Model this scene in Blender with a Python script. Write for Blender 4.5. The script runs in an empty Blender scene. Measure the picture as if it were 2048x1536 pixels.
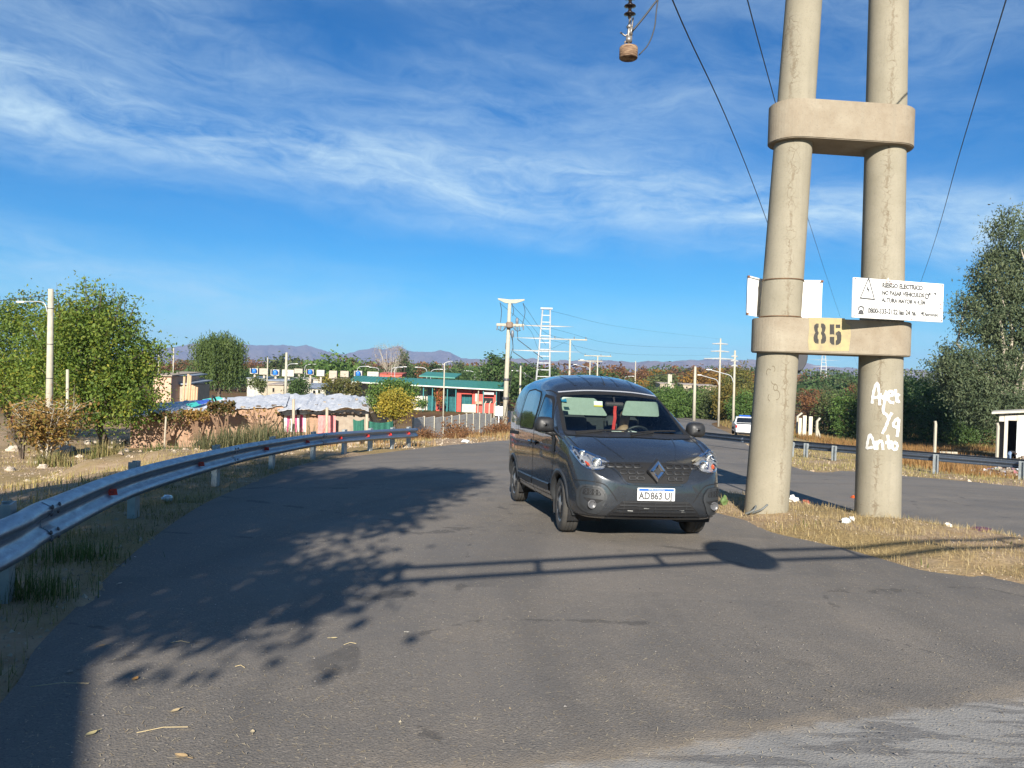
import bpy, bmesh, math, random
import numpy as np
from mathutils import Vector, Matrix
from mathutils.bvhtree import BVHTree
R = math.radians
sc = bpy.context.scene
col = sc.collection
rng = np.random.default_rng(7)
random.seed(7)

# ------------------------------------------------------------------ camera
F_PX = 1539.0                      # focal length in pixels of a 2048 px wide frame
CAM = Vector((0.0, 0.0, 1.4))
PITCH, ROLL = R(-0.67), R(1.75)
_F = Vector((0, math.cos(PITCH), math.sin(PITCH)))
_R0 = Vector((1, 0, 0)); _U0 = _R0.cross(_F)
_Rt = _R0 * math.cos(ROLL) + _U0 * math.sin(ROLL)
_Up = -_R0 * math.sin(ROLL) + _U0 * math.cos(ROLL)
cd = bpy.data.cameras.new('camera'); cam = bpy.data.objects.new('camera', cd); col.objects.link(cam)
cd.sensor_width = 36.0; cd.lens = 36.0 * F_PX / 2048.0
cd.clip_start = 0.05; cd.clip_end = 40000
m = Matrix((_Rt, _Up, -_F)).transposed().to_4x4(); m.translation = CAM
cam.matrix_world = m
sc.camera = cam

# ------------------------------------------------------------------ sky, sun, exposure
SUN_EL, SUN_AZ = R(25.0), R(1.0)   # sun behind the camera; shadows fall away along +Y
w = bpy.data.worlds.new('World'); sc.world = w; w.use_nodes = True
def build_world():
    nt = w.node_tree; N = nt.nodes; L = nt.links; N.clear()
    out = N.new('ShaderNodeOutputWorld'); bg = N.new('ShaderNodeBackground')
    sky = N.new('ShaderNodeTexSky'); sky.sky_type = 'NISHITA'; sky.sun_disc = False
    sky.sun_elevation = SUN_EL; sky.sun_rotation = math.pi + SUN_AZ
    sky.air_density = 1.0; sky.dust_density = 0.25; sky.ozone_density = 3.0; sky.altitude = 900
    hs = N.new('ShaderNodeHueSaturation'); hs.inputs['Saturation'].default_value = 1.25; hs.inputs['Value'].default_value = 1.0
    L.new(sky.outputs[0], hs.inputs['Color'])
    wb = N.new('ShaderNodeMix'); wb.data_type = 'RGBA'; wb.blend_type = 'MULTIPLY'; wb.inputs['Factor'].default_value = 1
    L.new(hs.outputs[0], wb.inputs[6])      # camera white balance of the blue sky
    tc = N.new('ShaderNodeTexCoord'); sep = N.new('ShaderNodeSeparateXYZ')
    L.new(tc.outputs['Generated'], sep.inputs[0])
    def math_(op, a, b=None):
        n = N.new('ShaderNodeMath'); n.operation = op
        for i, v in enumerate((a, b)):
            if v is None: continue
            if isinstance(v, (int, float)): n.inputs[i].default_value = v
            else: L.new(v, n.inputs[i])
        return n.outputs[0]
    el = math_('ARCSINE', sep.outputs[2])
    wr = N.new('ShaderNodeValToRGB'); wr.color_ramp.elements[0].position = .0; wr.color_ramp.elements[0].color = (.40,.82,1.0,1)
    wr.color_ramp.elements[1].position = .16; wr.color_ramp.elements[1].color = (.105,.70,1.0,1); L.new(el, wr.inputs[0])
    wg = N.new('ShaderNodeMix'); wg.data_type = 'RGBA'; wg.blend_type = 'MULTIPLY'; wg.inputs['Factor'].default_value = 1; L.new(wr.outputs[0], wg.inputs[6]); wg.inputs[7].default_value = (1.15,1.12,1.06,1)
    L.new(wg.outputs[2], wb.inputs[7])
    az = math_('ARCTAN2', sep.outputs[0], sep.outputs[1])
    # high cirrus: long streaks, slightly tilted, in sky-dome coordinates
    elt = math_('ADD', el, math_('MULTIPLY', az, 0.075))
    def vec(x, y, z=0.0):
        c = N.new('ShaderNodeCombineXYZ')
        for i, v in enumerate((x, y, z)):
            if isinstance(v, (int, float)): c.inputs[i].default_value = v
            else: L.new(v, c.inputs[i])
        return c.outputs[0]
    def noise(v, scale, detail, rough, dist=0.0):
        n = N.new('ShaderNodeTexNoise'); n.inputs['Scale'].default_value = scale
        n.inputs['Detail'].default_value = detail; n.inputs['Roughness'].default_value = rough
        n.inputs['Distortion'].default_value = dist; L.new(v, n.inputs['Vector']); return n.outputs[0]
    def ramp(v, stops, interp='EASE'):
        r = N.new('ShaderNodeValToRGB'); r.color_ramp.interpolation = interp
        e = r.color_ramp.elements
        while len(e) < len(stops): e.new(0.5)
        for k, (p, c) in zip(e, stops): k.position = p; k.color = (c, c, c, 1)
        L.new(v, r.inputs[0]); return r.outputs[0]
    warp = noise(vec(math_('MULTIPLY', az, 2.0), math_('MULTIPLY', elt, 5.0)), 1.6, 3, .5)
    elw = math_('ADD', elt, math_('MULTIPLY', math_('SUBTRACT', warp, .5), .085))
    streak = noise(vec(math_('MULTIPLY', az, 2.4), math_('MULTIPLY', elw, 11.0), 3.1), 2.0, 9, .58, .7)
    wisp = noise(vec(math_('MULTIPLY', az, 7.0), math_('MULTIPLY', elw, 20.0), 9.4), 3.2, 9, .68, 1.2)
    broad = noise(vec(math_('MULTIPLY', az, 1.3), math_('MULTIPLY', elw, 4.5), 21.9), 1.3, 4, .5)
    # density by height above the horizon (radians mapped 0..pi/4 -> 0..1)
    dens = ramp(math_('DIVIDE', elw, math.pi/4), [(0.0,.30),(.045,.40),(.10,.46),(.135,.22),(.165,.05),(.195,.06),(.235,.50),(.285,.95),(.325,.80),(.365,.36),(.50,.40),(.62,.27),(.85,.20),(1.0,.18)])
    body = math_('ADD', math_('MULTIPLY', streak, .65), math_('MULTIPLY', wisp, .35))
    body = math_('MULTIPLY', ramp(body, [(.34,0),(.68,1)], 'LINEAR'), ramp(broad, [(.33,.12),(.60,1)]))
    cl = math_('MULTIPLY', body, dens)
    soft = math_('MULTIPLY', dens, math_('MULTIPLY', ramp(broad, [(.35,0),(.65,1)]), .15))
    cl = math_('MINIMUM', math_('ADD', cl, soft), .85)
    cl = math_('MULTIPLY', cl, ramp(el, [(.0,0),(.03,1)], 'LINEAR'))
    mix = N.new('ShaderNodeMix'); mix.data_type = 'RGBA'
    L.new(cl, mix.inputs['Factor']); L.new(wb.outputs[2], mix.inputs[6])
    mix.inputs[7].default_value = (6.3, 8.3, 9.4, 1)
    L.new(mix.outputs[2], bg.inputs['Color']); bg.inputs['Strength'].default_value = 0.05
    L.new(bg.outputs[0], out.inputs['Surface'])
build_world()
sl = bpy.data.lights.new('sun', 'SUN'); sun = bpy.data.objects.new('sun', sl); col.objects.link(sun)
sl.energy = 5.0; sl.angle = R(0.47); sl.color = (1.0, 0.93, 0.82)
_sd = Vector((math.sin(SUN_AZ) * math.cos(SUN_EL), math.cos(SUN_AZ) * math.cos(SUN_EL), -math.sin(SUN_EL)))  # travel direction
sun.rotation_euler = _sd.to_track_quat('-Z', 'Y').to_euler(); sun.location = (0, -20, 30)
sc.view_settings.view_transform = 'Standard'; sc.view_settings.look = 'None'
sc.view_settings.gamma = 1.0; sc.view_settings.exposure = 1.1
sc.view_settings.use_curve_mapping = False
sc.render.engine = 'CYCLES'
sc.cycles.max_bounces = 7; sc.cycles.transparent_max_bounces = 12
sc.cycles.volume_bounces = 0

# ------------------------------------------------------------------ pixel <-> world helpers (2048 px frame)
def ray(px, py):
    return (_F + _Rt * ((px - 1024) / F_PX) - _Up * ((py - 768) / F_PX))
def at(px, py, d):
    r = ray(px, py); return CAM + r * (d / r.y)
def proj(p):
    q = Vector(p) - CAM; z = q.dot(_F)
    return 1024 + F_PX * q.dot(_Rt) / z, 768 - F_PX * q.dot(_Up) / z

# ------------------------------------------------------------------ objects
ORG = {}
def empty(name, loc=(0, 0, 0), rot=(0, 0, 0), label=None, cat=None, group=None, parent=None):
    o = bpy.data.objects.new(name, None); col.objects.link(o)
    o.location = loc; o.rotation_euler = rot; o.empty_display_size = .2
    ORG[o] = Vector(loc)
    if parent: o.parent = parent
    tag(o, label, cat, group); return o
def tag(o, label=None, cat=None, group=None, kind=None):
    if label: o['label'] = label
    if cat: o['category'] = cat
    if group: o['group'] = group
    if kind: o['kind'] = kind
    return o
def link(name, me, mat, parent=None, smooth=False, loc=None):
    o = bpy.data.objects.new(name, me); col.objects.link(o)
    if mat is not None and len(me.materials) == 0:
        for k in (mat if isinstance(mat, (list, tuple)) else [mat]): me.materials.append(k)
    if parent: o.parent = parent
    if loc is not None: o.location = loc
    ORG[o] = ORG.get(parent, Vector((0, 0, 0))) if parent else Vector((0, 0, 0))
    if smooth: me.polygons.foreach_set('use_smooth', [True] * len(me.polygons))
    return o
def copy_tree(o, parent=None):
    c = o.copy(); col.objects.link(c); c.parent = parent
    ORG[c] = ORG.get(o, Vector())
    for ch in list(o.children): copy_tree(ch, c)
    return c

class MB:
    """collects shapes; build() links them as ONE mesh object"""
    def __init__(s): s.v = []; s.f = []; s.mi = []; s.m = 0
    def add(s, vs, fs):
        b = len(s.v); s.v += [tuple(p) for p in vs]
        s.f += [tuple(b + i for i in f) for f in fs]; s.mi += [s.m] * len(fs); return s
    def box(s, c, sz, rz=0.0, M=None):
        hx, hy, hz = sz[0]/2, sz[1]/2, sz[2]/2
        cs, sn = math.cos(rz), math.sin(rz); vs = []
        for z in (-hz, hz):
            for x, y in ((-hx,-hy),(hx,-hy),(hx,hy),(-hx,hy)):
                p = Vector((x*cs - y*sn, x*sn + y*cs, z))
                if M: p = M @ p
                vs.append((c[0]+p.x, c[1]+p.y, c[2]+p.z))
        return s.add(vs, [(3,2,1,0),(4,5,6,7),(0,1,5,4),(1,2,6,5),(2,3,7,6),(3,0,4,7)])
    def bbox(s, c, sz, b=0.01, rz=0.0, M=None):
        """box with chamfered edges"""
        hx, hy, hz = sz[0]/2, sz[1]/2, sz[2]/2; b = min(b, hx*.9, hy*.9, hz*.9)
        bm = bmesh.new(); bmesh.ops.create_cube(bm, size=1)
        bmesh.ops.scale(bm, vec=(sz[0], sz[1], sz[2]), verts=bm.verts)
        bmesh.ops.bevel(bm, geom=list(bm.edges), offset=b, segments=1, affect='EDGES')
        rot = Matrix.Rotation(rz, 4, 'Z') if M is None else M.to_4x4()
        bm.verts.index_update()
        vs = [Vector(c) + (rot @ v.co) for v in bm.verts]
        fs = [[v.index for v in f.verts] for f in bm.faces]; bm.free()
        return s.add(vs, fs)
    def tube(s, pts, rad, n=8, cap=True, squash=None):
        pts = [Vector(p) for p in pts]; k = len(pts)
        rad = [rad]*k if isinstance(rad, (int, float)) else list(rad)
        t0 = (pts[1]-pts[0]).normalized()
        a = t0.orthogonal().normalized(); rings = []
        b0 = len(s.v); vs = []
        for i, p in enumerate(pts):
            t = (pts[min(i+1,k-1)] - pts[max(i-1,0)])
            t = t.normalized() if t.length > 1e-9 else t0
            a = (a - t*a.dot(t)); a = a.normalized() if a.length > 1e-6 else t.orthogonal().normalized()
            b = t.cross(a)
            for j in range(n):
                an = 2*math.pi*j/n
                vs.append(p + (a*math.cos(an) + b*math.sin(an))*rad[i])
        fs = [(i*n+j, i*n+(j+1)%n, (i+1)*n+(j+1)%n, (i+1)*n+j) for i in range(k-1) for j in range(n)]
        if cap and n > 2: fs += [tuple(range(n-1,-1,-1)), tuple(range((k-1)*n, k*n))]
        return s.add(vs, fs)
    def lathe(s, prof, c=(0,0,0), n=24, M=None, cap=False):
        vs = []; k = len(prof)
        for r_, z in prof:
            for j in range(n):
                an = 2*math.pi*j/n; p = Vector((r_*math.cos(an), r_*math.sin(an), z))
                if M: p = M @ p
                vs.append(Vector(c)+p)
        fs = [(i*n+j, i*n+(j+1)%n, (i+1)*n+(j+1)%n, (i+1)*n+j) for i in range(k-1) for j in range(n)]
        if cap: fs += [tuple(range(n-1,-1,-1)), tuple(range((k-1)*n, k*n))]
        return s.add(vs, fs)
    def prism(s, poly, z0, z1, M=None):
        n = len(poly); vs = [Vector((x,y,z0)) for x,y in poly] + [Vector((x,y,z1)) for x,y in poly]
        if M: vs = [M @ v for v in vs]
        return s.add(vs, [tuple(range(n-1,-1,-1)), tuple(range(n,2*n))] + [(i,(i+1)%n,n+(i+1)%n,n+i) for i in range(n)])
    def mesh(s, name, off=None):
        me = bpy.data.meshes.new(name); o = off or Vector((0,0,0))
        me.from_pydata([(x-o.x,y-o.y,z-o.z) for x,y,z in s.v], [], s.f)
        if any(s.mi): me.polygons.foreach_set('material_index', s.mi)
        me.update(); return me
    def build(s, name, mat, parent=None, smooth=False, local=False):
        off = Vector((0,0,0)) if local or parent is None else ORG.get(parent, Vector((0,0,0)))
        return link(name, s.mesh(name, off), mat, parent, smooth)

def thing_mesh(name, mb, mat, label, cat, group=None, smooth=False, base=None):
    """single-mesh thing with its origin at its base"""
    if base is None:
        a = np.array(mb.v); base = (a[:,0].mean(), a[:,1].mean(), a[:,2].min())
    me = mb.mesh(name, Vector(base)); o = link(name, me, mat, None, smooth, base)
    ORG[o] = Vector(base); return tag(o, label, cat, group)

# ------------------------------------------------------------------ materials
MATS = {}
def _pr(name):
    mt = bpy.data.materials.new(name); mt.use_nodes = True; MATS[name] = mt
    return mt, mt.node_tree.nodes, mt.node_tree.links, mt.node_tree.nodes['Principled BSDF']
def rgba(c): return (c[0], c[1], c[2], 1.0)
class NT:
    """small node helper"""
    def __init__(s, mt): s.N = mt.node_tree.nodes; s.L = mt.node_tree.links; s.tc = None
    def co(s, kind='Object'):
        if s.tc is None: s.tc = s.N.new('ShaderNodeTexCoord')
        return s.tc.outputs[kind]
    def geo(s):
        return s.N.new('ShaderNodeNewGeometry').outputs['Position']
    def put(s, sock, v):
        if isinstance(v, (int, float)): sock.default_value = v
        elif isinstance(v, (tuple, list)): sock.default_value = rgba(v) if len(v) == 3 and sock.type == 'RGBA' else v
        else: s.L.new(v, sock)
    def map(s, v, scale=(1,1,1), loc=(0,0,0), rot=(0,0,0)):
        n = s.N.new('ShaderNodeMapping'); s.L.new(v, n.inputs[0])
        n.inputs['Scale'].default_value = scale; n.inputs['Location'].default_value = loc; n.inputs['Rotation'].default_value = rot
        return n.outputs[0]
    def noise(s, v, scale, detail=4, rough=.55, dist=0.0):
        n = s.N.new('ShaderNodeTexNoise'); s.L.new(v, n.inputs['Vector'])
        n.inputs['Scale'].default_value = scale; n.inputs['Detail'].default_value = detail
        n.inputs['Roughness'].default_value = rough; n.inputs['Distortion'].default_value = dist
        return n.outputs[0]
    def vor(s, v, scale, feature='F1', out='Distance', rnd=1.0):
        n = s.N.new('ShaderNodeTexVoronoi'); n.feature = feature; s.L.new(v, n.inputs['Vector'])
        n.inputs['Scale'].default_value = scale; n.inputs['Randomness'].default_value = rnd
        return n.outputs[out]
    def ramp(s, v, stops, interp='LINEAR'):
        r_ = s.N.new('ShaderNodeValToRGB'); r_.color_ramp.interpolation = interp; e = r_.color_ramp.elements
        while len(e) < len(stops): e.new(.5)
        for k, (p, c) in zip(e, stops):
            k.position = p; k.color = rgba(c) if isinstance(c, (tuple, list)) else (c, c, c, 1)
        s.L.new(v, r_.inputs[0]); return r_.outputs[0]
    def mix(s, fac, a, b, mode='MIX'):
        n = s.N.new('ShaderNodeMix'); n.data_type = 'RGBA'; n.blend_type = mode
        s.put(n.inputs['Factor'], fac); s.put(n.inputs[6], a); s.put(n.inputs[7], b); return n.outputs[2]
    def math(s, op, a, b=0.0):
        n = s.N.new('ShaderNodeMath'); n.operation = op; s.put(n.inputs[0], a); s.put(n.inputs[1], b); return n.outputs[0]
    def bump(s, h, strength, dist=.02, normal=None):
        n = s.N.new('ShaderNodeBump'); n.inputs['Strength'].default_value = strength; n.inputs['Distance'].default_value = dist
        s.L.new(h, n.inputs['Height'])
        if normal is not None: s.L.new(normal, n.inputs['Normal'])
        return n.outputs[0]
    def sep(s, v):
        n = s.N.new('ShaderNodeSeparateXYZ'); s.L.new(v, n.inputs[0]); return n.outputs
def pm(name, c1, c2=None, scale=6.0, rough=.7, metal=0.0, bump=0.0, bscale=None, coat=0.0, detail=5, lo=.35, hi=.65, spec=None, world=False, stretch=(1,1,1)):
    """painted / plain procedural material: two tones mixed by noise, light relief"""
    if name in MATS: return MATS[name]
    mt, N, L, b = _pr(name); t = NT(mt)
    v = t.geo() if world else t.co()
    if stretch != (1,1,1): v = t.map(v, stretch)
    if c2 is None: c2 = tuple(x*.86 for x in c1)
    n = t.noise(v, scale, detail, .6)
    L.new(t.ramp(n, [(lo, c1), (hi, c2)]), b.inputs['Base Color'])
    b.inputs['Roughness'].default_value = rough; b.inputs['Metallic'].default_value = metal
    if coat: b.inputs['Coat Weight'].default_value = coat; b.inputs['Coat Roughness'].default_value = .03
    if spec is not None: b.inputs['Specular IOR Level'].default_value = spec
    if bump: L.new(t.bump(t.noise(v, bscale or scale*6, 4, .6), bump, .01), b.inputs['Normal'])
    return mt
def leafmat(name, tones, transl=.35, rough=.6, attr='tint'):
    """leaf tones picked by a random per-leaf value stored on the mesh"""
    if name in MATS: return MATS[name]
    mt, N, L, b = _pr(name); t = NT(mt)
    a = N.new('ShaderNodeAttribute'); a.attribute_name = attr
    k = len(tones); stops = [(i/(k-1) if k > 1 else 0, c) for i, c in enumerate(tones)]
    c = t.ramp(a.outputs['Fac'], stops)
    L.new(c, b.inputs['Base Color']); b.inputs['Roughness'].default_value = rough
    b.inputs['Specular IOR Level'].default_value = .25
    tr = N.new('ShaderNodeBsdfTranslucent'); L.new(c, tr.inputs['Color'])
    ms = N.new('ShaderNodeMixShader'); ms.inputs[0].default_value = transl
    L.new(b.outputs[0], ms.inputs[1]); L.new(tr.outputs[0], ms.inputs[2])
    L.new(ms.outputs[0], N['Material Output'].inputs['Surface'])
    return mt
def np_mesh(name, V, faces_n, tint=None):
    """fast mesh: V (n*k,3) with consecutive k-gons"""
    V = np.asarray(V, dtype=np.float32); n = len(V)//faces_n
    me = bpy.data.meshes.new(name); me.vertices.add(len(V)); me.vertices.foreach_set('co', V.ravel())
    me.loops.add(len(V)); me.loops.foreach_set('vertex_index', np.arange(len(V), dtype=np.int32))
    me.polygons.add(n); me.polygons.foreach_set('loop_start', np.arange(n, dtype=np.int32)*faces_n)
    me.polygons.foreach_set('loop_total', np.full(n, faces_n, dtype=np.int32))
    me.update(calc_edges=True)
    if tint is not None:
        at_ = me.attributes.new('tint', 'FLOAT', 'POINT')
        at_.data.foreach_set('value', np.repeat(np.asarray(tint, dtype=np.float32), faces_n))
    return me
# ------------------------------------------------------------------ ground shape
def base_h(x, y):
    """slope of the road embankment: falls away from the camera and gently to the right"""
    x = np.asarray(x, float); y = np.asarray(y, float)
    p = np.where(y > 0, -8.5*(1-np.exp(-np.maximum(y,0)/189.0)), -0.02*np.minimum(y,0)*0 - 0.045*np.maximum(y,-6))
    xx = np.clip(x-1.0, 0, 21.0)
    return p - .03*xx*np.clip(xx/3.0, 0, 1)
def gp(px, py, lift=0.0):
    """pixel -> point on the road slope"""
    r = ray(px, py); lo, hi = .5, 400.0
    for _ in range(60):
        d = (lo+hi)/2; p = CAM + r*(d/r.y)
        if p.z - float(base_h(p.x, p.y)) - lift > 0: lo = d
        else: hi = d
    p = CAM + r*(lo/r.y); return p
def catmull(P, n=8, closed=False):
    P = [np.array(p, float) for p in P]; out = []; k = len(P)
    rg = range(k if closed else k-1)
    for i in rg:
        p0 = P[(i-1) % k] if closed or i > 0 else 2*P[0]-P[1]
        p1 = P[i]; p2 = P[(i+1) % k]
        p3 = P[(i+2) % k] if closed or i+2 < k else 2*P[-1]-P[-2]
        for j in range(n):
            t = j/n
            out.append(.5*((2*p1)+(-p0+p2)*t+(2*p0-5*p1+4*p2-p3)*t*t+(-p0+3*p1-3*p2+p3)*t**3))
    if not closed: out.append(P[-1])
    return out
def pxs(L): return [(gp(a, b).x, gp(a, b).y) for a, b in L]
left_edge = [(.6,-6.0),(-.5,-2.5),(-1.5,.8)] + pxs([(0,1407),(73,1295),(180,1188),(293,1085),(393,1016),(469,980),(568,941),(644,921),(780,904),(900,890),(1024,880)]) 
_le = left_edge[-1]
far_left = [(_le[0]+4.2,_le[1]+9.5),(_le[0]+11.0,_le[1]+27.0)] + [(24.4,112.0),(25.5,135.0),(19.0,160.0),(4.0,185.0)]
far_right = [(8.0,193.0),(25.0,166.0),(32.2,137.0),(30.3,113.0)] + pxs([(1423,848),(1454,864),(1469,873)]) 
right_edge = pxs([(1577,931),(1698,942),(1799,951),(2048,974)]) + [(22.0,13.5),(28.0,5.0),(33.0,-3.0)]
road_outer = catmull(left_edge+far_left, 6)[:-1] + [np.array((4.0,185.0))] + catmull(far_right+right_edge, 6) + [np.array((20.0,-6.0)), np.array((8.0,-6.0))]
isl_near = pxs([(1435,1026),(1495,1042),(1542,1064),(1621,1082),(1685,1096),(1764,1118),(1843,1140),(1938,1153),(2048,1169)])
isl_far = pxs([(1435,986),(1560,1000),(1700,1021),(1796,1035),(1985,1066),(2048,1075)])
island = catmull([(2.35,13.6)]+isl_near+[(5.6,3.4),(7.2,-1.0)], 5) + catmull([(13.5,-1.0),(9.8,4.2)]+isl_far[::-1]+[(2.35,13.6)], 5)[:-1]
road_outer = np.array(road_outer); island = np.array(island)

def poly_dist(P, poly):
    """signed distance of points (n,2) to a closed polygon: negative inside"""
    P = np.asarray(P, float); A = poly; B = np.roll(poly, -1, 0)
    if len(P) < 64:
        ab = B-A; l2 = np.maximum((ab*ab).sum(1), 1e-12); ap = P[:,None]-A[None]
        t = np.clip((ap*ab).sum(2)/l2, 0, 1); q = ap-t[...,None]*ab; d = np.sqrt((q*q).sum(2).min(1))
        c = (A[None,:,1] > P[:,None,1]) != (B[None,:,1] > P[:,None,1]); dy = np.where(ab[:,1] == 0, 1e-12, ab[:,1])
        ins = ((c & (P[:,None,0] < ab[:,0]*(P[:,None,1]-A[:,1])/dy+A[:,0])).sum(1) % 2) == 1
        return np.where(ins, -d, d)
    d2 = np.full(len(P), 1e18); ins = np.zeros(len(P), bool)
    for a, b in zip(A, B):
        ab = b-a; l2 = ab@ab
        if l2 < 1e-12: continue
        t = np.clip(((P-a)@ab)/l2, 0, 1); q = P-(a+t[:,None]*ab)
        d2 = np.minimum(d2, (q*q).sum(1))
        c = ((a[1] > P[:,1]) != (b[1] > P[:,1]))
        if a[1] != b[1]:
            ins ^= c & (P[:,0] < (b[0]-a[0])*(P[:,1]-a[1])/(b[1]-a[1])+a[0])
    d = np.sqrt(d2); return np.where(ins, -d, d)
def vnoise(x, y, s, seed=0):
    """smooth value noise"""
    x = np.asarray(x, float)/s; y = np.asarray(y, float)/s
    xi = np.floor(x).astype(np.int64); yi = np.floor(y).astype(np.int64); fx = x-xi; fy = y-yi
    fx = fx*fx*(3-2*fx); fy = fy*fy*(3-2*fy)
    def h(a, b):
        n = (a*374761393 + b*668265263 + seed*1442695041) & 0xffffffff
        n = ((n ^ (n >> 13))*1274126177) & 0xffffffff
        return ((n ^ (n >> 16)) & 0xffff)/65535.0
    return (h(xi,yi)*(1-fx)+h(xi+1,yi)*fx)*(1-fy)+(h(xi,yi+1)*(1-fx)+h(xi+1,yi+1)*fx)*fy
def sst(e0, e1, v):
    t = np.clip((v-e0)/(e1-e0), 0, 1); return t*t*(3-2*t)
def ground_arr(x, y):
    x = np.asarray(x, float); y = np.asarray(y, float)
    P = np.stack([x, y], 1)
    do = poly_dist(P, road_outer); di = poly_dist(P, island)
    z = base_h(x, y)
    out = np.maximum(do, 0)
    left = x < 0.14*y - 2.0
    drop = np.where(left, 1.75*sst(1.3, 13.0, out), 1.25*sst(3.0, 16.0, out))
    fade = 1-.55*sst(70, 240, y)
    z = z - drop*fade
    # loose soil, rougher away from the asphalt
    rough = .05*sst(.3, 3, out) + .012
    z = z + rough*(vnoise(x,y,.9,1)-.5)*2 + .22*sst(2, 10, out)*(vnoise(x,y,4.5,2)-.5) + .5*sst(60,160,y)*(vnoise(x,y,23,3)-.5)
    # soil bank beside the shacks
    z = z + .75*np.exp(-(((x+11.6)/3.2)**2+((y-23.5)/2.2)**2))*(0.8+.5*vnoise(x,y,.8,8))
    edge = -.035 + .055*vnoise(x,y,.35,4)
    z = z + np.where(out > 0, edge*(1-sst(.5,2,out)), 0)
    road = (do < 0) & (di > 0)
    inn = np.minimum(-do, di)
    z = np.where(road, base_h(x,y) + edge*(1-sst(0,.16,inn)) - .07*sst(.02,.22,inn), z)
    isl = di < 0
    z = np.where(isl, base_h(x,y) + edge + .10*sst(.1,1.0,-di) + .03*(vnoise(x,y,.5,9)-.5), z)
    return z
def T(x, y): return float(ground_arr([x],[y])[0])
def gnd(px, d, py=800):
    """ground point below the pixel column at distance d"""
    p = at(px, py, d); z = T(p.x, p.y)
    for _ in range(3):          # the roll moves the column slightly with height
        r0 = proj((p.x, p.y, z)); p = at(px + (px-r0[0])*0, r0[1], d); z = T(p.x, p.y)
    return Vector((p.x, p.y, z))

def build_ground():
    th = np.concatenate([np.linspace(-42,42,380), np.linspace(42,318,70)[1:-1]]); th = np.radians(th)
    rr = np.concatenate([[0.0], np.geomspace(.8, 9000, 330)])
    nt_, nr = len(th), len(rr)
    X = rr[:,None]*np.sin(th)[None]; Y = rr[:,None]*np.cos(th)[None]
    Z = ground_arr(X.ravel(), Y.ravel())
    V = np.stack([X.ravel(), Y.ravel(), Z], 1)
    i = np.arange(nr-1)[:,None]; j = np.arange(nt_)[None]; j2 = (j+1) % nt_
    Fq = np.stack([i*nt_+j, (i+1)*nt_+j, (i+1)*nt_+j2, i*nt_+j2], -1).reshape(-1,4)[:, ::-1]
    me = bpy.data.meshes.new('ground'); me.from_pydata(V.tolist(), [], Fq.tolist()); me.update()
    mt, N, L, b = _pr('soil'); t = NT(mt); g = t.geo()
    n1 = t.noise(g, .35, 6, .6); n2 = t.noise(g, 3.0, 6, .65); n3 = t.noise(g, 38.0, 3, .6)
    dirt = t.mix(t.ramp(n2, [(.35,0),(.65,1)]), (.30,.205,.125), (.40,.30,.20))
    dry = t.mix(t.ramp(n3, [(.35,0),(.65,1)]), (.34,.25,.115), (.23,.165,.08))
    c = t.mix(t.ramp(n1, [(.42,0),(.58,1)]), dirt, dry)
    # far fields: rusty scrub, some green crops
    y = t.sep(g)[1]
    far = t.math('MULTIPLY', t.math('SUBTRACT', y, 58.0), 1/40.0)
    nf = t.noise(t.map(g, (.6,1,1)), .045, 5, .6)
    fcol = t.ramp(nf, [(.36,(.115,.06,.026)),(.50,(.15,.088,.038)),(.62,(.10,.085,.03)),(.72,(.06,.07,.025))])
    c = t.mix(t.ramp(far, [(0,0),(1,1)]), c, fcol)
    L.new(c, b.inputs['Base Color']); b.inputs['Roughness'].default_value = .95; b.inputs['Specular IOR Level'].default_value = .1
    bn = t.bump(n3, .5, .02); L.new(t.bump(t.noise(g, 9, 5, .7), .5, .06, bn), b.inputs['Normal'])
    o = link('ground', me, mt, None, True); tag(o, kind='structure')
build_ground()

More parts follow.
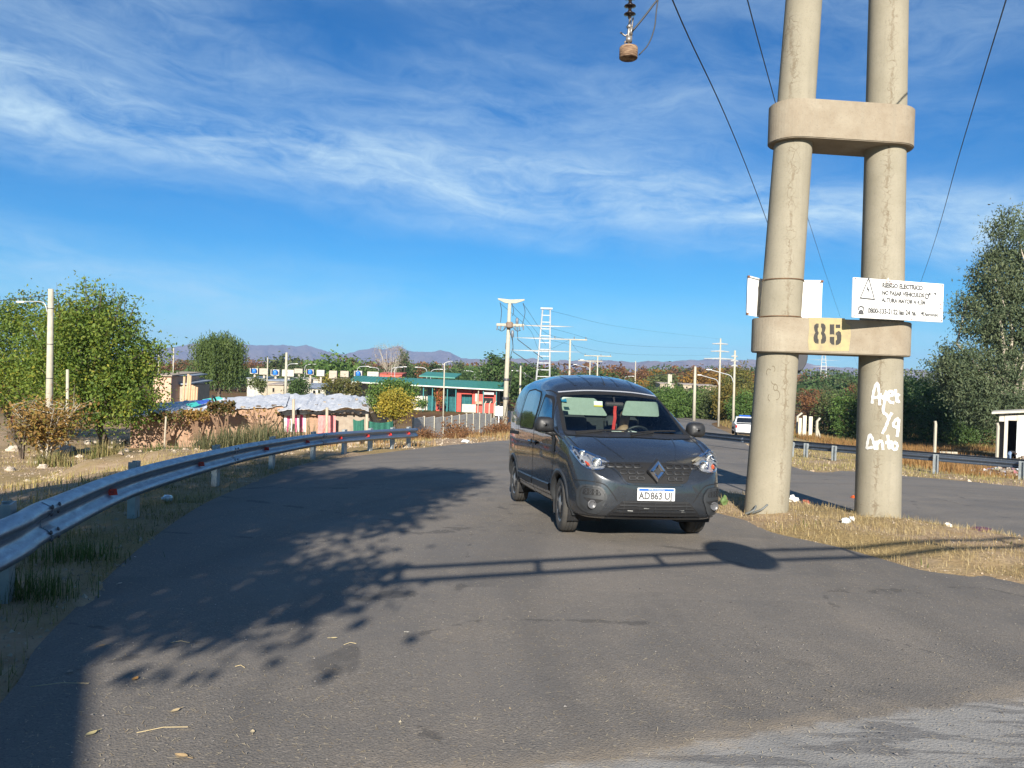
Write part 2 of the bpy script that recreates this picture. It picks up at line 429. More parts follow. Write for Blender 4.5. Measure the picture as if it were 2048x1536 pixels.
def build_road():
    bm = bmesh.new(); edges = []
    for poly in (road_outer, island):
        vs = [bm.verts.new((p[0], p[1], 0)) for p in poly]
        edges += [bm.edges.new((vs[i], vs[(i+1) % len(vs)])) for i in range(len(vs))]
    bmesh.ops.triangle_fill(bm, use_beauty=True, use_dissolve=False, edges=edges, normal=(0,0,1))
    # keep only the paved side of the island ring
    cen = np.array([f.calc_center_median()[:2] for f in bm.faces])
    bad = (poly_dist(cen, island) < 0) | (poly_dist(cen, road_outer) > 0)
    bmesh.ops.delete(bm, geom=[f for f, k in zip(list(bm.faces), bad) if k], context='FACES')
    for yv in list(np.arange(-5, 34, 1.0)) + list(np.arange(34, 190, 4.0)):
        bmesh.ops.bisect_plane(bm, geom=list(bm.verts)+list(bm.edges)+list(bm.faces), plane_co=(0,yv,0), plane_no=(0,1,0))
    for xv in np.arange(-5, 34, 1.5):
        bmesh.ops.bisect_plane(bm, geom=list(bm.verts)+list(bm.edges)+list(bm.faces), plane_co=(xv,0,0), plane_no=(1,0,0))
    P = np.array([v.co[:2] for v in bm.verts]); Z = base_h(P[:,0], P[:,1])
    for v, z in zip(bm.verts, Z): v.co.z = z
    bmesh.ops.recalc_face_normals(bm, faces=bm.faces)
    for f in bm.faces:
        if f.normal.z < 0: f.normal_flip()
    me = bpy.data.meshes.new('road'); bm.to_mesh(me); bm.free()
    mt, N, L, b = _pr('asphalt'); t = NT(mt); g = t.geo()
    big = t.noise(g, .22, 5, .6); mid = t.noise(g, 1.4, 6, .62, .3)
    grit = t.noise(g, 110, 2, .6); stone = t.vor(g, 85.0, 'F1', 'Color'); stn = t.sep(stone)[0]
    base = t.mix(t.ramp(big, [(.35,0),(.65,1)]), (.142,.129,.113), (.186,.166,.142))
    base = t.mix(t.ramp(mid, [(.40,0),(.75,.55)]), base, (.215,.185,.150))
    # light aggregate chips and dark pits
    base = t.mix(t.math('MULTIPLY', t.ramp(stn, [(.78,0),(.97,.60)]), t.ramp(mid, [(.35,.25),(.65,1)])), base, (.30,.265,.225))
    base = t.mix(t.ramp(grit, [(.30,.65),(.46,0)]), base, (.050,.046,.043))
    # blown sand and dust lying in patches and along the joint
    dustn = t.noise(t.map(g, (1.0,1.5,1), rot=(0,0,.35)), .9, 8, .72, .6)
    x, y, z = t.sep(g)
    near = t.ramp(t.math('MULTIPLY', t.math('SUBTRACT', 5.2, y), .25), [(0,.0),(.6,.30),(1,.55)])
    dust = t.math('MULTIPLY', t.ramp(dustn, [(.50,0),(.72,1)]), t.math('ADD', near, .10))
    fine = t.ramp(t.noise(g, 26, 4, .7), [(.36,0),(.60,1)])
    base = t.mix(t.math('MULTIPLY', dust, fine), base, (.36,.285,.20))
    # older, paler concrete-grey surfacing beyond a ragged joint at the near right corner
    ln = t.math('ADD', t.math('SUBTRACT', t.math('MULTIPLY', x, .40), y), t.math('MULTIPLY', t.noise(g, 1.3, 8, .75), .55))
    old = t.ramp(t.math('ADD', ln, 3.15), [(.46,0),(.52,1)])
    scr = t.noise(t.map(g, (1.6,9,1), rot=(0,0,-.62)), 1.0, 6, .68, .4)
    oldc = t.mix(t.ramp(scr, [(.44,0),(.50,1)]), (.17,.165,.158), (.30,.29,.27))
    base = t.mix(t.math('MULTIPLY', old, .85), base, oldc)
    jn = t.ramp(t.math('ADD', ln, 3.15), [(.30,0),(.46,1),(.60,0)])
    base = t.mix(t.math('MULTIPLY', jn, t.ramp(dustn, [(.38,.1),(.62,.8)])), base, (.38,.30,.205))
    # tyre-polished lanes and sealing streaks follow the bend
    cx = t.math('SUBTRACT', x, 14.0); cy = t.math('SUBTRACT', y, 6.0)
    rad = t.math('SQRT', t.math('ADD', t.math('MULTIPLY', cx, cx), t.math('MULTIPLY', cy, cy)))
    cbr = N.new('ShaderNodeCombineXYZ'); L.new(t.math('MULTIPLY', rad, 1.0), cbr.inputs[0]); L.new(t.math('MULTIPLY', t.math('ARCTAN2', cy, cx), .8), cbr.inputs[1])
    lane = t.noise(cbr.outputs[0], 1.1, 5, .62, .2)
    base = t.mix(t.ramp(lane, [(.36,.26),(.50,0)]), base, (.070,.066,.062))
    base = t.mix(t.ramp(lane, [(.56,0),(.72,.35)]), base, (.24,.205,.165))
    oil = t.noise(g, .75, 3, .5, 1.2)
    base = t.mix(t.ramp(oil, [(.68,0),(.74,.5)]), base, (.055,.052,.05))
    e_ = t.vor(t.map(g, (.33,.33,.33)), 1.0, 'DISTANCE_TO_EDGE', 'Distance')
    ck = t.ramp(t.math('ADD', e_, t.math('MULTIPLY', t.math('SUBTRACT', t.noise(g, 2.4, 6, .7), .46), .16)), [(.0,1),(.006,0)])
    base = t.mix(t.math('MULTIPLY', ck, .45), base, (.04,.038,.036))
    L.new(base, b.inputs['Base Color'])
    L.new(t.ramp(mid, [(.3,.72),(.7,.92)]), b.inputs['Roughness']); b.inputs['Specular IOR Level'].default_value = .28
    bn = t.bump(grit, .45, .006); bn = t.bump(t.vor(g, 85.0), .35, .006, bn); L.new(t.bump(t.noise(g, 2.2, 4, .6), .25, .03, bn), b.inputs['Normal'])
    o = link('road', me, mt, None, False); tag(o, kind='structure')
build_road()

# ------------------------------------------------------------------ mountains
def ridge(name, prof, d, depth, base_z, c1, c2, seed, nx=420, ny=26):
    """range whose crest follows a skyline; real relief with spurs"""
    px = np.array([p[0] for p in prof], float); py = np.array([p[1] for p in prof], float)
    xs = np.linspace(px[0], px[-1], nx); ys = np.interp(xs, px, py)
    top = np.array([tuple(at(a, b_, d)) for a, b_ in zip(xs, ys)])
    Xc, Zc = top[:,0], top[:,2]
    V = []; 
    for j in range(ny):
        t = j/(ny-1); t_c = .62
        k = t/t_c if t < t_c else (1-t)/(1-t_c)
        yy = d + (t-t_c)*depth
        sp = (vnoise(Xc, np.full(nx, yy*.35), d*.022, seed)-.5) + .5*(vnoise(Xc, np.full(nx, yy*.8), d*.009, seed+1)-.5)+ .3*(vnoise(Xc, np.full(nx, yy), d*.004, seed+5)-.5)
        h = (Zc-base_z)*(np.clip(k,0,1)**1.15)
        h = h*(1 + .85*sp*(1-abs(k)**3)*np.clip(k*3,0,1))
        crest = (vnoise(Xc, np.zeros(nx), d*.0028, seed+9)-.5)*(d*.0010)*k
        V.append(np.stack([Xc*(1+(t-t_c)*depth/d), np.full(nx, yy), base_z+h+crest], 1))
    V = np.concatenate(V); i = np.arange(ny-1)[:,None]; j = np.arange(nx-1)[None]
    Fq = np.stack([i*nx+j, i*nx+j+1, (i+1)*nx+j+1, (i+1)*nx+j], -1).reshape(-1,4)
    me = bpy.data.meshes.new(name); me.from_pydata(V.tolist(), [], Fq.tolist()); me.update()
    mt, N, L, b = _pr(name+'_rock'); t = NT(mt); g = t.geo()
    n = t.noise(g, 14.0/d, 8, .65); n2 = t.noise(t.map(g,(1,1,2.4)), 60.0/d, 6, .7)
    c = t.mix(t.ramp(n, [(.4,0),(.62,1)]), c1, c2); c = t.mix(t.ramp(n2,[(.60,0),(.70,.55)]), c, tuple(min(1,k*1.9) for k in c2))
    L.new(c, b.inputs['Base Color']); b.inputs['Roughness'].default_value = 1; b.inputs['Specular IOR Level'].default_value = 0
    L.new(t.bump(t.noise(g, 90.0/d, 6, .7), .9, d*.006), b.inputs['Normal'])
    o = link(name, me, mt, None, True); tag(o, kind='structure')
ridge('mountain_range', [(-700,706),(-300,700),(0,700),(200,702),(310,696),(370,688),(400,685),(450,690),(500,689),(560,689),(612,689),(640,697),(672,706),(690,708),(720,698),(745,693),(770,695),(800,690),(815,699),(860,702),(880,699),(900,704),(925,716),(990,716),(1100,726),(1300,735),(1500,745)], 7600, 3600, -60, (.155,.115,.105), (.20,.155,.13), 21)
ridge('hill_range', [(600,742),(800,730),(900,722),(1000,716),(1060,717),(1120,720),(1200,719),(1280,722),(1330,721),(1390,718),(1470,717),(1540,719),(1600,724),(1660,731),(1720,736),(1780,735),(1820,738),(1880,741),(1960,746),(2100,744),(2400,740),(2700,748)], 6000, 2600, -60, (.17,.125,.105), (.25,.19,.15), 33)
# ------------------------------------------------------------------ guardrails
def galv(name, c1, c2, rough):
    mt, N, L, b = _pr(name); t = NT(mt); v = t.co()
    n = t.noise(t.map(v,(1,1,6)), 5, 6, .65); sp = t.vor(v, 60.0, 'F1', 'Color')
    c = t.mix(t.ramp(n, [(.35,0),(.7,1)]), c1, c2)
    c = t.mix(t.math('MULTIPLY', t.sep(sp)[0], .25), c, tuple(k*.8 for k in c1))
    st = t.noise(t.map(v,(14,14,1.2)), 2.0, 5, .7)
    c = t.mix(t.ramp(st, [(.58,0),(.72,.5)]), c, (.62,.64,.66))
    L.new(c, b.inputs['Base Color']); b.inputs['Metallic'].default_value = .85
    L.new(t.ramp(n, [(.3,rough),(.7,rough+.18)]), b.inputs['Roughness'])
    L.new(t.bump(t.noise(v, 7, 4, .6), .15, .02), b.inputs['Normal']); return mt
M_galv = galv('galvanised_steel', (.30,.34,.40), (.22,.25,.30), .34)
M_galv2 = galv('dull_galvanised_steel', (.16,.19,.23), (.11,.13,.16), .40)
M_post = pm('galvanised_post', (.38,.41,.42), (.27,.30,.31), 7, .5, .45, .1)
M_bolt = pm('bolt_steel', (.10,.10,.11), None, 20, .5, .6)
M_red = pm('red_reflector', (.55,.03,.02), (.40,.02,.015), 30, .25, 0, 0, coat=.5)
W_PROF = [(-.012,.155),(.012,.158),(.070,.128),(.083,.105),(.083,.085),(.055,.052),(.012,.026),(.008,0),(.012,-.026),(.055,-.052),(.083,-.085),(.083,-.105),(.070,-.128),(.012,-.158),(-.012,-.155)]
class Path:
    def __init__(s, P):
        s.P = np.array(P); d = np.linalg.norm(np.diff(s.P[:,:2], axis=0), axis=1); s.S = np.concatenate([[0], np.cumsum(d)]); s.len = s.S[-1]
    def pt(s, q): return Vector([np.interp(q, s.S, s.P[:,k]) for k in range(3)])
    def tan(s, q):
        a, b = s.pt(max(0,q-.15)), s.pt(min(s.len,q+.15)); t = b-a; t.z = 0; return t.normalized()
    def at_px(s, px):
        qs = np.linspace(0, s.len, 4000); best = None
        for q in qs:
            p = s.pt(q)
            if p.y < 1: continue
            e = abs(proj(p)[0]-px)
            if best is None or e < best[0]: best = (e, q)
        return best[1]
def rail_section(path, q0, q1, side, off):
    mb = MB(); n = max(6, int((q1-q0)/.22)); k = len(W_PROF); vs = []
    for th in (0.0, .007):
        for i in range(n+1):
            q = q0+(q1-q0)*i/n; p = path.pt(q); t = path.tan(q); nn = Vector((t.y,-t.x,0))*side
            for a, z in W_PROF: vs.append(p + nn*(a+off-th) + Vector((0,0,z)))
    m_ = (n+1)*k; fs = []
    for i in range(n):
        for j in range(k-1):
            a, b, c, d = i*k+j, i*k+j+1, (i+1)*k+j+1, (i+1)*k+j
            fs.append((a,b,c,d)); fs.append((m_+d,m_+c,m_+b,m_+a))
        fs += [(i*k,(i+1)*k,m_+(i+1)*k,m_+i*k), (i*k+k-1,m_+i*k+k-1,m_+(i+1)*k+k-1,(i+1)*k+k-1)]
    for i in (0, n):
        fs += [(i*k+j, i*k+j+1, m_+i*k+j+1, m_+i*k+j) for j in range(k-1)]
    return mb.add(vs, fs)
def channel_post(path, q, side, topz, depth=.5, w=.17, f=.085):
    p = path.pt(q); t = path.tan(q); nn = Vector((t.y,-t.x,0))*side
    c = p - nn*.075; zb = T(c.x, c.y)-.25; zt = p.z+topz
    o = []; th = .012
    prof = [(-w/2,0),(w/2,0),(w/2,-f),(w/2-.03,-f),(w/2-.03,-f+th),(w/2-th,-f+th),(w/2-th,-th),(-w/2+th,-th),(-w/2+th,-f+th),(-w/2+.03,-f+th),(-w/2+.03,-f),(-w/2,-f)]
    mb = MB(); M = Matrix(((t.x,nn.x,0,c.x),(t.y,nn.y,0,c.y),(0,0,1,0),(0,0,0,1)))
    mb.prism(prof, zb, zt, M)
    mb.box(p - nn*.035 , (.10,.07,.16), math.atan2(t.y,t.x))
    return mb
def guardrail(label, path, joints, posts, side, refl, mats, base_q, topz=.20):
    root = empty('guardrail', tuple(Vector((path.pt(base_q).x, path.pt(base_q).y, T(path.pt(base_q).x, path.pt(base_q).y)))), label=label, cat='guardrail')
    for i in range(len(joints)-1):
        q0, q1 = joints[i], joints[i+1]
        r_ = rail_section(path, q0-(.16 if i else 0), q1+(.0 if i < len(joints)-2 else 0), side, .004 if i % 2 else -.004+.0).build('rail', mats[0], root, True)
        if i:
            for s_ in (-.10, .07):
                for z in (.118,.07,-.07,-.118):
                    q = q0-.05+s_; p = path.pt(q); t = path.tan(q); nn = Vector((t.y,-t.x,0))*side
                    MB().lathe([(.020,0),(.018,.008),(.008,.014),(.001,.015)], p+nn*(.078 if abs(z)>.1 else .072)+Vector((0,0,z)), 8, Matrix.Rotation(0,3,'Z') @ nn.to_track_quat('Z','Y').to_matrix()).build('bolt', M_bolt, r_, True)
    for q in posts: channel_post(path, q, side, topz).build('post', mats[1], root)
    for q in refl:
        p = path.pt(q); t = path.tan(q); nn = Vector((t.y,-t.x,0))*side; mb = MB()
        M = Matrix(((t.x,nn.x,0),(t.y,nn.y,0),(0,0,1)))
        mb.prism([(-.05,-.032),(.05,-.032),(.038,.032),(-.038,.032)], 0, .012, Matrix.Translation(p+nn*.045) @ (M @ Matrix(((.55,0,.84),(.84,0,-.55),(0,1,0)))).to_4x4())
        mb.box(p+nn*.03, (.03,.05,.02), math.atan2(t.y,t.x)); mb.build('reflector', M_red, root)
    return root
_lp = [gp(a, b, .62) for a, b in [(0,1041),(95,998),(280,933),(466,892),(560,877),(646,866),(740,860),(832,856)]]
_lp = [(-1.0,-1.9),(-2.35,1.7)] + [(p.x,p.y) for p in _lp]
_c = np.array(catmull(_lp, 12)); railL = Path(np.column_stack([_c, base_h(_c[:,0],_c[:,1])+.62-.158]))
jl = [0]+[railL.at_px(x) for x in (92,466,646)]+[railL.len]
guardrail('long curved galvanised guardrail with red reflectors along the left road edge', railL, jl,
          [railL.at_px(x) for x in (52,290,447,556,636,697,748,792,824)], 1, [railL.at_px(x) for x in (215,396,529,612,678,733,778,815)], (M_galv, M_post), railL.at_px(447))
_rp = [(8.6,43.0),(11.2,34.5),(14.2,29.3),(18.2,24.9),(24.0,16.5),(30.0,7.0)]
_c = np.array(catmull(_rp, 12)); railR = Path(np.column_stack([_c, base_h(_c[:,0],_c[:,1])+.66-.158]))
jr = list(np.arange(0, railR.len, 7.62))+[railR.len]
guardrail('dull grey guardrail across the far side of the right-hand road', railR, jr,
          [railR.at_px(x) for x in (1588,1616,1672,1874,2046)]+[railR.len-4], -1, [], (M_galv2, M_post), railR.at_px(1800), .10)
# ------------------------------------------------------------------ twin-pole concrete power pylon
def concrete(name, c1, c2, ang=None, brown=.5):
    mt, N, L, b = _pr(name); t = NT(mt); v = t.co()
    n = t.noise(v, 1.6, 7, .65); f = t.noise(v, 45, 4, .6); st = t.noise(t.map(v,(7,7,.35)), 1.5, 6, .6)
    c = t.mix(t.ramp(n, [(.35,0),(.68,1)]), c1, c2)
    c = t.mix(t.ramp(st, [(.52,0),(.70,.45)]), c, tuple(k*.72 for k in c2))
    c = t.mix(t.ramp(f, [(.30,.35),(.45,0)]), c, tuple(k*.62 for k in c1))
    h = f
    if ang is not None:
        x, y, z = t.sep(v); a = t.math('ARCTAN2', x, t.math('MULTIPLY', y, -1))
        wob = t.math('MULTIPLY', t.math('SUBTRACT', t.noise(v, 2.2, 5, .7), .5), .55)
        dd = t.math('ABSOLUTE', t.math('ADD', t.math('SUBTRACT', a, ang), wob))
        band = t.ramp(dd, [(.06,1),(.30,0)])
        nz = N.new('ShaderNodeTexNoise'); L.new(v, nz.inputs['Vector']); nz.inputs['Scale'].default_value = 7; nz.inputs['Detail'].default_value = 4
        vd = N.new('ShaderNodeVectorMath'); vd.operation = 'MULTIPLY_ADD'; L.new(nz.outputs['Color'], vd.inputs[0]); vd.inputs[1].default_value = (.16,.16,.16); L.new(v, vd.inputs[2])
        e = t.vor(t.map(vd.outputs[0],(10,10,9)), 1.0, 'DISTANCE_TO_EDGE', 'Distance')
        cr = t.math('MULTIPLY', t.ramp(e, [(.012,1),(.05,0)]), t.ramp(t.noise(v, 6, 4, .6), [(.36,0),(.55,1)]))
        spine = t.ramp(dd, [(.025,1),(.075,0)])
        ck = t.math('MAXIMUM', t.math('MULTIPLY', cr, band), t.math('MULTIPLY', spine, t.ramp(t.noise(v, 5, 5, .7), [(.42,0),(.58,.85)])))
        c = t.mix(t.math('MULTIPLY', ck, .62), c, (.12,.085,.05)); h = t.math('SUBTRACT', f, ck)
        # fine horizontal crazing
        e2 = t.ramp(t.noise(t.map(v,(1.2,1.2,16)), 1.4, 5, .7), [(.68,0),(.74,.5)])
        c = t.mix(e2, c, (.17,.13,.08))
    L.new(c, b.inputs['Base Color']); b.inputs['Roughness'].default_value = .92; b.inputs['Specular IOR Level'].default_value = .2
    L.new(t.bump(h, .3, .012), b.inputs['Normal']); return mt
M_legL = concrete('cracked_concrete_pole', (.235,.212,.158), (.285,.258,.198), .42)
M_legR = concrete('crazed_concrete_pole', (.235,.212,.158), (.29,.263,.203), -.55)
M_beam = concrete('patched_concrete', (.225,.183,.132), (.32,.282,.216))
bL, bR = gp(1530.5,1036), gp(1754.5,1048)
bL.z = T(bL.x,bL.y)-.1; bR.z = T(bR.x,bR.y)-.1
dL, dR = bL.y+.26, bR.y+.26
cL0 = at(1530.5,1040,dL); cL1 = at(1607.5,0,dL); cR0 = at(1754.5,1050,dR); cR1 = at(1777,0,dR)
rL0, rL1 = 42.5*dL/F_PX, 34.5*dL/F_PX; rR0, rR1 = 43*dR/F_PX, 36.3*dR/F_PX
tower = empty('power_pylon', ((cL0.x+cR0.x)/2, (cL0.y+cR0.y)/2, T((cL0.x+cR0.x)/2,(cL0.y+cR0.y)/2)), label='twin round concrete pylon with two crossbeams and stencilled 85 on the roadside island', cat='power pylon')
def leg_geo(c0, c1, r0, r1):
    def axis(z): 
        k = (z-c0.z)/(c1.z-c0.z); return c0+(c1-c0)*k, r0+(r1-r0)*k
    return axis
axL, axR = leg_geo(cL0,cL1,rL0,rL1), leg_geo(cR0,cR1,rR0,rR1)
Z_TOP = 9.6
def build_leg(ax, c0, mat, lab=None):
    zs = np.linspace(c0.z-.5, Z_TOP, 40); n = 48; vs = []
    for z in zs:
        c, r_ = ax(z)
        for j in range(n): an = 2*math.pi*j/n; vs.append((c.x+r_*math.cos(an), c.y+r_*math.sin(an), z))
    k = len(zs); fs = [(i*n+j, i*n+(j+1)%n, (i+1)*n+(j+1)%n, (i+1)*n+j) for i in range(k-1) for j in range(n)]+[tuple(range((k-1)*n,k*n))]
    mb = MB().add(vs, fs)
    o = link('pole', mb.mesh('pole', Vector((c0.x,c0.y,0))), mat, tower, True, Vector((c0.x,c0.y,0))-ORG[tower])
    ORG[o] = Vector((c0.x,c0.y,0))
    if lab: o['label'] = lab
    return o
legL = build_leg(axL, cL0, M_legL, 'pole with a long vertical crack'); legR = build_leg(axR, cR0, M_legR, 'pole with white spray-painted writing')
def stadium(zc, h, mg, name='crossbeam'):
    a, ra = axL(zc); b, rb = axR(zc); ra += mg; rb += mg
    d = (b-a); d.z = 0; base = math.atan2(d.y, d.x); P = []
    for j in range(25): an = base+math.pi/2+math.pi*j/24; P.append((a.x+ra*math.cos(an), a.y+ra*math.sin(an)))
    for j in range(25): an = base-math.pi/2+math.pi*j/24; P.append((b.x+rb*math.cos(an), b.y+rb*math.sin(an)))
    bm = bmesh.new(); sl_ = (b.z-a.z)
    lo = [bm.verts.new((x,y,zc-h/2)) for x,y in P]; f = bm.faces.new(lo)
    ext = bmesh.ops.extrude_face_region(bm, geom=[f]); up = [g for g in ext['geom'] if isinstance(g, bmesh.types.BMVert)]
    bmesh.ops.translate(bm, vec=(0,0,h), verts=up); bmesh.ops.recalc_face_normals(bm, faces=bm.faces)
    ed = [e for e in bm.edges if len(e.link_faces)==2 and e.calc_face_angle(0) > .8]
    bmesh.ops.bevel(bm, geom=ed, offset=.012, segments=2, affect='EDGES')
    me = bpy.data.meshes.new(name); bmesh.ops.translate(bm, vec=-ORG[tower], verts=bm.verts); bm.to_mesh(me); bm.free()
    o = link(name, me, M_beam, tower, False); return o, a, b, ra, rb
def z_at(px, py, d): return at(px, py, d).z
zt = z_at(1660,639,dL-.2); zb = z_at(1660,708,dL-.2)
beam1, bA, bB, bra, brb = stadium((zt+zb)/2, zt-zb, .095)
beam1['label'] = 'lower crossbeam with yellow patch and stencilled 85'
zt2 = z_at(1685,195,dL-.42); zb2 = z_at(1685,274,dL-.42)
beam2, *_ = stadium((zt2+zb2)/2, zt2-zb2, .10); beam2['label'] = 'bare upper crossbeam'
# painted number patch on the face of the lower beam
fd = (bB-bA); fd.z = 0; fd.normalize(); fn = Vector((fd.y,-fd.x,0))
if fn.y > 0: fn = -fn
f0 = bA + fn*bra; f1 = bB + fn*brb; fd = (f1-f0); fd.z = 0; fd.normalize(); fn = Vector((fd.y,-fd.x,0))
def on_face(px, py, lift):
    r_ = ray(px,py); n_ = fn; t_ = (f0-CAM).dot(n_)/r_.dot(n_); return CAM + r_*t_ + n_*lift
def face_poly(mb, pts, lift): 
    vs = [on_face(x,y,lift) for x,y in pts]; return mb.add(vs, [tuple(range(len(vs)))])
M_yel = pm('yellow_paint', (.36,.30,.15), (.27,.225,.14), 9, .8, 0, .1, lo=.42, hi=.7)
M_blk = pm('black_stencil_paint', (.035,.033,.03), (.09,.08,.06), 26, .8, lo=.52, hi=.75)
mb = MB()
def px7(x, y): return 1480+x*.20508, 540+y*.20508
yel = [(668,462),(840,466),(1022,472),(1030,520),(1075,545),(1080,640),(1060,790),(960,792),(800,788),(670,782),(662,690),(676,560)]
face_poly(mb, [px7(*p) for p in yel][::-1], .003); patch = mb.build('number_patch', M_yel, beam1)
def arc(cx, cy, rx, ry, a0, a1, n=9): return [(cx+rx*math.cos(R(a0+(a1-a0)*i/n)), cy-ry*math.sin(R(a0+(a1-a0)*i/n))) for i in range(n+1)]
def half8(s):
    # one half of the stencilled 8 as an outer outline and two bowls
    o = [(s*7,-98),(s*30,-98),(s*48,-80),(s*52,-55),(s*46,-28),(s*38,-10),(s*50,10),(s*57,40),(s*54,72),(s*40,94),(s*22,98),(s*7,98),(s*7,60),(s*16,48),(s*16,18),(s*7,4),(s*7,-12),(s*15,-26),(s*15,-52),(s*7,-62)]
    return o
def stencil(pts, cx, cy):
    mb_ = MB(); P = [px7(cx+x+.03*y*0, cy+y) for x,y in pts]
    bm = bmesh.new(); vs = [bm.verts.new(on_face(x,y,.0055)) for x,y in P]
    es = [bm.edges.new((vs[i],vs[(i+1)%len(vs)])) for i in range(len(vs))]
    bmesh.ops.triangle_fill(bm, edges=es, use_beauty=True); bm.verts.index_update()
    mb_.add([v.co for v in bm.verts], [[v.index for v in f.verts] for f in bm.faces]); bm.free(); return mb_
d8 = MB()
for pts, cx, cy in ((half8(-1),772,620),(half8(1),782,620)):
    q = stencil(pts,cx,cy); d8.add(q.v,q.f)
d8.build('stencil_digit', M_blk, beam1)
d5 = MB()
for pts in ([(-56,-98),(-12,-98),(-12,5),(-24,-2),(-56,0)], [(2,-96),(46,-96),(46,-62),(2,-62)], [(2,-16),(30,-34),(50,-22),(57,10),(56,55),(48,84),(28,100),(2,104),(2,62),(14,50),(14,12),(2,4)], [(-56,24),(-12,24),(-12,102),(-36,98),(-56,76)]):
    q = stencil(pts,930,628); d5.add(q.v,q.f)
d5.build('stencil_digit', M_blk, beam1)
# writing sprayed on the right pole
M_spray = pm('white_spray_paint', (.62,.62,.60), (.46,.43,.37), 40, .7, lo=.45, hi=.8)
def px5(x, y): return 1580+x*.15625, 680+y*.15625
strokes = [[(1050,815),(1062,720),(1082,620),(1112,555),(1128,580),(1138,680),(1150,835)],[(1068,740),(1140,728)],
 [(1150,685),(1172,725),(1195,745),(1215,705),(1236,650)],[(1232,660),(1213,770),(1192,915),(1235,955),(1262,1015)],
 [(1252,722),(1308,705),(1312,668),(1280,655),(1250,690),(1250,745),(1280,792),(1332,805)],[(1345,630),(1358,720),(1366,800)],[(1398,690),(1366,735),(1398,805)],
 [(1304,930),(1262,1010),(1225,1110),(1180,1200)],[(1390,1000),(1345,1030),(1320,1085),(1350,1115),(1388,1088),(1390,1010),(1382,1150),(1366,1240)],
 [(985,1395),(994,1310),(1020,1215),(1048,1245),(1072,1320),(1090,1405)],[(980,1385),(1060,1372)],[(1108,1290),(1114,1405)],[(1114,1340),(1150,1292),(1178,1310),(1190,1405)],
 [(1248,1215),(1258,1300),(1268,1398)],[(1215,1315),(1312,1305)],[(1330,1310),(1305,1345),(1318,1392),(1355,1398),(1372,1350),(1350,1312),(1330,1310)]]
def on_leg(ax, px, py, lift=.003):
    r_ = ray(px,py); r_ = r_/r_.y; lo, hi = 8.0, 12.0
    for s_ in np.linspace(8.5, 11.5, 400):
        p = CAM+r_*s_; c, rad = ax(p.z)
        if (p.x-c.x)**2+(p.y-c.y)**2 <= (rad+lift)**2:
            q = Vector((p.x-c.x,p.y-c.y,0)).normalized(); return Vector((c.x,c.y,p.z))+q*(rad+lift), q
    c, rad = ax((CAM+r_*dR).z); p = CAM+r_*dR; q = Vector((p.x-c.x,0,0)).normalized()
    return Vector((c.x,c.y,p.z))+q*(rad+lift), q
mb = MB()
for st in strokes:
    pts = [np.array(px5(*p)) for p in st]; pts = catmull(pts, 5) if len(pts) > 2 else [pts[0]+(pts[1]-pts[0])*k/6 for k in range(7)]
    wd = 2.7; vs = []
    for i, p in enumerate(pts):
        t_ = pts[min(i+1,len(pts)-1)]-pts[max(i-1,0)]; t_ = t_/(np.linalg.norm(t_)+1e-9); n_ = np.array((-t_[1],t_[0]))
        wv = wd*(1+.18*math.sin(i*1.7)); 
        for s_ in (-1,0,1): vs.append(on_leg(axR, *(p+n_*wv*s_), lift=.0065)[0])
    mb.add(vs, [(i*3+j,i*3+j+1,i*3+j+4,i*3+j+3) for i in range(len(pts)-1) for j in (0,1)])
g = mb.build('graffiti', M_spray, tower); g['label'] = 'white sprayed words Ayele y Anto'
# cast number rings on the left pole
M_mark = pm('cast_mark', (.13,.10,.06), None, 20, .9)
mb = MB()
for cx, cy, r_, a0, a1 in ((1538,745,6,40,230),(1546,738,5,-60,120),(1551,775,5,0,360),(1553,790,8,-100,110),(1541,795,6,120,260),(1548,760,7,200,300)):
    P = arc(cx,cy,r_*.8,r_*1.2,a0,a1,12); vs = []
    for i,(x,y) in enumerate(P):
        for s_ in (-.45,.45): vs.append(on_leg(axL, cx+(x-cx)*(1+s_/r_), cy+(y-cy)*(1+s_/r_), .003)[0])
    mb.add(vs, [(i*2,i*2+1,i*2+3,i*2+2) for i in range(len(P)-1)])
mb.build('cast_number', M_mark, tower)['kind'] = 'stuff'
# steel straps
M_strap = pm('rusty_strap', (.10,.06,.035), (.20,.11,.05), 20, .7, .3)
for py in (557,632):
    z = z_at(1560,py,dL-.25); c, r_ = axL(z)
    MB().lathe([(r_+.004,z-.008),(r_+.010,z-.008),(r_+.010,z+.008),(r_+.004,z+.008)], (c.x,c.y,0), 40).build('strap', M_strap, tower, True)
# crossarm that carries the insulator string, above the frame
arm = MB(); a, ra = axL(8.9); b, rb = axR(8.9); dv = (b-a); dv.z = 0; dv.normalize()
p0 = a - dv*3.6; p1 = b + dv*3.0
for s_ in (-1,1): arm.bbox((p0+p1)/2 + Vector((0, s_*(ra+.07), 0)), ((p1-p0).length,.12,.24), .02, math.atan2(dv.y,dv.x))
arm.build('crossarm', M_beam, tower)

# ------------------------------------------------------------------ lettering
def text_geo(s, size, mb, put, font_w=0.0, align='LEFT', sx=1.0):
    cu = bpy.data.curves.new('t','FONT'); cu.body = s; cu.size = size; cu.align_x = align; cu.offset = font_w; cu.resolution_u = 3
    ob = bpy.data.objects.new('t', cu); col.objects.link(ob); dg = bpy.context.evaluated_depsgraph_get()
    me = bpy.data.meshes.new_from_object(ob.evaluated_get(dg))
    mb.add([put(v.co.x*sx, v.co.y) for v in me.vertices], [tuple(p.vertices) for p in me.polygons])
    bpy.data.objects.remove(ob); bpy.data.curves.remove(cu); bpy.data.meshes.remove(me); return mb
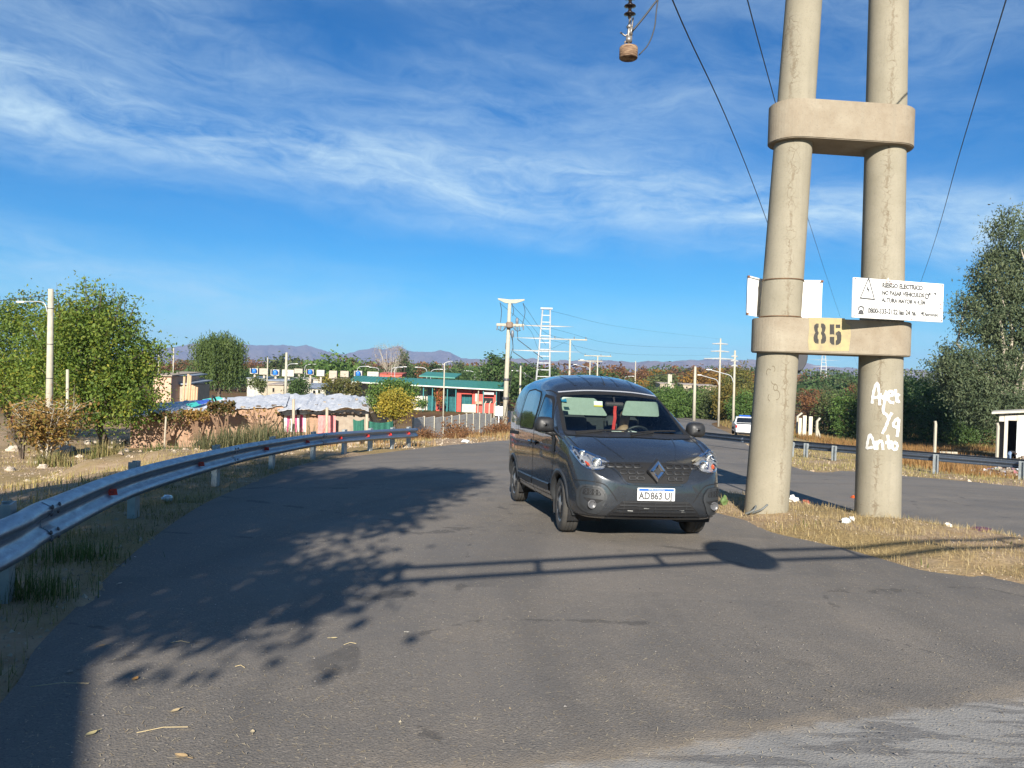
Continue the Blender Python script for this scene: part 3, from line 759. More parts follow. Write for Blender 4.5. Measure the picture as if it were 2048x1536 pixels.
# ------------------------------------------------------------------ electrical hazard sign
M_white = pm('white_sign_paint', (.80,.80,.78), (.72,.71,.67), 14, .45, 0, .05, lo=.45, hi=.8)
M_ink = pm('faded_black_print', (.05,.05,.05), (.09,.09,.09), 60, .6)
M_fade = pm('worn_grey_print', (.045,.045,.045), (.30,.30,.295), 34, .6, lo=.50, hi=.75)
M_pale = pm('nearly_gone_print', (.50,.50,.50), (.76,.76,.75), 40, .6, lo=.38, hi=.62)
M_rust = pm('rust', (.20,.08,.03), (.12,.05,.02), 30, .9)
def hazard_sign():
    d0, d1 = 9.13, 9.62
    d0 += dR-9.75-.28+.1; d1 += dR-9.75-.28+.1
    BL, BR, TL, TR = at(1703.5,635,d0), at(1884,645,d1), at(1705.6,554,d0), at(1885,569,d1)
    U = (BR-BL); W = U.length; U.normalize(); Hh = ((TL-BL).length+(TR-BR).length)/2
    N_ = Vector((U.y,-U.x,0)).normalized(); N_ = N_ if N_.y < 0 else -N_
    V = U.cross(N_)*-1; V = V if V.z > 0 else -V; V.normalize()
    root = empty('hazard_sign', tuple(BL), label='white electrical hazard sign hung on the right concrete pole', cat='sign')
    def put(lift): return lambda x, y: BL + U*x + V*y + N_*lift
    M = Matrix((U,N_,V)).transposed()
    mb = MB(); mb.bbox(BL+U*W/2+V*Hh/2, (W,.03,Hh), .006, M=M); pan = mb.build('panel', M_white, root)
    k = W/875.0                                    # drawing unit: zoomed pixels
    def q(mb_, x0, y0, x1, y1, lift=.0182):
        f = put(lift); mb_.add([f(x0*k,y0*k),f(x1*k,y0*k),f(x1*k,y1*k),f(x0*k,y1*k)], [(0,1,2,3)])
    HH = Hh/k
    ln = MB(); q(ln,18,108,862,111); q(ln,244,108,247,HH-30); q(ln,628,108,631,HH-24); q(ln,14,10,860,13); q(ln,14,HH-14,860,HH-11); q(ln,14,10,17,HH-12); q(ln,858,10,861,HH-12)
    ln.build('border_line', M_fade, root)
    tri = MB(); f = put(0.0185)
    out = [(58,145),(206,140),(138,318)]; c = np.mean(out,0); inn = [tuple(c+(np.array(p)-c)*.80) for p in out]
    P = [f(x*k,y*k) for x,y in out+inn]; tri.add(P, [(0,1,4,3),(1,2,5,4),(2,0,3,5)])
    tri.add([f(x*k,y*k) for x,y in [(142,272),(118,212),(134,216),(126,168),(152,228),(136,224)]], [(0,1,2),(2,3,4),(2,4,5),(0,2,5)])
    tri.build('warning_triangle', M_ink, root)
    t1 = MB(); g_ = put(0.0185)
    text_geo('RIESGO ELECTRICO', 48*k, t1, lambda x,y: g_(268*k+x, 244*k+y), 2.4*k, sx=.93)
    t1.build('lettering', M_fade, root)
    t2 = MB(); text_geo('NO PASAR VEHICULOS', 46*k, t2, lambda x,y: g_(268*k+x, 187*k+y), 2.2*k, sx=.86)
    t2.build('lettering', M_fade, root); t2 = MB(); text_geo('ALTURA MAYOR A 4.5M', 46*k, t2, lambda x,y: g_(268*k+x, 131*k+y), 2.2*k, sx=.86); t2.build('lettering', M_pale if False else M_fade, root)
    t3 = MB(); text_geo('0800-333-2122 las 24 hs.', 54*k, t3, lambda x,y: g_(140*k+x, 42*k+y), 2.4*k, sx=.86); t3.build('lettering', M_fade, root)
    t4 = MB(); text_geo('Distrocuyo', 38*k, t4, lambda x,y: g_(672*k+x, 44*k+y), 1.6*k, sx=.9); t4.add([g_(x*k,y*k) for x,y in arc(664,62,12,12,0,330,10)], [tuple(range(11))]); t4.build('lettering', M_fade, root)
    ph = MB()
    def poly(m_, P): m_.add([f(x*k,y*k) for x,y in P], [tuple(range(len(P)))])
    a_o = arc(76,66,32,26,0,180,10); a_i = arc(76,66,22,14,0,180,10)
    ph.add([f(x*k,(132-y)*k) for x,y in a_o+a_i], [(i,i+1,11+i+1,11+i) for i in range(10)])
    poly(ph, [(44,66),(56,66),(56,56),(44,56)]); poly(ph, [(96,66),(108,66),(108,56),(96,56)])
    poly(ph, [(48,26),(104,26),(98,50),(86,62),(66,62),(54,50)]); ph.build('telephone_symbol', M_ink, root)
    tr = MB(); o1 = arc(0,0,22,24,0,360,16); 
    for cx, cy, s_ in ((704,198,1.0),):
        tr.add([f((cx+x*s_)*k,(cy+y*s_)*k) for x,y in o1]+[f((cx+x*s_*.55)*k,(cy+y*s_*.55)*k) for x,y in o1], [(i,i+1,17+i+1,17+i) for i in range(16)])
    for P in ([(722,226),(742,232),(740,208),(724,204)],[(744,206),(756,210),(754,200)],[(768,232),(800,228),(792,208)],[(762,196),(778,176),(770,192)],[(728,216),(760,220),(758,214)]): poly(tr, P)
    tr.build('tractor_symbol', M_ink, root)
    gh = MB()
    for P in ([(720,290),(760,286),(800,290),(770,281)],[(728,262),(732,262),(732,234),(728,234)],[(764,250),(790,248),(790,244),(764,246)],[(312,300),(322,322),(332,300),(322,304)]): poly(gh, P)
    gh.build('ghost_print', M_pale, root)
    ru = MB()
    for x, y in ((12,HH-8),(10,12),(300,HH-10),(312,HH-22),(340,HH-12),(352,HH-26),(580,HH-12),(845,110),(848,HH-160),(842,138),(560,10),(700,12),(860,12),(862,HH-16)):
        r_ = rng.uniform(4,9); ru.add([put(.0172)(x*k+a_*k, y*k+b_*k) for a_,b_ in [(r_*math.cos(t_)*rng.uniform(.6,1.2), r_*math.sin(t_)*rng.uniform(.6,1.2)) for t_ in np.linspace(0,5.4,7)]], [tuple(range(7))])
    ru.build('rust_spot', M_rust, root)
    # bracket back to the pole
    c_, r_ = axR(BL.z+Hh*.5); bk = MB()
    mid = BL+U*W*.30+V*Hh*.5
    bk.tube([mid-N_*.0, Vector((c_.x,c_.y,mid.z))-Vector((0,r_*.8,0))], .02, 6); bk.build('bracket', M_strap, root)
hazard_sign()
def bent_sign():
    d = dL; zt_, zb_ = z_at(1560,556,d), z_at(1560,630,d)
    pl = [(1495,d-.02),(1521,d+.30),(1560,d+.36),(1641.5,d+.26)]
    P = [at(x,590,dd) for x,dd in pl]; root = empty('bent_sign', (P[1].x,P[1].y,zb_), label='blank white metal sign bent around the back of the left concrete pole', cat='sign')
    def strip(z0, z1, lift, P_):
        vs = []; 
        for p in P_: vs += [(p.x,p.y-lift,z0),(p.x,p.y-lift,z1)]
        b_ = len(vs); vs += [(x,y+.012,z) for x,y,z in vs]; n = len(P_); fs = []
        for i in range(n-1):
            a,b,c,e = 2*i,2*i+1,2*i+3,2*i+2; fs += [(a,e,c,b),(b_+b,b_+c,b_+e,b_+a),(a,b_+a,b_+e,e),(b,c,b_+c,b_+b)]
        fs += [(0,1,b_+1,b_),(2*n-2,b_+2*n-2,b_+2*n-1,2*n-1)]; return vs, fs
    mb = MB(); sk = lambda p, s_: p
    mb.add(*strip(zb_, zt_, 0, P)); mb.build('panel', M_white, root)
    fr = MB(); fr.add(*strip(zt_-.002, zt_+.018, .022, P)); fr.add(*strip(zb_-.018, zb_+.002, .022, P))
    fr.box((P[3].x,P[3].y,(zt_+zb_)/2), (.018,.05,zt_-zb_+.036)); fr.box((P[0].x,P[0].y,(zt_+zb_)/2), (.018,.05,zt_-zb_+.036)); fr.build('rim', M_white, root)
    ru = MB()
    for p, z in ((P[0],zt_),(P[0],zb_),(P[3],zt_)): ru.box((p.x,p.y-.035,z), (.03,.02,.03))
    ru.build('rust_spot', M_rust, root)
bent_sign()
def round_sign():
    d = 13.6; c = at(1574,712,d); r_ = 41*d/F_PX; base = Vector((c.x-.14,c.y,T(c.x-.14,c.y)))
    root = empty('round_traffic_sign', tuple(base), label='dark back of a round traffic sign behind the left concrete pole', cat='traffic sign')
    MB().lathe([(.001,0),(r_*.98,0),(r_,.004),(r_,.014),(r_*.97,.018),(.001,.018)], (c.x,c.y,c.z), 40, Matrix.Rotation(R(90),3,'X')).build('disc', pm('dark_sign_back', (.045,.047,.055), None, 8, .5, .2), root)
    MB().tube([base-Vector((0,0,.2)), Vector((base.x,base.y+.03,c.z+r_*.6))], .03, 10).build('post', M_post, root, True)
    MB().box((c.x+.10,c.y-.03,c.z+.05), (.16,.006,.045)).build('label_plate', M_white, root)
round_sign()
# ------------------------------------------------------------------ insulator string, counterweight, wires
def insulator():
    d = cL0.y; w0 = at(1257,106,d); top = 8.86; X, Y = w0.x, w0.y
    root = empty('insulator_string', (X,Y,w0.z-.09), label='hanging insulator string with dark discs and rusty counterweight', cat='insulator')
    Mi = pm('dark_glass_insulator', (.02,.014,.012), None, 10, .15, 0, coat=.6); Ms = pm('weathered_fitting', (.30,.29,.27), (.16,.13,.11), 25, .5, .6)
    Mw = pm('rusty_weight', (.30,.20,.12), (.09,.045,.025), 9, .85, .1, .2, lo=.4, hi=.6, stretch=(1,1,8))
    MB().lathe([(.001,-.085),(.125,-.085),(.135,-.075),(.135,.07),(.125,.085),(.03,.085),(.03,.10),(.001,.10)], (X,Y,w0.z), 32).build('counterweight', Mw, root, True)
    MB().tube([(X,Y,w0.z+.09),(X-.01,Y,w0.z+.3),(X+.01,Y,w0.z+.52)], .018, 8).build('rod', Ms, root, True)
    fit = MB(); z0 = w0.z
    fit.box((X,Y,z0+.20), (.09,.05,.09)); fit.box((X+.03,Y,z0+.32), (.04,.05,.12)); fit.tube([(X-.13,Y,z0+.30),(X-.06,Y,z0+.25),(X,Y,z0+.28),(X+.04,Y,z0+.40),(X+.05,Y,z0+.52)], .013, 6)
    fit.tube([(X-.05,Y,z0+.10),(X-.06,Y,z0+.16),(X,Y,z0+.2)], .012, 6); fit.lathe([(.03,0),(.045,.02),(.03,.05)], (X,Y,z0+.36), 12); fit.build('clamp', Ms, root, True)
    z = z_at(1258,28,d)-.04
    while z < top-.15:
        MB().lathe([(.02,-.07),(.03,-.03),(.055,-.02),(.088,-.012),(.085,.0),(.045,.022),(.03,.045),(.02,.07)], (X,Y,z+.04), 24).build('disc', Mi, root, True); z += .118
    MB().tube([(X,Y,z-.05),(X,Y,top+.1)], .015, 6).build('hanger', Ms, root)
    Mk = pm('black_cable', (.015,.015,.017), None, 5, .5)
    def cab(pts): return [at(x,y,d-.05) for x,y in pts]
    MB().tube([Vector(p) for p in catmull([tuple(p) for p in cab([(1265,62),(1285,38),(1305,12),(1318,-8),(1335,-60),(1350,-160)])],6)], .016, 6).build('jumper', Mk, root, True)
    MB().tube([Vector(p) for p in catmull([tuple(p) for p in cab([(1278,110),(1297,88),(1309,55),(1313,20),(1319,-12),(1340,-80),(1352,-160)])],6)], .010, 6).build('jumper', Mk, root, True)
insulator()
M_wire = pm('power_wire', (.025,.025,.03), None, 5, .5, .3)
def wire(pts, r_, label, group):
    P = [Vector(p) for p in catmull([tuple(at(x,y,d)) for x,y,d in pts], 14)]
    rad = [r_*max(1.0, (p.y/60.0)) for p in P]
    mb = MB(); mb.tube(P, r_, 5); return thing_mesh('power_wire', mb, M_wire, label, 'wire', group, base=tuple(P[-1]))
wire([(1180,-430,7.5),(1345,0,12),(1533,440,30),(1602,640,110),(1645,727,395)], .012, 'power wire slanting down behind the left pole of the concrete pylon', None)
wire([(1420,-310,9),(1495,0,14),(1548,195,20),(1612,425,38),(1680,632,120),(1722,752,300)], .012, 'power wire descending between the two poles of the concrete pylon', None)
wire([(2100,-300,8),(2012,0,13),(1930,270,21),(1843,560,60),(1790,700,160)], .012, 'power wire descending to the right of the hazard sign', None)
# ------------------------------------------------------------------ grey panel van (local: x back from the nose, +y = van's right side, z up)
def paint(name, c, flake=.02):
    mt, N, L, b = _pr(name); t = NT(mt); v = t.co()
    n = t.noise(v, 3.0, 5, .6); d = t.noise(v, 18, 5, .7)
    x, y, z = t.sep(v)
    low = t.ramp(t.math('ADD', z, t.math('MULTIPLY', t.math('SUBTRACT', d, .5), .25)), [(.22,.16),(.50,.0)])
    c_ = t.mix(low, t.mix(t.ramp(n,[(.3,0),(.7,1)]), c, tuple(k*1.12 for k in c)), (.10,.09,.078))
    L.new(c_, b.inputs['Base Color']); b.inputs['Metallic'].default_value = .2; L.new(t.ramp(d,[(.3,.24),(.75,.36)]), b.inputs['Roughness'])
    b.inputs['Coat Weight'].default_value = 1.0; b.inputs['Coat Roughness'].default_value = .035
    return mt
def thin_glass(name, tint, refl=1.0, ior=1.5):
    mt, N, L, b = _pr(name); N.remove(b)
    tr = N.new('ShaderNodeBsdfTransparent'); tr.inputs[0].default_value = rgba(tint)
    gl = N.new('ShaderNodeBsdfGlossy'); gl.inputs['Roughness'].default_value = .015; gl.inputs['Color'].default_value = (.95,.97,1,1)
    fr = N.new('ShaderNodeFresnel'); fr.inputs['IOR'].default_value = ior
    mx = N.new('ShaderNodeMath'); mx.operation = 'MULTIPLY'; mx.inputs[1].default_value = refl; L.new(fr.outputs[0], mx.inputs[0])
    ms = N.new('ShaderNodeMixShader'); L.new(mx.outputs[0], ms.inputs[0]); L.new(tr.outputs[0], ms.inputs[1]); L.new(gl.outputs[0], ms.inputs[2])
    L.new(ms.outputs[0], N['Material Output'].inputs['Surface']); return mt
M_body = paint('gunmetal_paint', (.020,.0235,.029))
M_plast = pm('black_plastic', (.014,.0145,.016), (.022,.022,.023), 12, .48, 0, .08, 120)
M_plast2 = pm('grey_bumper_plastic', (.022,.024,.027), (.032,.034,.036), 9, .42, 0, .05, 150)
M_seam = pm('panel_gap', (.006,.006,.007), None, 5, .8)
M_chrome = pm('chrome', (.80,.81,.83), (.70,.71,.73), 9, .08, 1.0)
M_rubber = pm('tyre_rubber', (.030,.029,.028), (.060,.055,.048), 10, .82, 0, .15, 60, lo=.3, hi=.75)
M_hub = pm('grey_hubcap', (.22,.22,.22), (.30,.29,.275), 12, .38, .55)
M_dark = pm('dark_interior', (.020,.021,.023), (.03,.03,.03), 10, .8)
M_cloth = pm('seat_fabric', (.035,.036,.04), (.055,.055,.06), 40, .9)
M_glassW = thin_glass('windscreen_glass', (.70,.80,.76), .9)
M_glassS = thin_glass('tinted_side_glass', (.10,.115,.12), 1.6)
M_lens = thin_glass('headlamp_lens', (.93,.95,.97), 1.2)
M_panel = pm('dark_gloss_glass', (.010,.012,.014), None, 4, .05, 0, coat=1.0)
def vanbody():
    Xs = [0,.015,.05,.10,.18,.30,.45,.62,.80,.95,1.06,1.16,1.30,1.45,1.60,1.74,1.88,2.05,2.3,2.6,3.0,3.4,3.8,4.05,4.2,4.30,4.35,4.365]
    def K(tab): 
        a = np.array(tab); return lambda x: float(np.interp(x, a[:,0], a[:,1]))
    zb = K([(0,.40),(.015,.34),(.05,.285),(.1,.255),(.2,.235),(.5,.235),(1,.25),(3.4,.26),(4.0,.28),(4.2,.31),(4.3,.36),(4.365,.50)])
    wS = K([(0,.46),(.015,.58),(.05,.68),(.10,.745),(.18,.80),(.30,.842),(.45,.858),(.8,.865),(3.6,.868),(4.05,.855),(4.2,.83),(4.3,.78),(4.365,.62)])
    wB = K([(0,.42),(.015,.54),(.05,.645),(.10,.715),(.18,.775),(.30,.825),(.45,.855),(.8,.872),(1.2,.878),(3.6,.876),(4.05,.86),(4.2,.83),(4.3,.77),(4.365,.62)])
    zs = K([(0,.61),(.015,.65),(.05,.69),(.10,.74),(.18,.80),(.30,.875),(.45,.945),(.62,1.005),(.80,1.05),(1.06,1.095),(1.5,1.11),(2.5,1.12),(4.2,1.12),(4.365,1.07)])
    zc = K([(0,.65),(.015,.705),(.05,.76),(.10,.81),(.18,.865),(.30,.93),(.45,.995),(.62,1.06),(.80,1.115),(.95,1.15),(1.06,1.205),(1.16,1.27),(1.30,1.36),(1.45,1.452),(1.60,1.545),(1.74,1.63),(1.88,1.715),(2.05,1.79),(2.3,1.86),(2.6,1.905),(3.0,1.92),(3.4,1.915),(3.8,1.88),(4.05,1.82),(4.2,1.74),(4.3,1.60),(4.35,1.43),(4.365,1.27)])
    wR = K([(.95,.825),(1.06,.80),(1.16,.785),(1.30,.765),(1.45,.742),(1.60,.718),(1.74,.698),(1.88,.70),(2.05,.705),(2.5,.722),(3.4,.725),(4.05,.715),(4.2,.67),(4.3,.63),(4.365,.56)])
    zR = K([(.95,1.12),(1.06,1.15),(1.16,1.21),(1.30,1.30),(1.45,1.39),(1.60,1.48),(1.74,1.56),(1.88,1.62),(2.05,1.68),(2.5,1.735),(3.4,1.745),(3.8,1.72),(4.05,1.65),(4.2,1.57),(4.3,1.45),(4.365,1.17)])
    def sec(x):
        s, b_ = wS(x), wB(x); z0, z4, z8 = zb(x), zs(x), zc(x)
        zm = z0+(z4-z0)*.50
        P = [(0,z0),(s*.80,z0),(s*.985,z0+min(.10,(z4-z0)*.2)),(max(s,b_)+.006,zm),(b_,z4)]
        if x < .95:
            f = lambda q: z8-(z8-z4)*(abs(q)**2.6)
            P += [(b_*.93,f(.93)+.012),(b_*.78,f(.78)),(b_*.45,f(.45)),(0,z8)]
        else:
            r_, zr = wR(x), zR(x); k = min(1,(zr-z4)/.25)
            P += [((b_+r_)/2+.022*k,(z4+zr)/2+.02*k),(r_,zr),(r_*.62,z8-(z8-zr)*.24),(0,z8)]
        return P
    xs = []
    for a, b_ in zip(Xs[:-1], Xs[1:]):
        n = max(2, int(math.ceil((b_-a)/.045))); xs += [a+(b_-a)*i/n for i in range(n)]
    xs.append(Xs[-1])
    # smooth the control sections along the length, then along each section
    C = np.array([sec(x) for x in xs])
    for _ in range(2):
        S = C.copy(); S[1:-1] = .25*C[:-2]+.5*C[1:-1]+.25*C[2:]; C = S
    rows = []
    for i, x in enumerate(xs):
        q = catmull([tuple(p) for p in C[i]], 7); half = [(max(0,p[0]),p[1]) for p in q]
        rows.append([(x,y,z) for y,z in half] + [(x,-y,z) for y,z in half[-2:0:-1]])
    n = len(rows[0]); V = [p for r_ in rows for p in r_]
    bm = bmesh.new(); bv = [bm.verts.new(p) for p in V]
    for i in range(len(rows)-1):
        for j in range(n): bm.faces.new((bv[i*n+j], bv[i*n+(j+1)%n], bv[(i+1)*n+(j+1)%n], bv[(i+1)*n+j]))
    bm.faces.new([bv[j] for j in range(n)][::-1]); bm.faces.new([bv[(len(rows)-1)*n+j] for j in range(n)])
    bmesh.ops.recalc_face_normals(bm, faces=bm.faces)
    bm.faces.ensure_lookup_table()
    return bm
VB = vanbody(); VBVH = BVHTree.FromBMesh(VB)
VIEW = {'front': (lambda a,b: (Vector((-2,a,b)), Vector((1,0,0)))), 'right': (lambda a,b: (Vector((a,3,b)), Vector((0,-1,0)))),
        'left': (lambda a,b: (Vector((a,-3,b)), Vector((0,1,0)))), 'top': (lambda a,b: (Vector((a,b,4)), Vector((0,0,-1)))), 'rear': (lambda a,b: (Vector((7,a,b)), Vector((-1,0,0))))}
def hit(view, a, b, off):
    o_, d_ = VIEW[view](a,b); h = VBVH.ray_cast(o_, d_)
    if h[0] is None:
        h = VBVH.find_nearest(o_ + d_*2.2); 
    return h[0] + h[1]*off
def inside(p, poly):
    x, y = p; c = False; n = len(poly)
    for i in range(n):
        x0,y0 = poly[i]; x1,y1 = poly[(i+1)%n]
        if (y0>y) != (y1>y) and x < (x1-x0)*(y-y0)/(y1-y0)+x0: c = not c
    return c
def orient(mb, ref):
    for i, f in enumerate(mb.f):
        a, b, c = (Vector(mb.v[k]) for k in f[:3]); n = (b-a).cross(c-a)
        k = VBVH.find_nearest((a+b+c)/3)
        if k[1] is not None and n.dot(k[1]) < 0: mb.f[i] = tuple(f[::-1])
    return mb
def patch(poly, view, off, step=.05, holes=()):
    bm = bmesh.new(); es = []
    for pl in (poly,)+tuple(holes):
        vs = [bm.verts.new((x,y,0)) for x,y in pl]; es += [bm.edges.new((vs[i],vs[(i+1)%len(vs)])) for i in range(len(vs))]
    bmesh.ops.triangle_fill(bm, edges=es, use_beauty=True, normal=(0,0,1))
    for h in holes:
        dl = [f for f in bm.faces if inside(f.calc_center_median()[:2], h)]
        bmesh.ops.delete(bm, geom=dl, context='FACES_ONLY')
    a = np.array(poly)
    for k in (0,1):
        for c in np.arange(a[:,k].min()+step/2, a[:,k].max(), step):
            pn = (1,0,0) if k == 0 else (0,1,0); pc = (c,0,0) if k == 0 else (0,c,0)
            bmesh.ops.bisect_plane(bm, geom=list(bm.verts)+list(bm.edges)+list(bm.faces), plane_co=pc, plane_no=pn)
    bm.verts.index_update(); mb = MB()
    mb.add([hit(view, v.co.x, v.co.y, off) for v in bm.verts], [[v.index for v in f.verts] for f in bm.faces]); bm.free(); return orient(mb, view)
def ribbon(pts, view, w_, off, n=8):
    pts = catmull(pts, n) if len(pts) > 2 else [np.array(pts[0])+(np.array(pts[1])-np.array(pts[0]))*k/n for k in range(n+1)]
    mb = MB(); vs = []
    for i, p in enumerate(pts):
        t_ = pts[min(i+1,len(pts)-1)]-pts[max(i-1,0)]; t_ = t_/(np.linalg.norm(t_)+1e-9); q = np.array((-t_[1],t_[0]))*w_/2
        vs += [hit(view,*(p-q),off), hit(view,*(p+q),off)]
    return orient(mb.add(vs, [(2*i,2*i+1,2*i+3,2*i+2) for i in range(len(pts)-1)]), view)
def mir(P): return [(-a,b) for a,b in P][::-1]
def rrect(P, r_=.02, n=4):
    """round the corners of a polygon"""
    out = []; k = len(P)
    for i in range(k):
        p0, p, p1 = np.array(P[i-1]), np.array(P[i]), np.array(P[(i+1)%k])
        a = p+(p0-p)/np.linalg.norm(p0-p)*min(r_, np.linalg.norm(p0-p)*.45); b = p+(p1-p)/np.linalg.norm(p1-p)*min(r_, np.linalg.norm(p1-p)*.45)
        for j in range(n+1): t_ = j/n; out.append(tuple((1-t_)**2*a+2*t_*(1-t_)*p+t_*t_*b))
    return out
WS = rrect([(-.745,1.150),(-.40,1.150),(0,1.160),(.40,1.150),(.745,1.150),(.735,1.18),(.680,1.52),(.650,1.575),(.30,1.605),(0,1.612),(-.30,1.605),(-.650,1.575),(-.680,1.52),(-.735,1.18)], .03)
WSo = rrect([(-.79,1.118),(-.42,1.112),(0,1.122),(.42,1.112),(.79,1.118),(.785,1.17),(.710,1.55),(.680,1.605),(.32,1.637),(0,1.644),(-.32,1.637),(-.680,1.605),(-.710,1.55),(-.785,1.17)], .03)
DW = rrect([(1.255,1.14),(1.48,1.305),(1.70,1.465),(1.80,1.525),(2.08,1.56),(2.13,1.14)], .04)
def build_van():
    loc = Vector((1.43,9.02,0)); yaw = R(10.6)
    ax_r = Vector((-math.sin(yaw), math.cos(yaw), 0))             # towards the rear
    front = loc; rear = loc + ax_r*2.81
    zf, zr_ = float(base_h(front.x,front.y)), float(base_h(rear.x,rear.y))
    xax = Vector((ax_r.x, ax_r.y, (zr_-zf)/2.81)).normalized()
    side_p = front + Vector((-math.cos(yaw), -math.sin(yaw), 0))
    yax = Vector((-math.cos(yaw), -math.sin(yaw), 0)); 
    dzl = (float(base_h((front+yax*.75).x,(front+yax*.75).y)) - float(base_h((front-yax*.75).x,(front-yax*.75).y)))/1.5
    yax.z = dzl*1.0; yax = (yax - xax*yax.dot(xax)).normalized(); zax = xax.cross(yax)
    org = Vector((front.x,front.y,zf)) - xax*.80 + zax*.004
    root = empty('panel_van', tuple(org), label='dark grey panel van driving towards the viewer past the concrete pylon', cat='van')
    root.rotation_euler = Matrix((xax,yax,zax)).transposed().to_euler()
    ORG[root] = Vector((0,0,0))
    B = lambda mb, name, mat, par=root, sm=False: mb.build(name, mat, par, sm, local=True)
    # ---- shell with wheel arches and glazing cut out
    bm = VB.copy() if False else VB
    RA = .352; WC = [(.80,.315),(3.61,.315)]
    kill = []
    for f in bm.faces:
        c = f.calc_center_median()
        if abs(c.y) > .52 and any((c.x-a)**2+(c.z-b)**2 < RA*RA for a,b in WC) : kill.append(f)
        elif f.normal.x < -.25 and .95 < c.x < 2.0 and c.z > 1.02 and inside((c.y,c.z), WS): kill.append(f)
        elif abs(f.normal.y) > .5 and inside((c.x,c.z), DW): kill.append(f)
    bmesh.ops.delete(bm, geom=kill, context='FACES')
    for v in bm.verts:
        if v.is_boundary and abs(v.co.y) > .5 and v.co.z < .9:
            for a,b in WC:
                d = math.hypot(v.co.x-a, v.co.z-b)
                if d < .44 and d > 1e-4: v.co.x = a+(v.co.x-a)*RA/d; v.co.z = max(.225, b+(v.co.z-b)*RA/d)
    me = bpy.data.meshes.new('body'); bm.to_mesh(me); body = link('body', me, M_body, root, True)
    # ---- wheel wells and arch lips
    for a,b in WC:
        for s in (1,-1):
            mw = MB(); n = 20; vs = []
            for yy in (.845,.45):
                for j in range(n+1): an = R(-25+230*j/n); vs.append((a+(RA+.004)*math.cos(an), s*yy, b+(RA+.004)*math.sin(an)))
            mw.add(vs, [(j,j+1,n+1+j+1,n+1+j) for j in range(n)]); mw.add(vs[n+1:], [tuple(range(n+1))]); B(mw,'wheel_well',M_seam)
            lip = MB(); pts = []; vs = []
            for j in range(25):
                an = R(-14+208*j/24); x_, z_ = a+RA*math.cos(an), max(.235,b+RA*math.sin(an))
                x2, z2 = a+(RA+.05)*math.cos(an), max(.235,b+(RA+.05)*math.sin(an))
                p2 = hit('right' if s>0 else 'left', x2, z2, .006); yb = max(abs(p2.y), .80)
                vs += [(x_, s*(yb-.05), z_),(x_, s*(yb+.008), z_), (x2, s*(yb+.004), z2), (x2, s*(yb-.03), z2)]
            lip.add(vs, [(4*i+k,4*i+k+1,4*i+4+k+1,4*i+4+k) for i in range(24) for k in (0,1,2)]); B(lip,'arch_trim',M_plast2,body,True)
    # ---- glazing
    B(patch(WSo,'front',.004,.06,(WS,)),'windscreen_border',M_seam,body,True)
    ws = B(patch(WS,'front',.003,.06),'windscreen',M_glassW,root,True)
    B(ribbon([(-.665,1.618),(-.33,1.651),(0,1.658),(.33,1.651),(.665,1.618)],'front',.014,.010),'roof_edge_strip',pm('bright_seal',(.55,.56,.58),None,9,.3,.4),body)
    for s, vw in ((1,'right'),(-1,'left')):
        B(patch(DW,vw,.002,.08),'side_window',M_glassS,root,True)
        out = rrect([(1.18,1.105),(1.44,1.305),(1.68,1.50),(1.80,1.565),(2.11,1.60),(2.17,1.105)],.04)
        B(patch(out,vw,.0035,.08,(DW,)),'window_seal',M_seam,body,True)
        sw = rrect([(2.30,1.12),(2.26,1.40),(2.31,1.625),(2.75,1.67),(3.16,1.65),(3.23,1.40),(3.20,1.12)],.09,6)
        B(patch(sw,vw,.004,.1),'cargo_window',M_panel,root,True)
        B(ribbon(sw+[sw[0]],vw,.018,.006,3),'window_seal',M_seam,body)
        sm_ = [[(1.02,1.05),(1.06,.85),(1.13,.62),(1.20,.42),(1.21,.30)],[(2.20,1.56),(2.215,1.1),(2.215,.7),(2.21,.30)],[(1.21,.30),(1.7,.29),(2.21,.30)],[(1.17,1.11),(1.45,1.335),(1.72,1.555),(1.95,1.635),(2.18,1.645)],
               [(3.30,1.62),(3.30,1.1),(3.29,.75),(3.20,.66)],[(2.24,.40),(2.7,.39),(3.18,.40)],[(2.24,1.60),(2.24,1.0),(2.24,.40)]]
        for P in sm_: B(ribbon(P,vw,.010,.0025),'panel_gap',M_seam,body)
        B(ribbon([(3.28,1.035),(3.8,1.03),(4.2,1.02)],vw,.05,.004),'slide_track',M_seam,body)
        for P in ([(1.25,.455),(1.7,.447),(2.19,.445)],[(2.23,.445),(2.7,.445),(3.16,.45)]):
            o_ = ribbon(P,vw,.075,.020); i_ = ribbon(P,vw,.10,.002); k = len(o_.v)
            o_.add(i_.v,[]); 
            for i in range(k//2-1):
                o_.f += [(2*i,2*i+2,k+2*i+2,k+2*i),(2*i+1,k+2*i+1,k+2*i+3,2*i+3)]; o_.mi += [0,0]
            B(o_,'side_moulding',M_plast2,root)
        B(ribbon([(1.16,.315),(2.2,.305),(3.22,.315)],vw,.10,.004),'sill',M_plast,body)
        for hx in (2.06,2.36):
            h = hit(vw,hx,.955,.02); mb = MB(); mb.bbox(h,(.17,.03,.035),.012); B(mb,'door_handle',M_plast if hx<2.2 else M_body)
            mb = MB(); mb.lathe([(.001,0),(.035,0),(.035,.004),(.001,.004)],hit(vw,hx,.955,.002),14,Matrix.Rotation(R(-90*s),3,'X')); B(mb,'handle_cup',M_seam,body)
        # black corner piece and mirror
        tri = rrect([(1.02,1.05),(1.075,.90),(1.13,.885),(1.17,.96),(1.17,1.075),(1.30,1.19),(1.21,1.10),(1.12,1.115)],.02)
        B(patch([(1.015,1.06),(1.04,.90),(1.09,.865),(1.135,.885),(1.16,1.0),(1.155,1.075),(1.10,1.09)],vw,.008,.06),'corner_trim',M_plast,body,True)
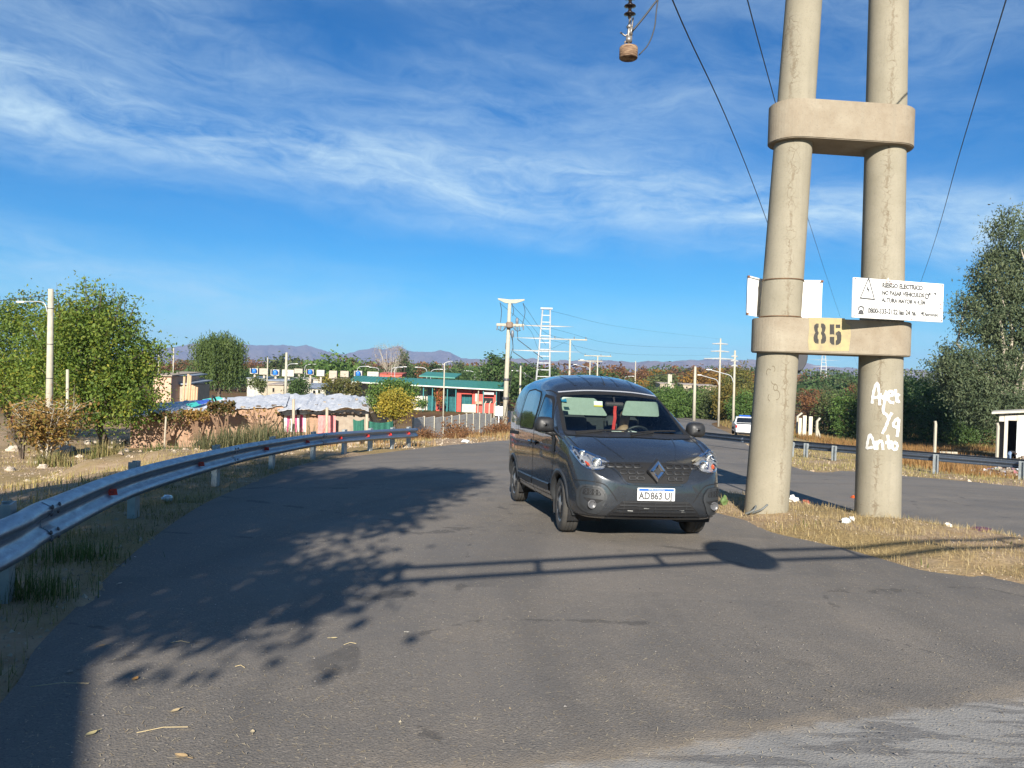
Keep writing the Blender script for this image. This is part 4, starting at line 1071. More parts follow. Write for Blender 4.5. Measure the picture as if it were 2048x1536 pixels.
        mm = MB(); yb = abs(hit(vw,1.22,1.06,0).y)
        mm.tube([(1.20,s*(yb-.02),1.10),(1.205,s*(yb+.03),1.115),(1.215,s*(yb+.07),1.13)],[.035,.030,.034],10)
        sec_ = rrect([(-.115,-.085),(.105,-.085),(.12,.03),(.085,.10),(-.07,.10),(-.115,.06)],.05,4)
        vs = []; k = len(sec_); cy = yb+.095
        for q,(dx,sc_) in enumerate([(-.100,.10),(-.098,.35),(-.088,.66),(-.066,.88),(-.02,1.0),(.035,1.0),(.05,.93)]):
            vs += [(1.22+dx, s*(cy+a_*sc_), 1.205+b_*sc_) for a_,b_ in sec_]
        mm.add(vs,[(i*k+j,i*k+(j+1)%k,(i+1)*k+(j+1)%k,(i+1)*k+j) for i in range(6) for j in range(k)]+[tuple(range(k))])
        mr = B(mm,'wing_mirror',M_plast,root,True)
        mb = MB(); mb.add([(1.268,s*(cy+a_*.93),1.205+b_*.93) for a_,b_ in sec_],[tuple(range(k))]); B(mb,'mirror_glass',M_chrome,mr)
        # headlamps
        hl = [(.48,.845),(.505,.812),(.575,.772),(.66,.762),(.725,.778),(.775,.815),(.815,.885),(.842,.955),(.835,.992),(.79,.975),(.72,.943),(.62,.897),(.53,.862)]
        hl = rrect(hl,.015,3); hl = hl if s>0 else mir(hl)
        ho = B(patch(hl,'front',.003,.04),'headlamp',pm('lamp_bowl_grey',(.62,.63,.65),(.45,.46,.48),18,.25,.7),root,True)
        B(ribbon(hl+[hl[0]],'front',.012,.012,2),'lamp_rim',M_chrome,ho)
        for (cy_,cz_,r_) in ((.62,.828,.052),(.745,.912,.036)):
            p = hit('front',s*cy_,cz_,.012); nrm = (hit('front',s*cy_,cz_,.05)-hit('front',s*cy_,cz_,.0)).normalized(); nrm = (nrm+Vector((-1.2,0,.1))).normalized()
            mb = MB(); mb.lathe([(r_*1.08,.012),(r_,.014),(r_*.8,-.002),(r_*.45,-.014),(.012,-.02)],p,22,nrm.to_track_quat('Z','Y').to_matrix()); B(mb,'reflector',M_chrome,ho,True)
            mb = MB(); mb.lathe([(.001,.022),(.012,.018),(.014,-.01)],p,12,nrm.to_track_quat('Z','Y').to_matrix()); B(mb,'bulb',pm('bulb_shade',(.7,.68,.6),None,9,.2,.3),ho,True)
        am = [(.700,.795),(.730,.802),(.752,.835),(.738,.845),(.708,.828)]; B(patch(am if s>0 else mir(am),'front',.010,.04),'indicator',pm('amber_indicator',(.50,.10,.02),(.35,.03,.015),40,.2,0,coat=.5),ho)
        for P in ([(.50,.872),(.60,.905),(.72,.955)],[(.66,.795),(.675,.85),(.69,.90)],[(.53,.84),(.56,.81),(.66,.80)]): B(ribbon(P if s>0 else mir(P)[::-1],'front',.014,.009),'lamp_divider',M_chrome,ho)
        B(patch(hl,'front',.026,.04),'lens',M_lens,ho,True)
        # fog-lamp pods in the bumper
        pod = [(.545,.49),(.60,.585),(.765,.60),(.805,.54),(.80,.38),(.74,.325),(.62,.315)]; pod = rrect(pod,.04); pod = pod if s>0 else mir(pod)
        B(patch(pod,'front',.006,.05),'fog_pod',M_plast2,root,True); B(ribbon(pod+[pod[0]],'front',.022,.016,2),'pod_rim',M_plast2,root)
        inn = rrect([(.60,.50),(.625,.56),(.76,.572),(.778,.50)],.02); inn = inn if s>0 else mir(inn); B(patch(inn,'front',.010,.05),'pod_mesh',M_seam,root)
        for k in range(4):
            for P in ([(.615+k*.04,.505),(.635+k*.04,.535),(.615+k*.04,.562)],[(.635+k*.04,.505),(.615+k*.04,.535),(.635+k*.04,.562)]): B(ribbon(P if s>0 else mir(P),'front',.006,.014,4),'mesh_bar',M_plast2,root)
        slot = [(.58,.455),(.765,.47),(.73,.43),(.64,.42)]; B(patch(slot if s>0 else mir(slot),'front',.010,.05),'pod_slot',M_seam,root)
        p = hit('front',s*.69,.405,.012); mb = MB(); mb.lathe([(.045,-.005),(.047,.012),(.040,.016),(.036,.008),(.001,.012)],p,22,Matrix.Rotation(R(-90),3,'Y')); B(mb,'fog_lamp',pm('fog_blank',(.09,.09,.095),None,9,.35),root,True)
        # bumper shoulder crease
        P = [(.43,.445),(.50,.545),(.58,.622),(.72,.645),(.83,.64)]; B(ribbon(P if s>0 else mir(P),'front',.010,.004),'bumper_crease',M_seam,body)
        P = [(.40,.292),(.52,.285),(.70,.275),(.80,.27)]; B(ribbon(P if s>0 else mir(P),'front',.006,.004),'bumper_crease',M_seam,body)
    # ---- nose: grille with pill-shaped chain bars and diamond emblem
    gr = [(-.56,.838),(-.40,.845),(-.15,.852),(.15,.852),(.40,.845),(.56,.838),(.575,.822),(.46,.79),(.40,.73),(.355,.665),(.30,.640),(-.30,.640),(-.355,.665),(-.40,.73),(-.46,.79),(-.575,.822)]
    grille = B(patch(rrect(gr,.012),'front',.004,.05),'grille',M_seam,root,True)
    B(ribbon([(-.57,.833),(-.46,.785),(-.40,.725),(-.355,.657),(-.28,.630),(0,.628),(.28,.630),(.355,.657),(.40,.725),(.46,.785),(.57,.833)],'front',.016,.010),'grille_frame',M_body,grille)
    def pill(cy, cz, hw, hh):
        P = [(cy+hw+hh*.9*math.cos(R(a)), cz+hh*math.sin(R(a))) for a in range(-75,76,30)]+[(cy-hw-hh*.9*math.cos(R(a)), cz+hh*math.sin(R(a))) for a in range(75,-76,-30)]
        I = [(cy+(y-cy)*.72, cz+(z-cz)*.55) for y,z in P]; n = len(P)
        vs = [hit('front',y,z,.006) for y,z in P]+[hit('front',cy+(y-cy)*.93,cz+(z-cz)*.85,.020) for y,z in P]+[hit('front',y,z,.016) for y,z in I]
        return MB().add(vs,[(r_*n+i,r_*n+(i+1)%n,(r_+1)*n+(i+1)%n,(r_+1)*n+i) for r_ in (0,1) for i in range(n)])
    Mbar = pm('satin_black_bar',(.016,.017,.019),None,9,.55)
    for s in (1,-1):
        for cz, ys in ((.812,(.185,.285,.385,.475)),(.750,(.165,.262,.355)),(.690,(.175,.265))):
            for i, cy in enumerate(ys):
                B(pill(s*cy,cz,.026,.024),'grille_link',Mbar,grille,True)
                if i: B(ribbon([(s*(cy-.055),cz),(s*(cy-.042),cz)],'front',.016,.012,1),'link_bar',Mbar,grille)
        B(ribbon([(s*.12,.812),(s*.16,.812)],'front',.016,.011,1),'link_bar',Mbar,grille)
    def dia(w1,h1,w2,h2,o1,o2,cz=.775):
        o_ = [(0,h1),(w1*.95,h1*.10),(w1*.95,-h1*.10),(0,-h1),(-w1*.95,-h1*.10),(-w1*.95,h1*.10)]; i_ = [(0,h2),(w2,h2*.06),(w2,-h2*.06),(0,-h2),(-w2,-h2*.06),(-w2,h2*.06)]
        x0 = hit('front',0,cz,0).x; x0 = min(x0, hit('front',0,cz-.1,0).x)
        vs = [(x0-o1,y,cz+z) for y,z in o_]+[(x0-o2,y,cz+z) for y,z in i_]; n = 6
        return vs, [(i,(i+1)%n,n+(i+1)%n,n+i) for i in range(n)]
    em = MB(); v_, f_ = dia(.110,.140,.094,.120,.0,.045); em.add(v_,f_); em.add(v_[6:],[tuple(range(6))]); em_o = B(em,'emblem_base',M_plast,grille)
    em = MB(); v_, f_ = dia(.086,.112,.062,.081,.046,.066); em.add(v_,f_); v_, f_ = dia(.062,.081,.036,.048,.066,.048); em.add(v_,f_); B(em,'emblem',M_chrome,grille)
    # ---- lower intake
    lo = rrect([(-.375,.452),(.375,.452),(.50,.33),(.535,.285),(-.535,.285),(-.50,.33)],.02)
    intake = B(patch(lo,'front',.003,.06),'lower_grille',M_seam,root,True)
    for k in range(5):
        z = .305+k*.034; hw = .515-(z-.285)*.9; P = [(-hw,z),(-hw*.5,z-.004),(0,z-.005),(hw*.5,z-.004),(hw,z)]
        B(ribbon(P,'front',.012,.014),'slat',M_plast,intake)
    for y in (-.36,-.18,0,.18,.36): B(ribbon([(y,.29),(y*.97,.448)],'front',.008,.009,2),'upright',M_plast,intake)
    for y,z in ((-.30,.36),(-.33,.335),(.28,.345),(.10,.37)): B(ribbon([(y-.03,z),(y+.03,z+.004)],'front',.010,.007,2),'radiator_glint',pm('glint_tone',(.5,.5,.48),None,9,.4,.5),intake)  # pale strips stand in for glints on the radiator
    B(ribbon([(-.54,.268),(-.27,.262),(0,.26),(.27,.262),(.54,.268)],'front',.024,.010),'chin',M_plast2,body)
    # ---- number plate
    px0 = min(hit('front',y,z,0).x for y in (-.2,0,.2) for z in (.46,.53,.6))-.012
    plate = MB(); plate.bbox((px0,0,.525),(.012,.425,.138),.006); plate = B(plate,'number_plate',pm('plate_white',(.80,.80,.80),None,9,.4),root)
    f = lambda lift: (lambda y,z: (px0-.006-lift, y, .525+z))
    q = MB(); g = f(.0012); q.add([g(.198,.036),g(-.198,.036),g(-.198,.063),g(.198,.063)],[(0,1,2,3)]); B(q,'plate_band',pm('plate_blue',(.02,.11,.52),None,9,.4),plate)
    q = MB(); text_geo('REPUBLICA ARGENTINA',.017,q,lambda x,y: f(.002)(-(x),.045+y),0,'CENTER'); B(q,'plate_country',pm('plate_text_white',(.8,.8,.8),None,9,.4),plate)
    for s_, y0 in (('AD',.135),('863',0),('UJ',-.135)):
        q = MB(); text_geo(s_,.112,q,lambda x,y: f(.002)(-(x*.80)+y0,-.050+y*.95),.0042,'CENTER'); B(q,'plate_characters',M_ink,plate)
    # ---- bonnet gaps, washer jets, roof ribs, wipers
    for s in (1,-1):
        B(ribbon([(.135,s*.50),(.22,s*.60),(.36,s*.70),(.55,s*.755),(.78,s*.775),(1.0,s*.79)],'top',.010,.0025),'bonnet_gap',M_seam,body)
        B(ribbon([(.22,s*.30),(.50,s*.42),(.85,s*.50)],'top',.012,.005),'bonnet_rib',M_body,body)
        mb = MB(); mb.bbox(hit('top',.86,s*.27,.008),(.03,.022,.014),.005); B(mb,'washer_jet',M_plast,body)
        for yy in (.20,.44):
            o_ = ribbon([(1.95,s*yy*.92),(2.4,s*yy),(3.2,s*yy),(4.0,s*yy)],'top',.035,.005); B(o_,'roof_rib',M_body,body,True)
    aer = MB(); p = hit('top',1.95,0,.0); aer.tube([p,p+Vector((.16,0,.10)),p+Vector((.34,0,.20))],[.006,.004,.002],6); B(aer,'aerial',M_plast)
    B(ribbon([(2.62,-.62),(2.62,0),(2.62,.62)],'top',.006,.003),'roof_seam',M_seam,body)
    B(patch(rrect([(-.77,1.100),(-.4,1.092),(0,1.102),(.4,1.092),(.77,1.100),(.78,1.14),(.40,1.143),(0,1.153),(-.40,1.143),(-.78,1.14)],.01),'front',.007,.06),'cowl',M_plast,body,True)
    for y0,y1,z1 in ((.66,.02,1.155),(.02,-.62,1.17)):
        mb = MB(); P = [hit('front',y0+(y1-y0)*k/6, 1.122+(z1-1.122)*k/6+.012*math.sin(k/6*3.1), .022) for k in range(7)]; mb.tube(P,.009,6)
        mb.tube([hit('front',y0,1.11,.015),hit('front',(y0+y1)/2,1.14,.028)],.010,6); B(mb,'wiper',M_seam)
    # ---- wheels
    tyre = [(.205,-.085),(.235,-.094),(.275,-.096),(.298,-.088),(.310,-.070),(.3135,-.05),(.3135,-.045),(.307,-.043),(.307,-.037),(.3135,-.035),(.3145,-.004),(.308,-.002),(.308,.004),(.3145,.006),(.3135,.035),(.307,.037),(.307,.043),(.3135,.045),(.3135,.05),(.310,.070),(.298,.088),(.275,.096),(.235,.094),(.205,.085)]
    for i,(a,b) in enumerate(WC):
        for s in (1,-1):
            wo = empty('wheel',(a,s*.765,.311),parent=root); ORG[wo] = Vector((0,0,0))
            if i == 0: wo.rotation_euler = (0,0,R(-5))
            Mx = Matrix.Rotation(R(-90*s),3,'X')
            B(MB().lathe(tyre,(0,0,0),48,Mx),'tyre',M_rubber,wo,True)
            rim = MB().lathe([(.212,.080),(.205,.086),(.196,.084),(.188,.072),(.12,.082),(.065,.090),(.060,.096),(.001,.098)],(0,0,0),40,Mx); B(rim,'rim',M_hub,wo,True)
            for k in range(7):
                an = 2*math.pi*k/7+.2; sl = MB(); P = [(.095,-.035),(.172,-.055),(.184,-.02),(.184,.03),(.165,.048),(.11,.03)]
                ca, sa = math.cos(an), math.sin(an)
                sl.add([Mx @ Vector((x*ca-y*sa, x*sa+y*ca, .0905-.06*max(0,math.hypot(x,y)-.11)**1)) for x,y in P],[tuple(range(6))]); B(sl,'rim_slot',M_seam,wo)
            B(MB().lathe([(.20,-.08),(.20,.0),(.05,.0)],(0,0,0),24,Mx),'brake_drum',M_seam,wo,True)
    # ---- cabin
    cab = MB(); cab.box((2.42,0,.95),(.03,1.30,1.36)); cab.box((1.7,0,.42),(1.4,1.5,.04)); B(cab,'bulkhead',M_dark)
    db = MB(); n = 14; prof = [(1.03,1.085),(1.18,1.09),(1.38,1.065),(1.50,1.03),(1.56,.97),(1.55,.85),(1.45,.70),(1.35,.55)]
    for i in range(len(prof)): pass
    vs = [(x,y,z+.02*math.cos(y*3)) for y in np.linspace(-.74,.74,n) for x,z in prof]; k = len(prof)
    db.add(vs,[(i*k+j,i*k+j+1,(i+1)*k+j+1,(i+1)*k+j) for i in range(n-1) for j in range(k-1)]); B(db,'dashboard',pm('dash_plastic',(.040,.041,.043),None,14,.7),root,True)
    for y in (-.37,.37):
        st = empty('seat',(2.05,y,.60),parent=root); ORG[st] = Vector((0,0,0))
        mb = MB(); mb.bbox((-.02,0,.08),(.50,.50,.18),.06); B(mb,'cushion',M_cloth,st,True)
        mb = MB(); mb.bbox((.23,0,.44),(.14,.48,.62),.055,M=Matrix.Rotation(R(12),3,'Y')); B(mb,'seat_back',M_cloth,st,True)
        mb = MB(); mb.bbox((.31,0,.82),(.09,.26,.18),.04); B(mb,'head_rest',M_cloth,st,True)
    Mv = pm('visor_vinyl',(.27,.31,.27),(.24,.28,.24),20,.6)
    for y, P in ((.36,[(-.30,-.115),(.27,-.115),(.30,-.08),(.30,.105),(-.14,.105),(-.21,.03),(-.27,-.06)]),(-.33,[(-.31,-.10),(.20,-.10),(.13,.09),(-.30,.09)])):
        mb = MB(); M = Matrix.Translation((1.66 if y>0 else 1.66,y,1.405)) @ Matrix(((.42,0,1,0),(0,1,0,0),(0,0,0,0),(0,0,0,1))).to_4x4() if False else None
        vs = []
        for th in (0,.018): vs += [(1.63+.25*b_+th, y+a_, 1.455+b_) for a_,b_ in rrect([(p if y>0 else p) for p in P],.03)]
        k = len(vs)//2; mb.add(vs,[tuple(range(k)),tuple(range(2*k-1,k-1,-1))]+[(i,k+i,k+(i+1)%k,(i+1)%k) for i in range(k)]); vz = B(mb,'sun_visor',Mv)
        if y > 0:
            st = MB(); st.add([(1.622+.25*b_-.004,y-.235+a_,1.455+b_) for a_,b_ in ((.0,.0),(.115,.0),(.115,.07),(.0,.07))],[(0,1,2,3)]); B(st,'visor_sticker',M_white,vz)
            st = MB(); st.add([(1.622+.25*b_-.006,y-.235+a_,1.455+b_) for a_,b_ in ((.0,.0),(.115,.0),(.115,.018),(.0,.018))],[(0,1,2,3)]); B(st,'visor_sticker_band',pm('yellow_sticker',(.75,.55,.03),None,9,.5),vz)
    mb = MB(); mb.bbox((1.52,.0,1.49),(.03,.24,.065),.012); rv = B(mb,'rear_view_mirror',M_plast); mb = MB(); mb.tube([(1.52,0,1.51),(1.56,0,1.58)],.012,6); B(mb,'mirror_stalk',M_plast,rv)
    hd = MB(); hd.box((1.95,0,1.60),(.40,1.1,.03)); B(hd,'headliner',M_dark)
    sw_ = MB(); c = Vector((1.72,-.37,1.06)); ax = Vector((.85,0,.50)).normalized(); u = ax.orthogonal().normalized(); v = ax.cross(u)
    P = [c+(u*math.cos(t_)+v*math.sin(t_))*.185 for t_ in np.linspace(0,2*math.pi,29)]; sw_.tube(P,.016,8,False); sw_.tube([c+u*.18,c-u*.18],.014,6); sw_.tube([c+v*.18,c-v*.18],.014,6); sw_.tube([c,c+Vector((-.25,0,-.12))],.03,8); B(sw_,'steering_wheel',M_plast,root,True)
    for y, z, c_ in ((.64,1.525,(.02,.22,.42)),(.645,1.42,(.02,.05,.06))):
        P = [(y-.035,z-.02),(y+.03,z-.02),(y+.03,z+.02),(y-.035,z+.02)]; mb = MB(); mb.add([hit('front',a_,b_,-.004) for a_,b_ in P],[(0,1,2,3)]); B(mb,'windscreen_sticker',pm('sticker_%d'%int(z*100),c_,None,9,.5),ws)
    return root
van = build_van()
def to_van(p): return van.matrix_basis @ Vector(p)
# red ribbon hanging from the mirror: a thing of its own inside the van
def ribbon_charm():
    P = [(1.485,.0,1.47),(1.483,.004,1.40),(1.485,.0,1.32),(1.487,.010,1.24),(1.486,.014,1.16)]; mb = MB(); vs = []
    for i,(x,y,z) in enumerate(P):
        for a,b in ((-.020,-.003),(.020,-.003),(.020,.003),(-.020,.003)): vs.append(to_van((x+b+.004*math.sin(i*2),y+a,z)))
    mb.add(vs,[(4*i+k,4*i+(k+1)%4,4*i+4+(k+1)%4,4*i+4+k) for i in range(4) for k in range(4)]+[(0,1,2,3),(16,19,18,17)])
    thing_mesh('hanging_ribbon',mb,pm('red_ribbon',(.62,.04,.03),(.50,.02,.02),30,.6),'red ribbon hanging from the rear-view mirror of the grey van','ribbon')
ribbon_charm()
# ------------------------------------------------------------------ people
SKIN = pm('skin', (.42,.26,.17), (.36,.21,.13), 12, .6)
HAIR = pm('dark_hair', (.012,.010,.009), None, 30, .7)
def figure(name, J, zones, mats, label, loc, rz, hair=True, scale=1.0, base_off=0.0):
    """one continuous skinned body. J: joint -> (x,y,z,radius); zones: list of (joint pair, material index)"""
    chains = [('pelvis','belly','chest','neck0','neck','head0','head1','head2'),('chest','shL','elL','wrL'),('chest','shR','elR','wrR'),('pelvis','hipL','knL','anL','toL'),('pelvis','hipR','knR','anR','toR'),('head1','nose')]
    J = dict(J)
    for s in 'LR':
        w_, e_ = np.array(J['wr'+s][:3]), np.array(J['el'+s][:3]); d = (w_-e_)/np.linalg.norm(w_-e_)
        side = np.cross(d, (0,0,1.0)); side = side/(np.linalg.norm(side)+1e-6) if np.linalg.norm(side) > .1 else np.array((1.0,0,0)); up = np.cross(side, d)
        J['pa'+s] = tuple(w_+d*.07)+(.026,); chains.append(('wr'+s,'pa'+s))
        for k,(o,l) in enumerate(((-1.3,.060),(-.45,.080),(.45,.085),(1.3,.070))):
            a = w_+d*.10+side*.018*o; b = a+d*l*.6-up*.015; J['f%d'%k+s] = tuple(a)+(.010,); J['g%d'%k+s] = tuple(b)+(.008,); chains.append(('pa'+s,'f%d'%k+s,'g%d'%k+s))
        a = w_+d*.04+side*.045; J['t0'+s] = tuple(a)+(.011,); J['t1'+s] = tuple(a+d*.035+side*.012)+(.009,); chains.append(('wr'+s,'t0'+s,'t1'+s))
    idx = {k: i for i, k in enumerate(J)}; E = set()
    for ch in chains:
        for a, b in zip(ch[:-1], ch[1:]):
            if a in idx and b in idx: E.add((idx[a], idx[b]))
    me = bpy.data.meshes.new(name); me.from_pydata([v[:3] for v in J.values()], list(E), []); me.update()
    ob = bpy.data.objects.new(name, me); col.objects.link(ob)
    md = ob.modifiers.new('s','SKIN'); md.use_smooth_shade = True
    for i, v in enumerate(J.values()): me.skin_vertices[0].data[i].radius = (v[3], v[3]*(v[4] if len(v) > 4 else 1.0))
    me.skin_vertices[0].data[idx['pelvis']].use_root = True
    ob.modifiers.new('d','SUBSURF').levels = 2
    dg = bpy.context.evaluated_depsgraph_get(); m2 = bpy.data.meshes.new_from_object(ob.evaluated_get(dg)); bpy.data.objects.remove(ob); bpy.data.meshes.remove(me)
    m2.name = name
    # clothes and skin by nearest bone
    segs = [(np.array(J[a][:3]), np.array(J[b][:3]), k) for a, b, k in zones]
    mi = []
    for p in m2.polygons:
        c = np.array(p.center); best = (9, 0)
        for a, b, k in segs:
            ab = b-a; t = np.clip(((c-a)@ab)/(ab@ab+1e-9),0,1); d = np.linalg.norm(c-a-t*ab)
            if d < best[0]: best = (d, k)
        mi.append(best[1])
    m2.materials.clear()
    for k in mats: m2.materials.append(k)
    m2.polygons.foreach_set('material_index', mi); m2.polygons.foreach_set('use_smooth', [True]*len(mi))
    o = bpy.data.objects.new(name, m2); col.objects.link(o); o.location = loc; o.rotation_euler = (0,0,rz); o.scale = (scale,)*3
    tag(o, label, 'person')
    if hair:
        h, h2 = np.array(J['head1'][:3]), np.array(J['head2'][:3]); r_ = J['head1'][3]; mb = MB(); vs = []; n = 18; rows = 7
        ax = (h2-h)/np.linalg.norm(h2-h); f = np.array(J['nose'][:3])-h; f = f-ax*(f@ax); f = f/np.linalg.norm(f); sd = np.cross(ax,f)
        for i in range(rows):
            th = math.pi*.5*i/(rows-1)*1.15
            for j in range(n):
                a = 2*math.pi*j/n; back = .5-.5*math.cos(a); q = th*(.62+.55*back)
                d = ax*math.cos(q)*1.22+(f*math.cos(a)*1.12+sd*math.sin(a))*math.sin(q); vs.append(h+ax*.035+d*r_*1.10)
        mb.add(vs,[(i*n+j,i*n+(j+1)%n,(i+1)*n+(j+1)%n,(i+1)*n+j) for i in range(rows-1) for j in range(n)])
        mb.build('hair', HAIR, o, True, local=True)
    return o
Z = [('pelvis','belly',1),('belly','chest',0),('chest','neck0',0),('neck0','neck',2),('neck','head0',2),('head0','head1',2),('head1','head2',2),('chest','shL',0),('shL','elL',0),('elL','wrL',3),('chest','shR',0),('shR','elR',0),('elR','wrR',3),('wrL','paL',2),('wrR','paR',2),
     ('pelvis','hipL',1),('hipL','knL',1),('knL','anL',1),('anL','toL',4),('pelvis','hipR',1),('hipR','knR',1),('knR','anR',1),('anR','toR',4)]
STAND = dict(pelvis=(0,0,.94,.135,.8), belly=(0,0,1.08,.128,.75), chest=(0,.0,1.30,.155,.68), neck0=(0,0,1.44,.075), neck=(0,0,1.50,.055), head0=(0,.015,1.57,.068), head1=(0,.02,1.65,.088), head2=(0,.01,1.72,.070), nose=(0,.115,1.635,.014),
  shL=(-.19,0,1.38,.062), elL=(-.24,-.03,1.10,.046), wrL=(-.17,.10,.95,.032), shR=(.19,0,1.38,.062), elR=(.24,-.03,1.10,.046), wrR=(.17,.10,.95,.032),
  hipL=(-.09,0,.88,.088), knL=(-.10,.01,.50,.060), anL=(-.10,-.01,.09,.042), toL=(-.11,.14,.035,.036), hipR=(.09,0,.88,.088), knR=(.10,.01,.50,.060), anR=(.10,-.01,.09,.042), toR=(.11,.14,.035,.036))
_red = pm('red_vest', (.55,.03,.04), (.45,.02,.03), 20, .8); _wht = pm('white_cotton', (.72,.72,.70), (.62,.62,.61), 20, .9); _blue = pm('blue_trousers', (.025,.07,.34), (.02,.05,.25), 14, .9)
_jean = pm('faded_jeans', (.16,.24,.36), (.10,.15,.25), 14, .9); _dk = pm('dark_jumper', (.022,.020,.024), None, 14, .9); _shoe = pm('dark_shoe', (.03,.028,.027), None, 14, .7)
p = gnd(21, 52); p.z = T(p.x,p.y)
figure('person', STAND, Z, [_red,_blue,SKIN,_wht,_shoe], 'person in red vest and blue trousers standing by the leafy tree', p, R(30), scale=.93)
BEND = dict(STAND); BEND.update(belly=(0,.10,1.04,.13,.8), chest=(0,.30,1.08,.155,.7), neck0=(0,.42,1.06,.075), neck=(0,.47,1.03,.055), head0=(0,.53,.99,.068), head1=(0,.60,.95,.088), head2=(0,.66,.92,.07), nose=(0,.62,.85,.014),
  shL=(-.19,.34,1.08,.062), elL=(-.22,.40,.80,.046), wrL=(-.14,.52,.58,.032), shR=(.19,.34,1.08,.062), elR=(.22,.40,.80,.046), wrR=(.14,.52,.58,.032), knL=(-.10,.06,.50,.062), knR=(.10,.03,.50,.062))
DRIVE = dict(STAND); DRIVE.update(pelvis=(0,0,.20,.15,.9), belly=(0,-.02,.36,.14,.8), chest=(0,-.05,.58,.165,.72), neck0=(0,-.04,.72,.08), neck=(0,-.02,.78,.058), head0=(0,.01,.85,.068), head1=(0,.02,.93,.090), head2=(0,.01,1.00,.072), nose=(0,.118,.915,.015),
  shL=(-.20,-.04,.66,.066), elL=(-.26,.14,.46,.048), wrL=(-.15,.33,.60,.034), shR=(.20,-.04,.66,.066), elR=(.26,.14,.46,.048), wrR=(.15,.33,.60,.034),
  hipL=(-.10,.06,.18,.09), knL=(-.13,.42,.20,.062), anL=(-.13,.55,-.15,.045), toL=(-.13,.67,-.18,.036), hipR=(.10,.06,.18,.09), knR=(.13,.42,.20,.062), anR=(.13,.55,-.15,.045), toR=(.13,.67,-.18,.036))
dpos = to_van((1.98,-.30,.435)); fw = (to_van((0,0,0))-to_van((1,0,0)))
drv = figure('person', DRIVE, Z, [_wht,_dk,SKIN,SKIN,_shoe], 'driver in white shirt at the wheel of the grey van', dpos, math.atan2(fw.y,fw.x)-math.pi/2)

# ------------------------------------------------------------------ white pickup on the far road
def pickup():
    d = 57.0; c = at(1493, 890, d); c = Vector((c.x, c.y, float(base_h(c.x,c.y)))); hd = Vector((.20,.98,0)).normalized()
    root = empty('pickup_truck', tuple(c), (0,0,math.atan2(hd.y,hd.x)), 'white pickup truck driving away on the road beyond the left concrete pole', 'pickup truck'); ORG[root] = Vector((0,0,0))
    Mw = paint('white_car_paint', (.62,.63,.63)); B = lambda mb,n,mt,par=root,sm=False: mb.build(n,mt,par,sm,local=True)
    def loft(secs, w_):     # closed side outline extruded with tumblehome: secs list of (x,z,halfwidth)
        mb = MB(); n = len(secs); vs = [(x,w2,z) for x,z,w2 in secs]+[(x,-w2,z) for x,z,w2 in secs]
        mb.add(vs,[tuple(range(n-1,-1,-1)),tuple(range(n,2*n))]+[(i,(i+1)%n,n+(i+1)%n,n+i) for i in range(n)]); return mb
    lower = [(0,.42,.80),(.04,.36,.80),(.5,.34,.82),(3.6,.34,.82),(4.15,.38,.78),(4.25,.55,.74),(4.18,.74,.74),(3.3,.92,.80),(3.2,.96,.82),(.05,.98,.82),(0,.94,.81)]
    b = B(loft(lower,.8),'body',Mw); md = b.modifiers.new('b','BEVEL'); md.width = .05; md.segments = 3; md.limit_method = 'NONE'; b.data.polygons.foreach_set('use_smooth',[True]*len(b.data.polygons))
    cab_ = [(1.55,.95,.80),(1.78,1.40,.66),(1.90,1.46,.62),(2.55,1.46,.62),(3.30,.95,.78)]
    cb = B(loft(cab_,.7),'cab',Mw,root); md = cb.modifiers.new('b','BEVEL'); md.width = .04; md.segments = 2; md.limit_method = 'NONE'
    gl = MB(); gl.add([(1.575,.66,1.02),(1.575,-.66,1.02),(1.755,-.57,1.38),(1.755,.57,1.38)],[(0,1,2,3)]); B(gl,'rear_window',M_panel,cb)
    for s in (1,-1):
        gl = MB(); gl.add([(1.72,s*.795,1.0),(2.35,s*.795,1.0),(2.35,s*.665,1.38),(1.86,s*.665,1.38)],[(0,1,2,3)]); B(gl,'side_window',M_panel,cb)
        tl = MB(); tl.bbox((.02,s*.755,.80),(.05,.12,.22),.012); B(tl,'tail_light',pm('tail_red',(.45,.015,.012),None,9,.25,0,coat=.4),root)
        mm = MB(); mm.bbox((2.95,s*.92,1.02),(.10,.18,.13),.03); B(mm,'wing_mirror',M_plast,root)
        for x in (.72,3.42):
            Mx = Matrix.Rotation(R(-90*s),3,'X'); B(MB().lathe([(.17,.08),(.27,.085),(.30,.06),(.30,-.06),(.27,-.085),(.17,-.08)],(x,s*.72,.30),24,Mx),'tyre',M_rubber,root,True)
            B(MB().lathe([(.18,.075),(.12,.06),(.001,.08)],(x,s*.72,.30),20,Mx),'rim',M_hub,root,True)
    tg = MB(); tg.bbox((-.012,0,.72),(.03,1.38,.44),.012); B(tg,'tailgate',Mw,root)
    bp = MB(); bp.bbox((-.05,0,.45),(.14,1.60,.15),.03); B(bp,'bumper',Mw,root); bd = MB(); bd.box((-.10,0,.345),(.10,1.45,.06)); B(bd,'valance',M_plast,root)
    pl = MB(); pl.box((-.125,0,.46),(.01,.40,.12)); B(pl,'number_plate',M_white,root)
    bed = MB(); bed.box((.80,0,.985),(1.42,1.40,.02)); B(bed,'bed_cover',M_seam,root)
    ft = MB(); ft.box((1.4,0,.30),(2.4,1.1,.18)); B(ft,'chassis',M_seam,root)
    lb = MB(); lb.bbox((2.15,0,1.52),(.18,.85,.10),.03); B(lb,'roof_light_bar',pm('blue_beacon',(.02,.10,.45),None,9,.2,0,coat=.5),root)
pickup()
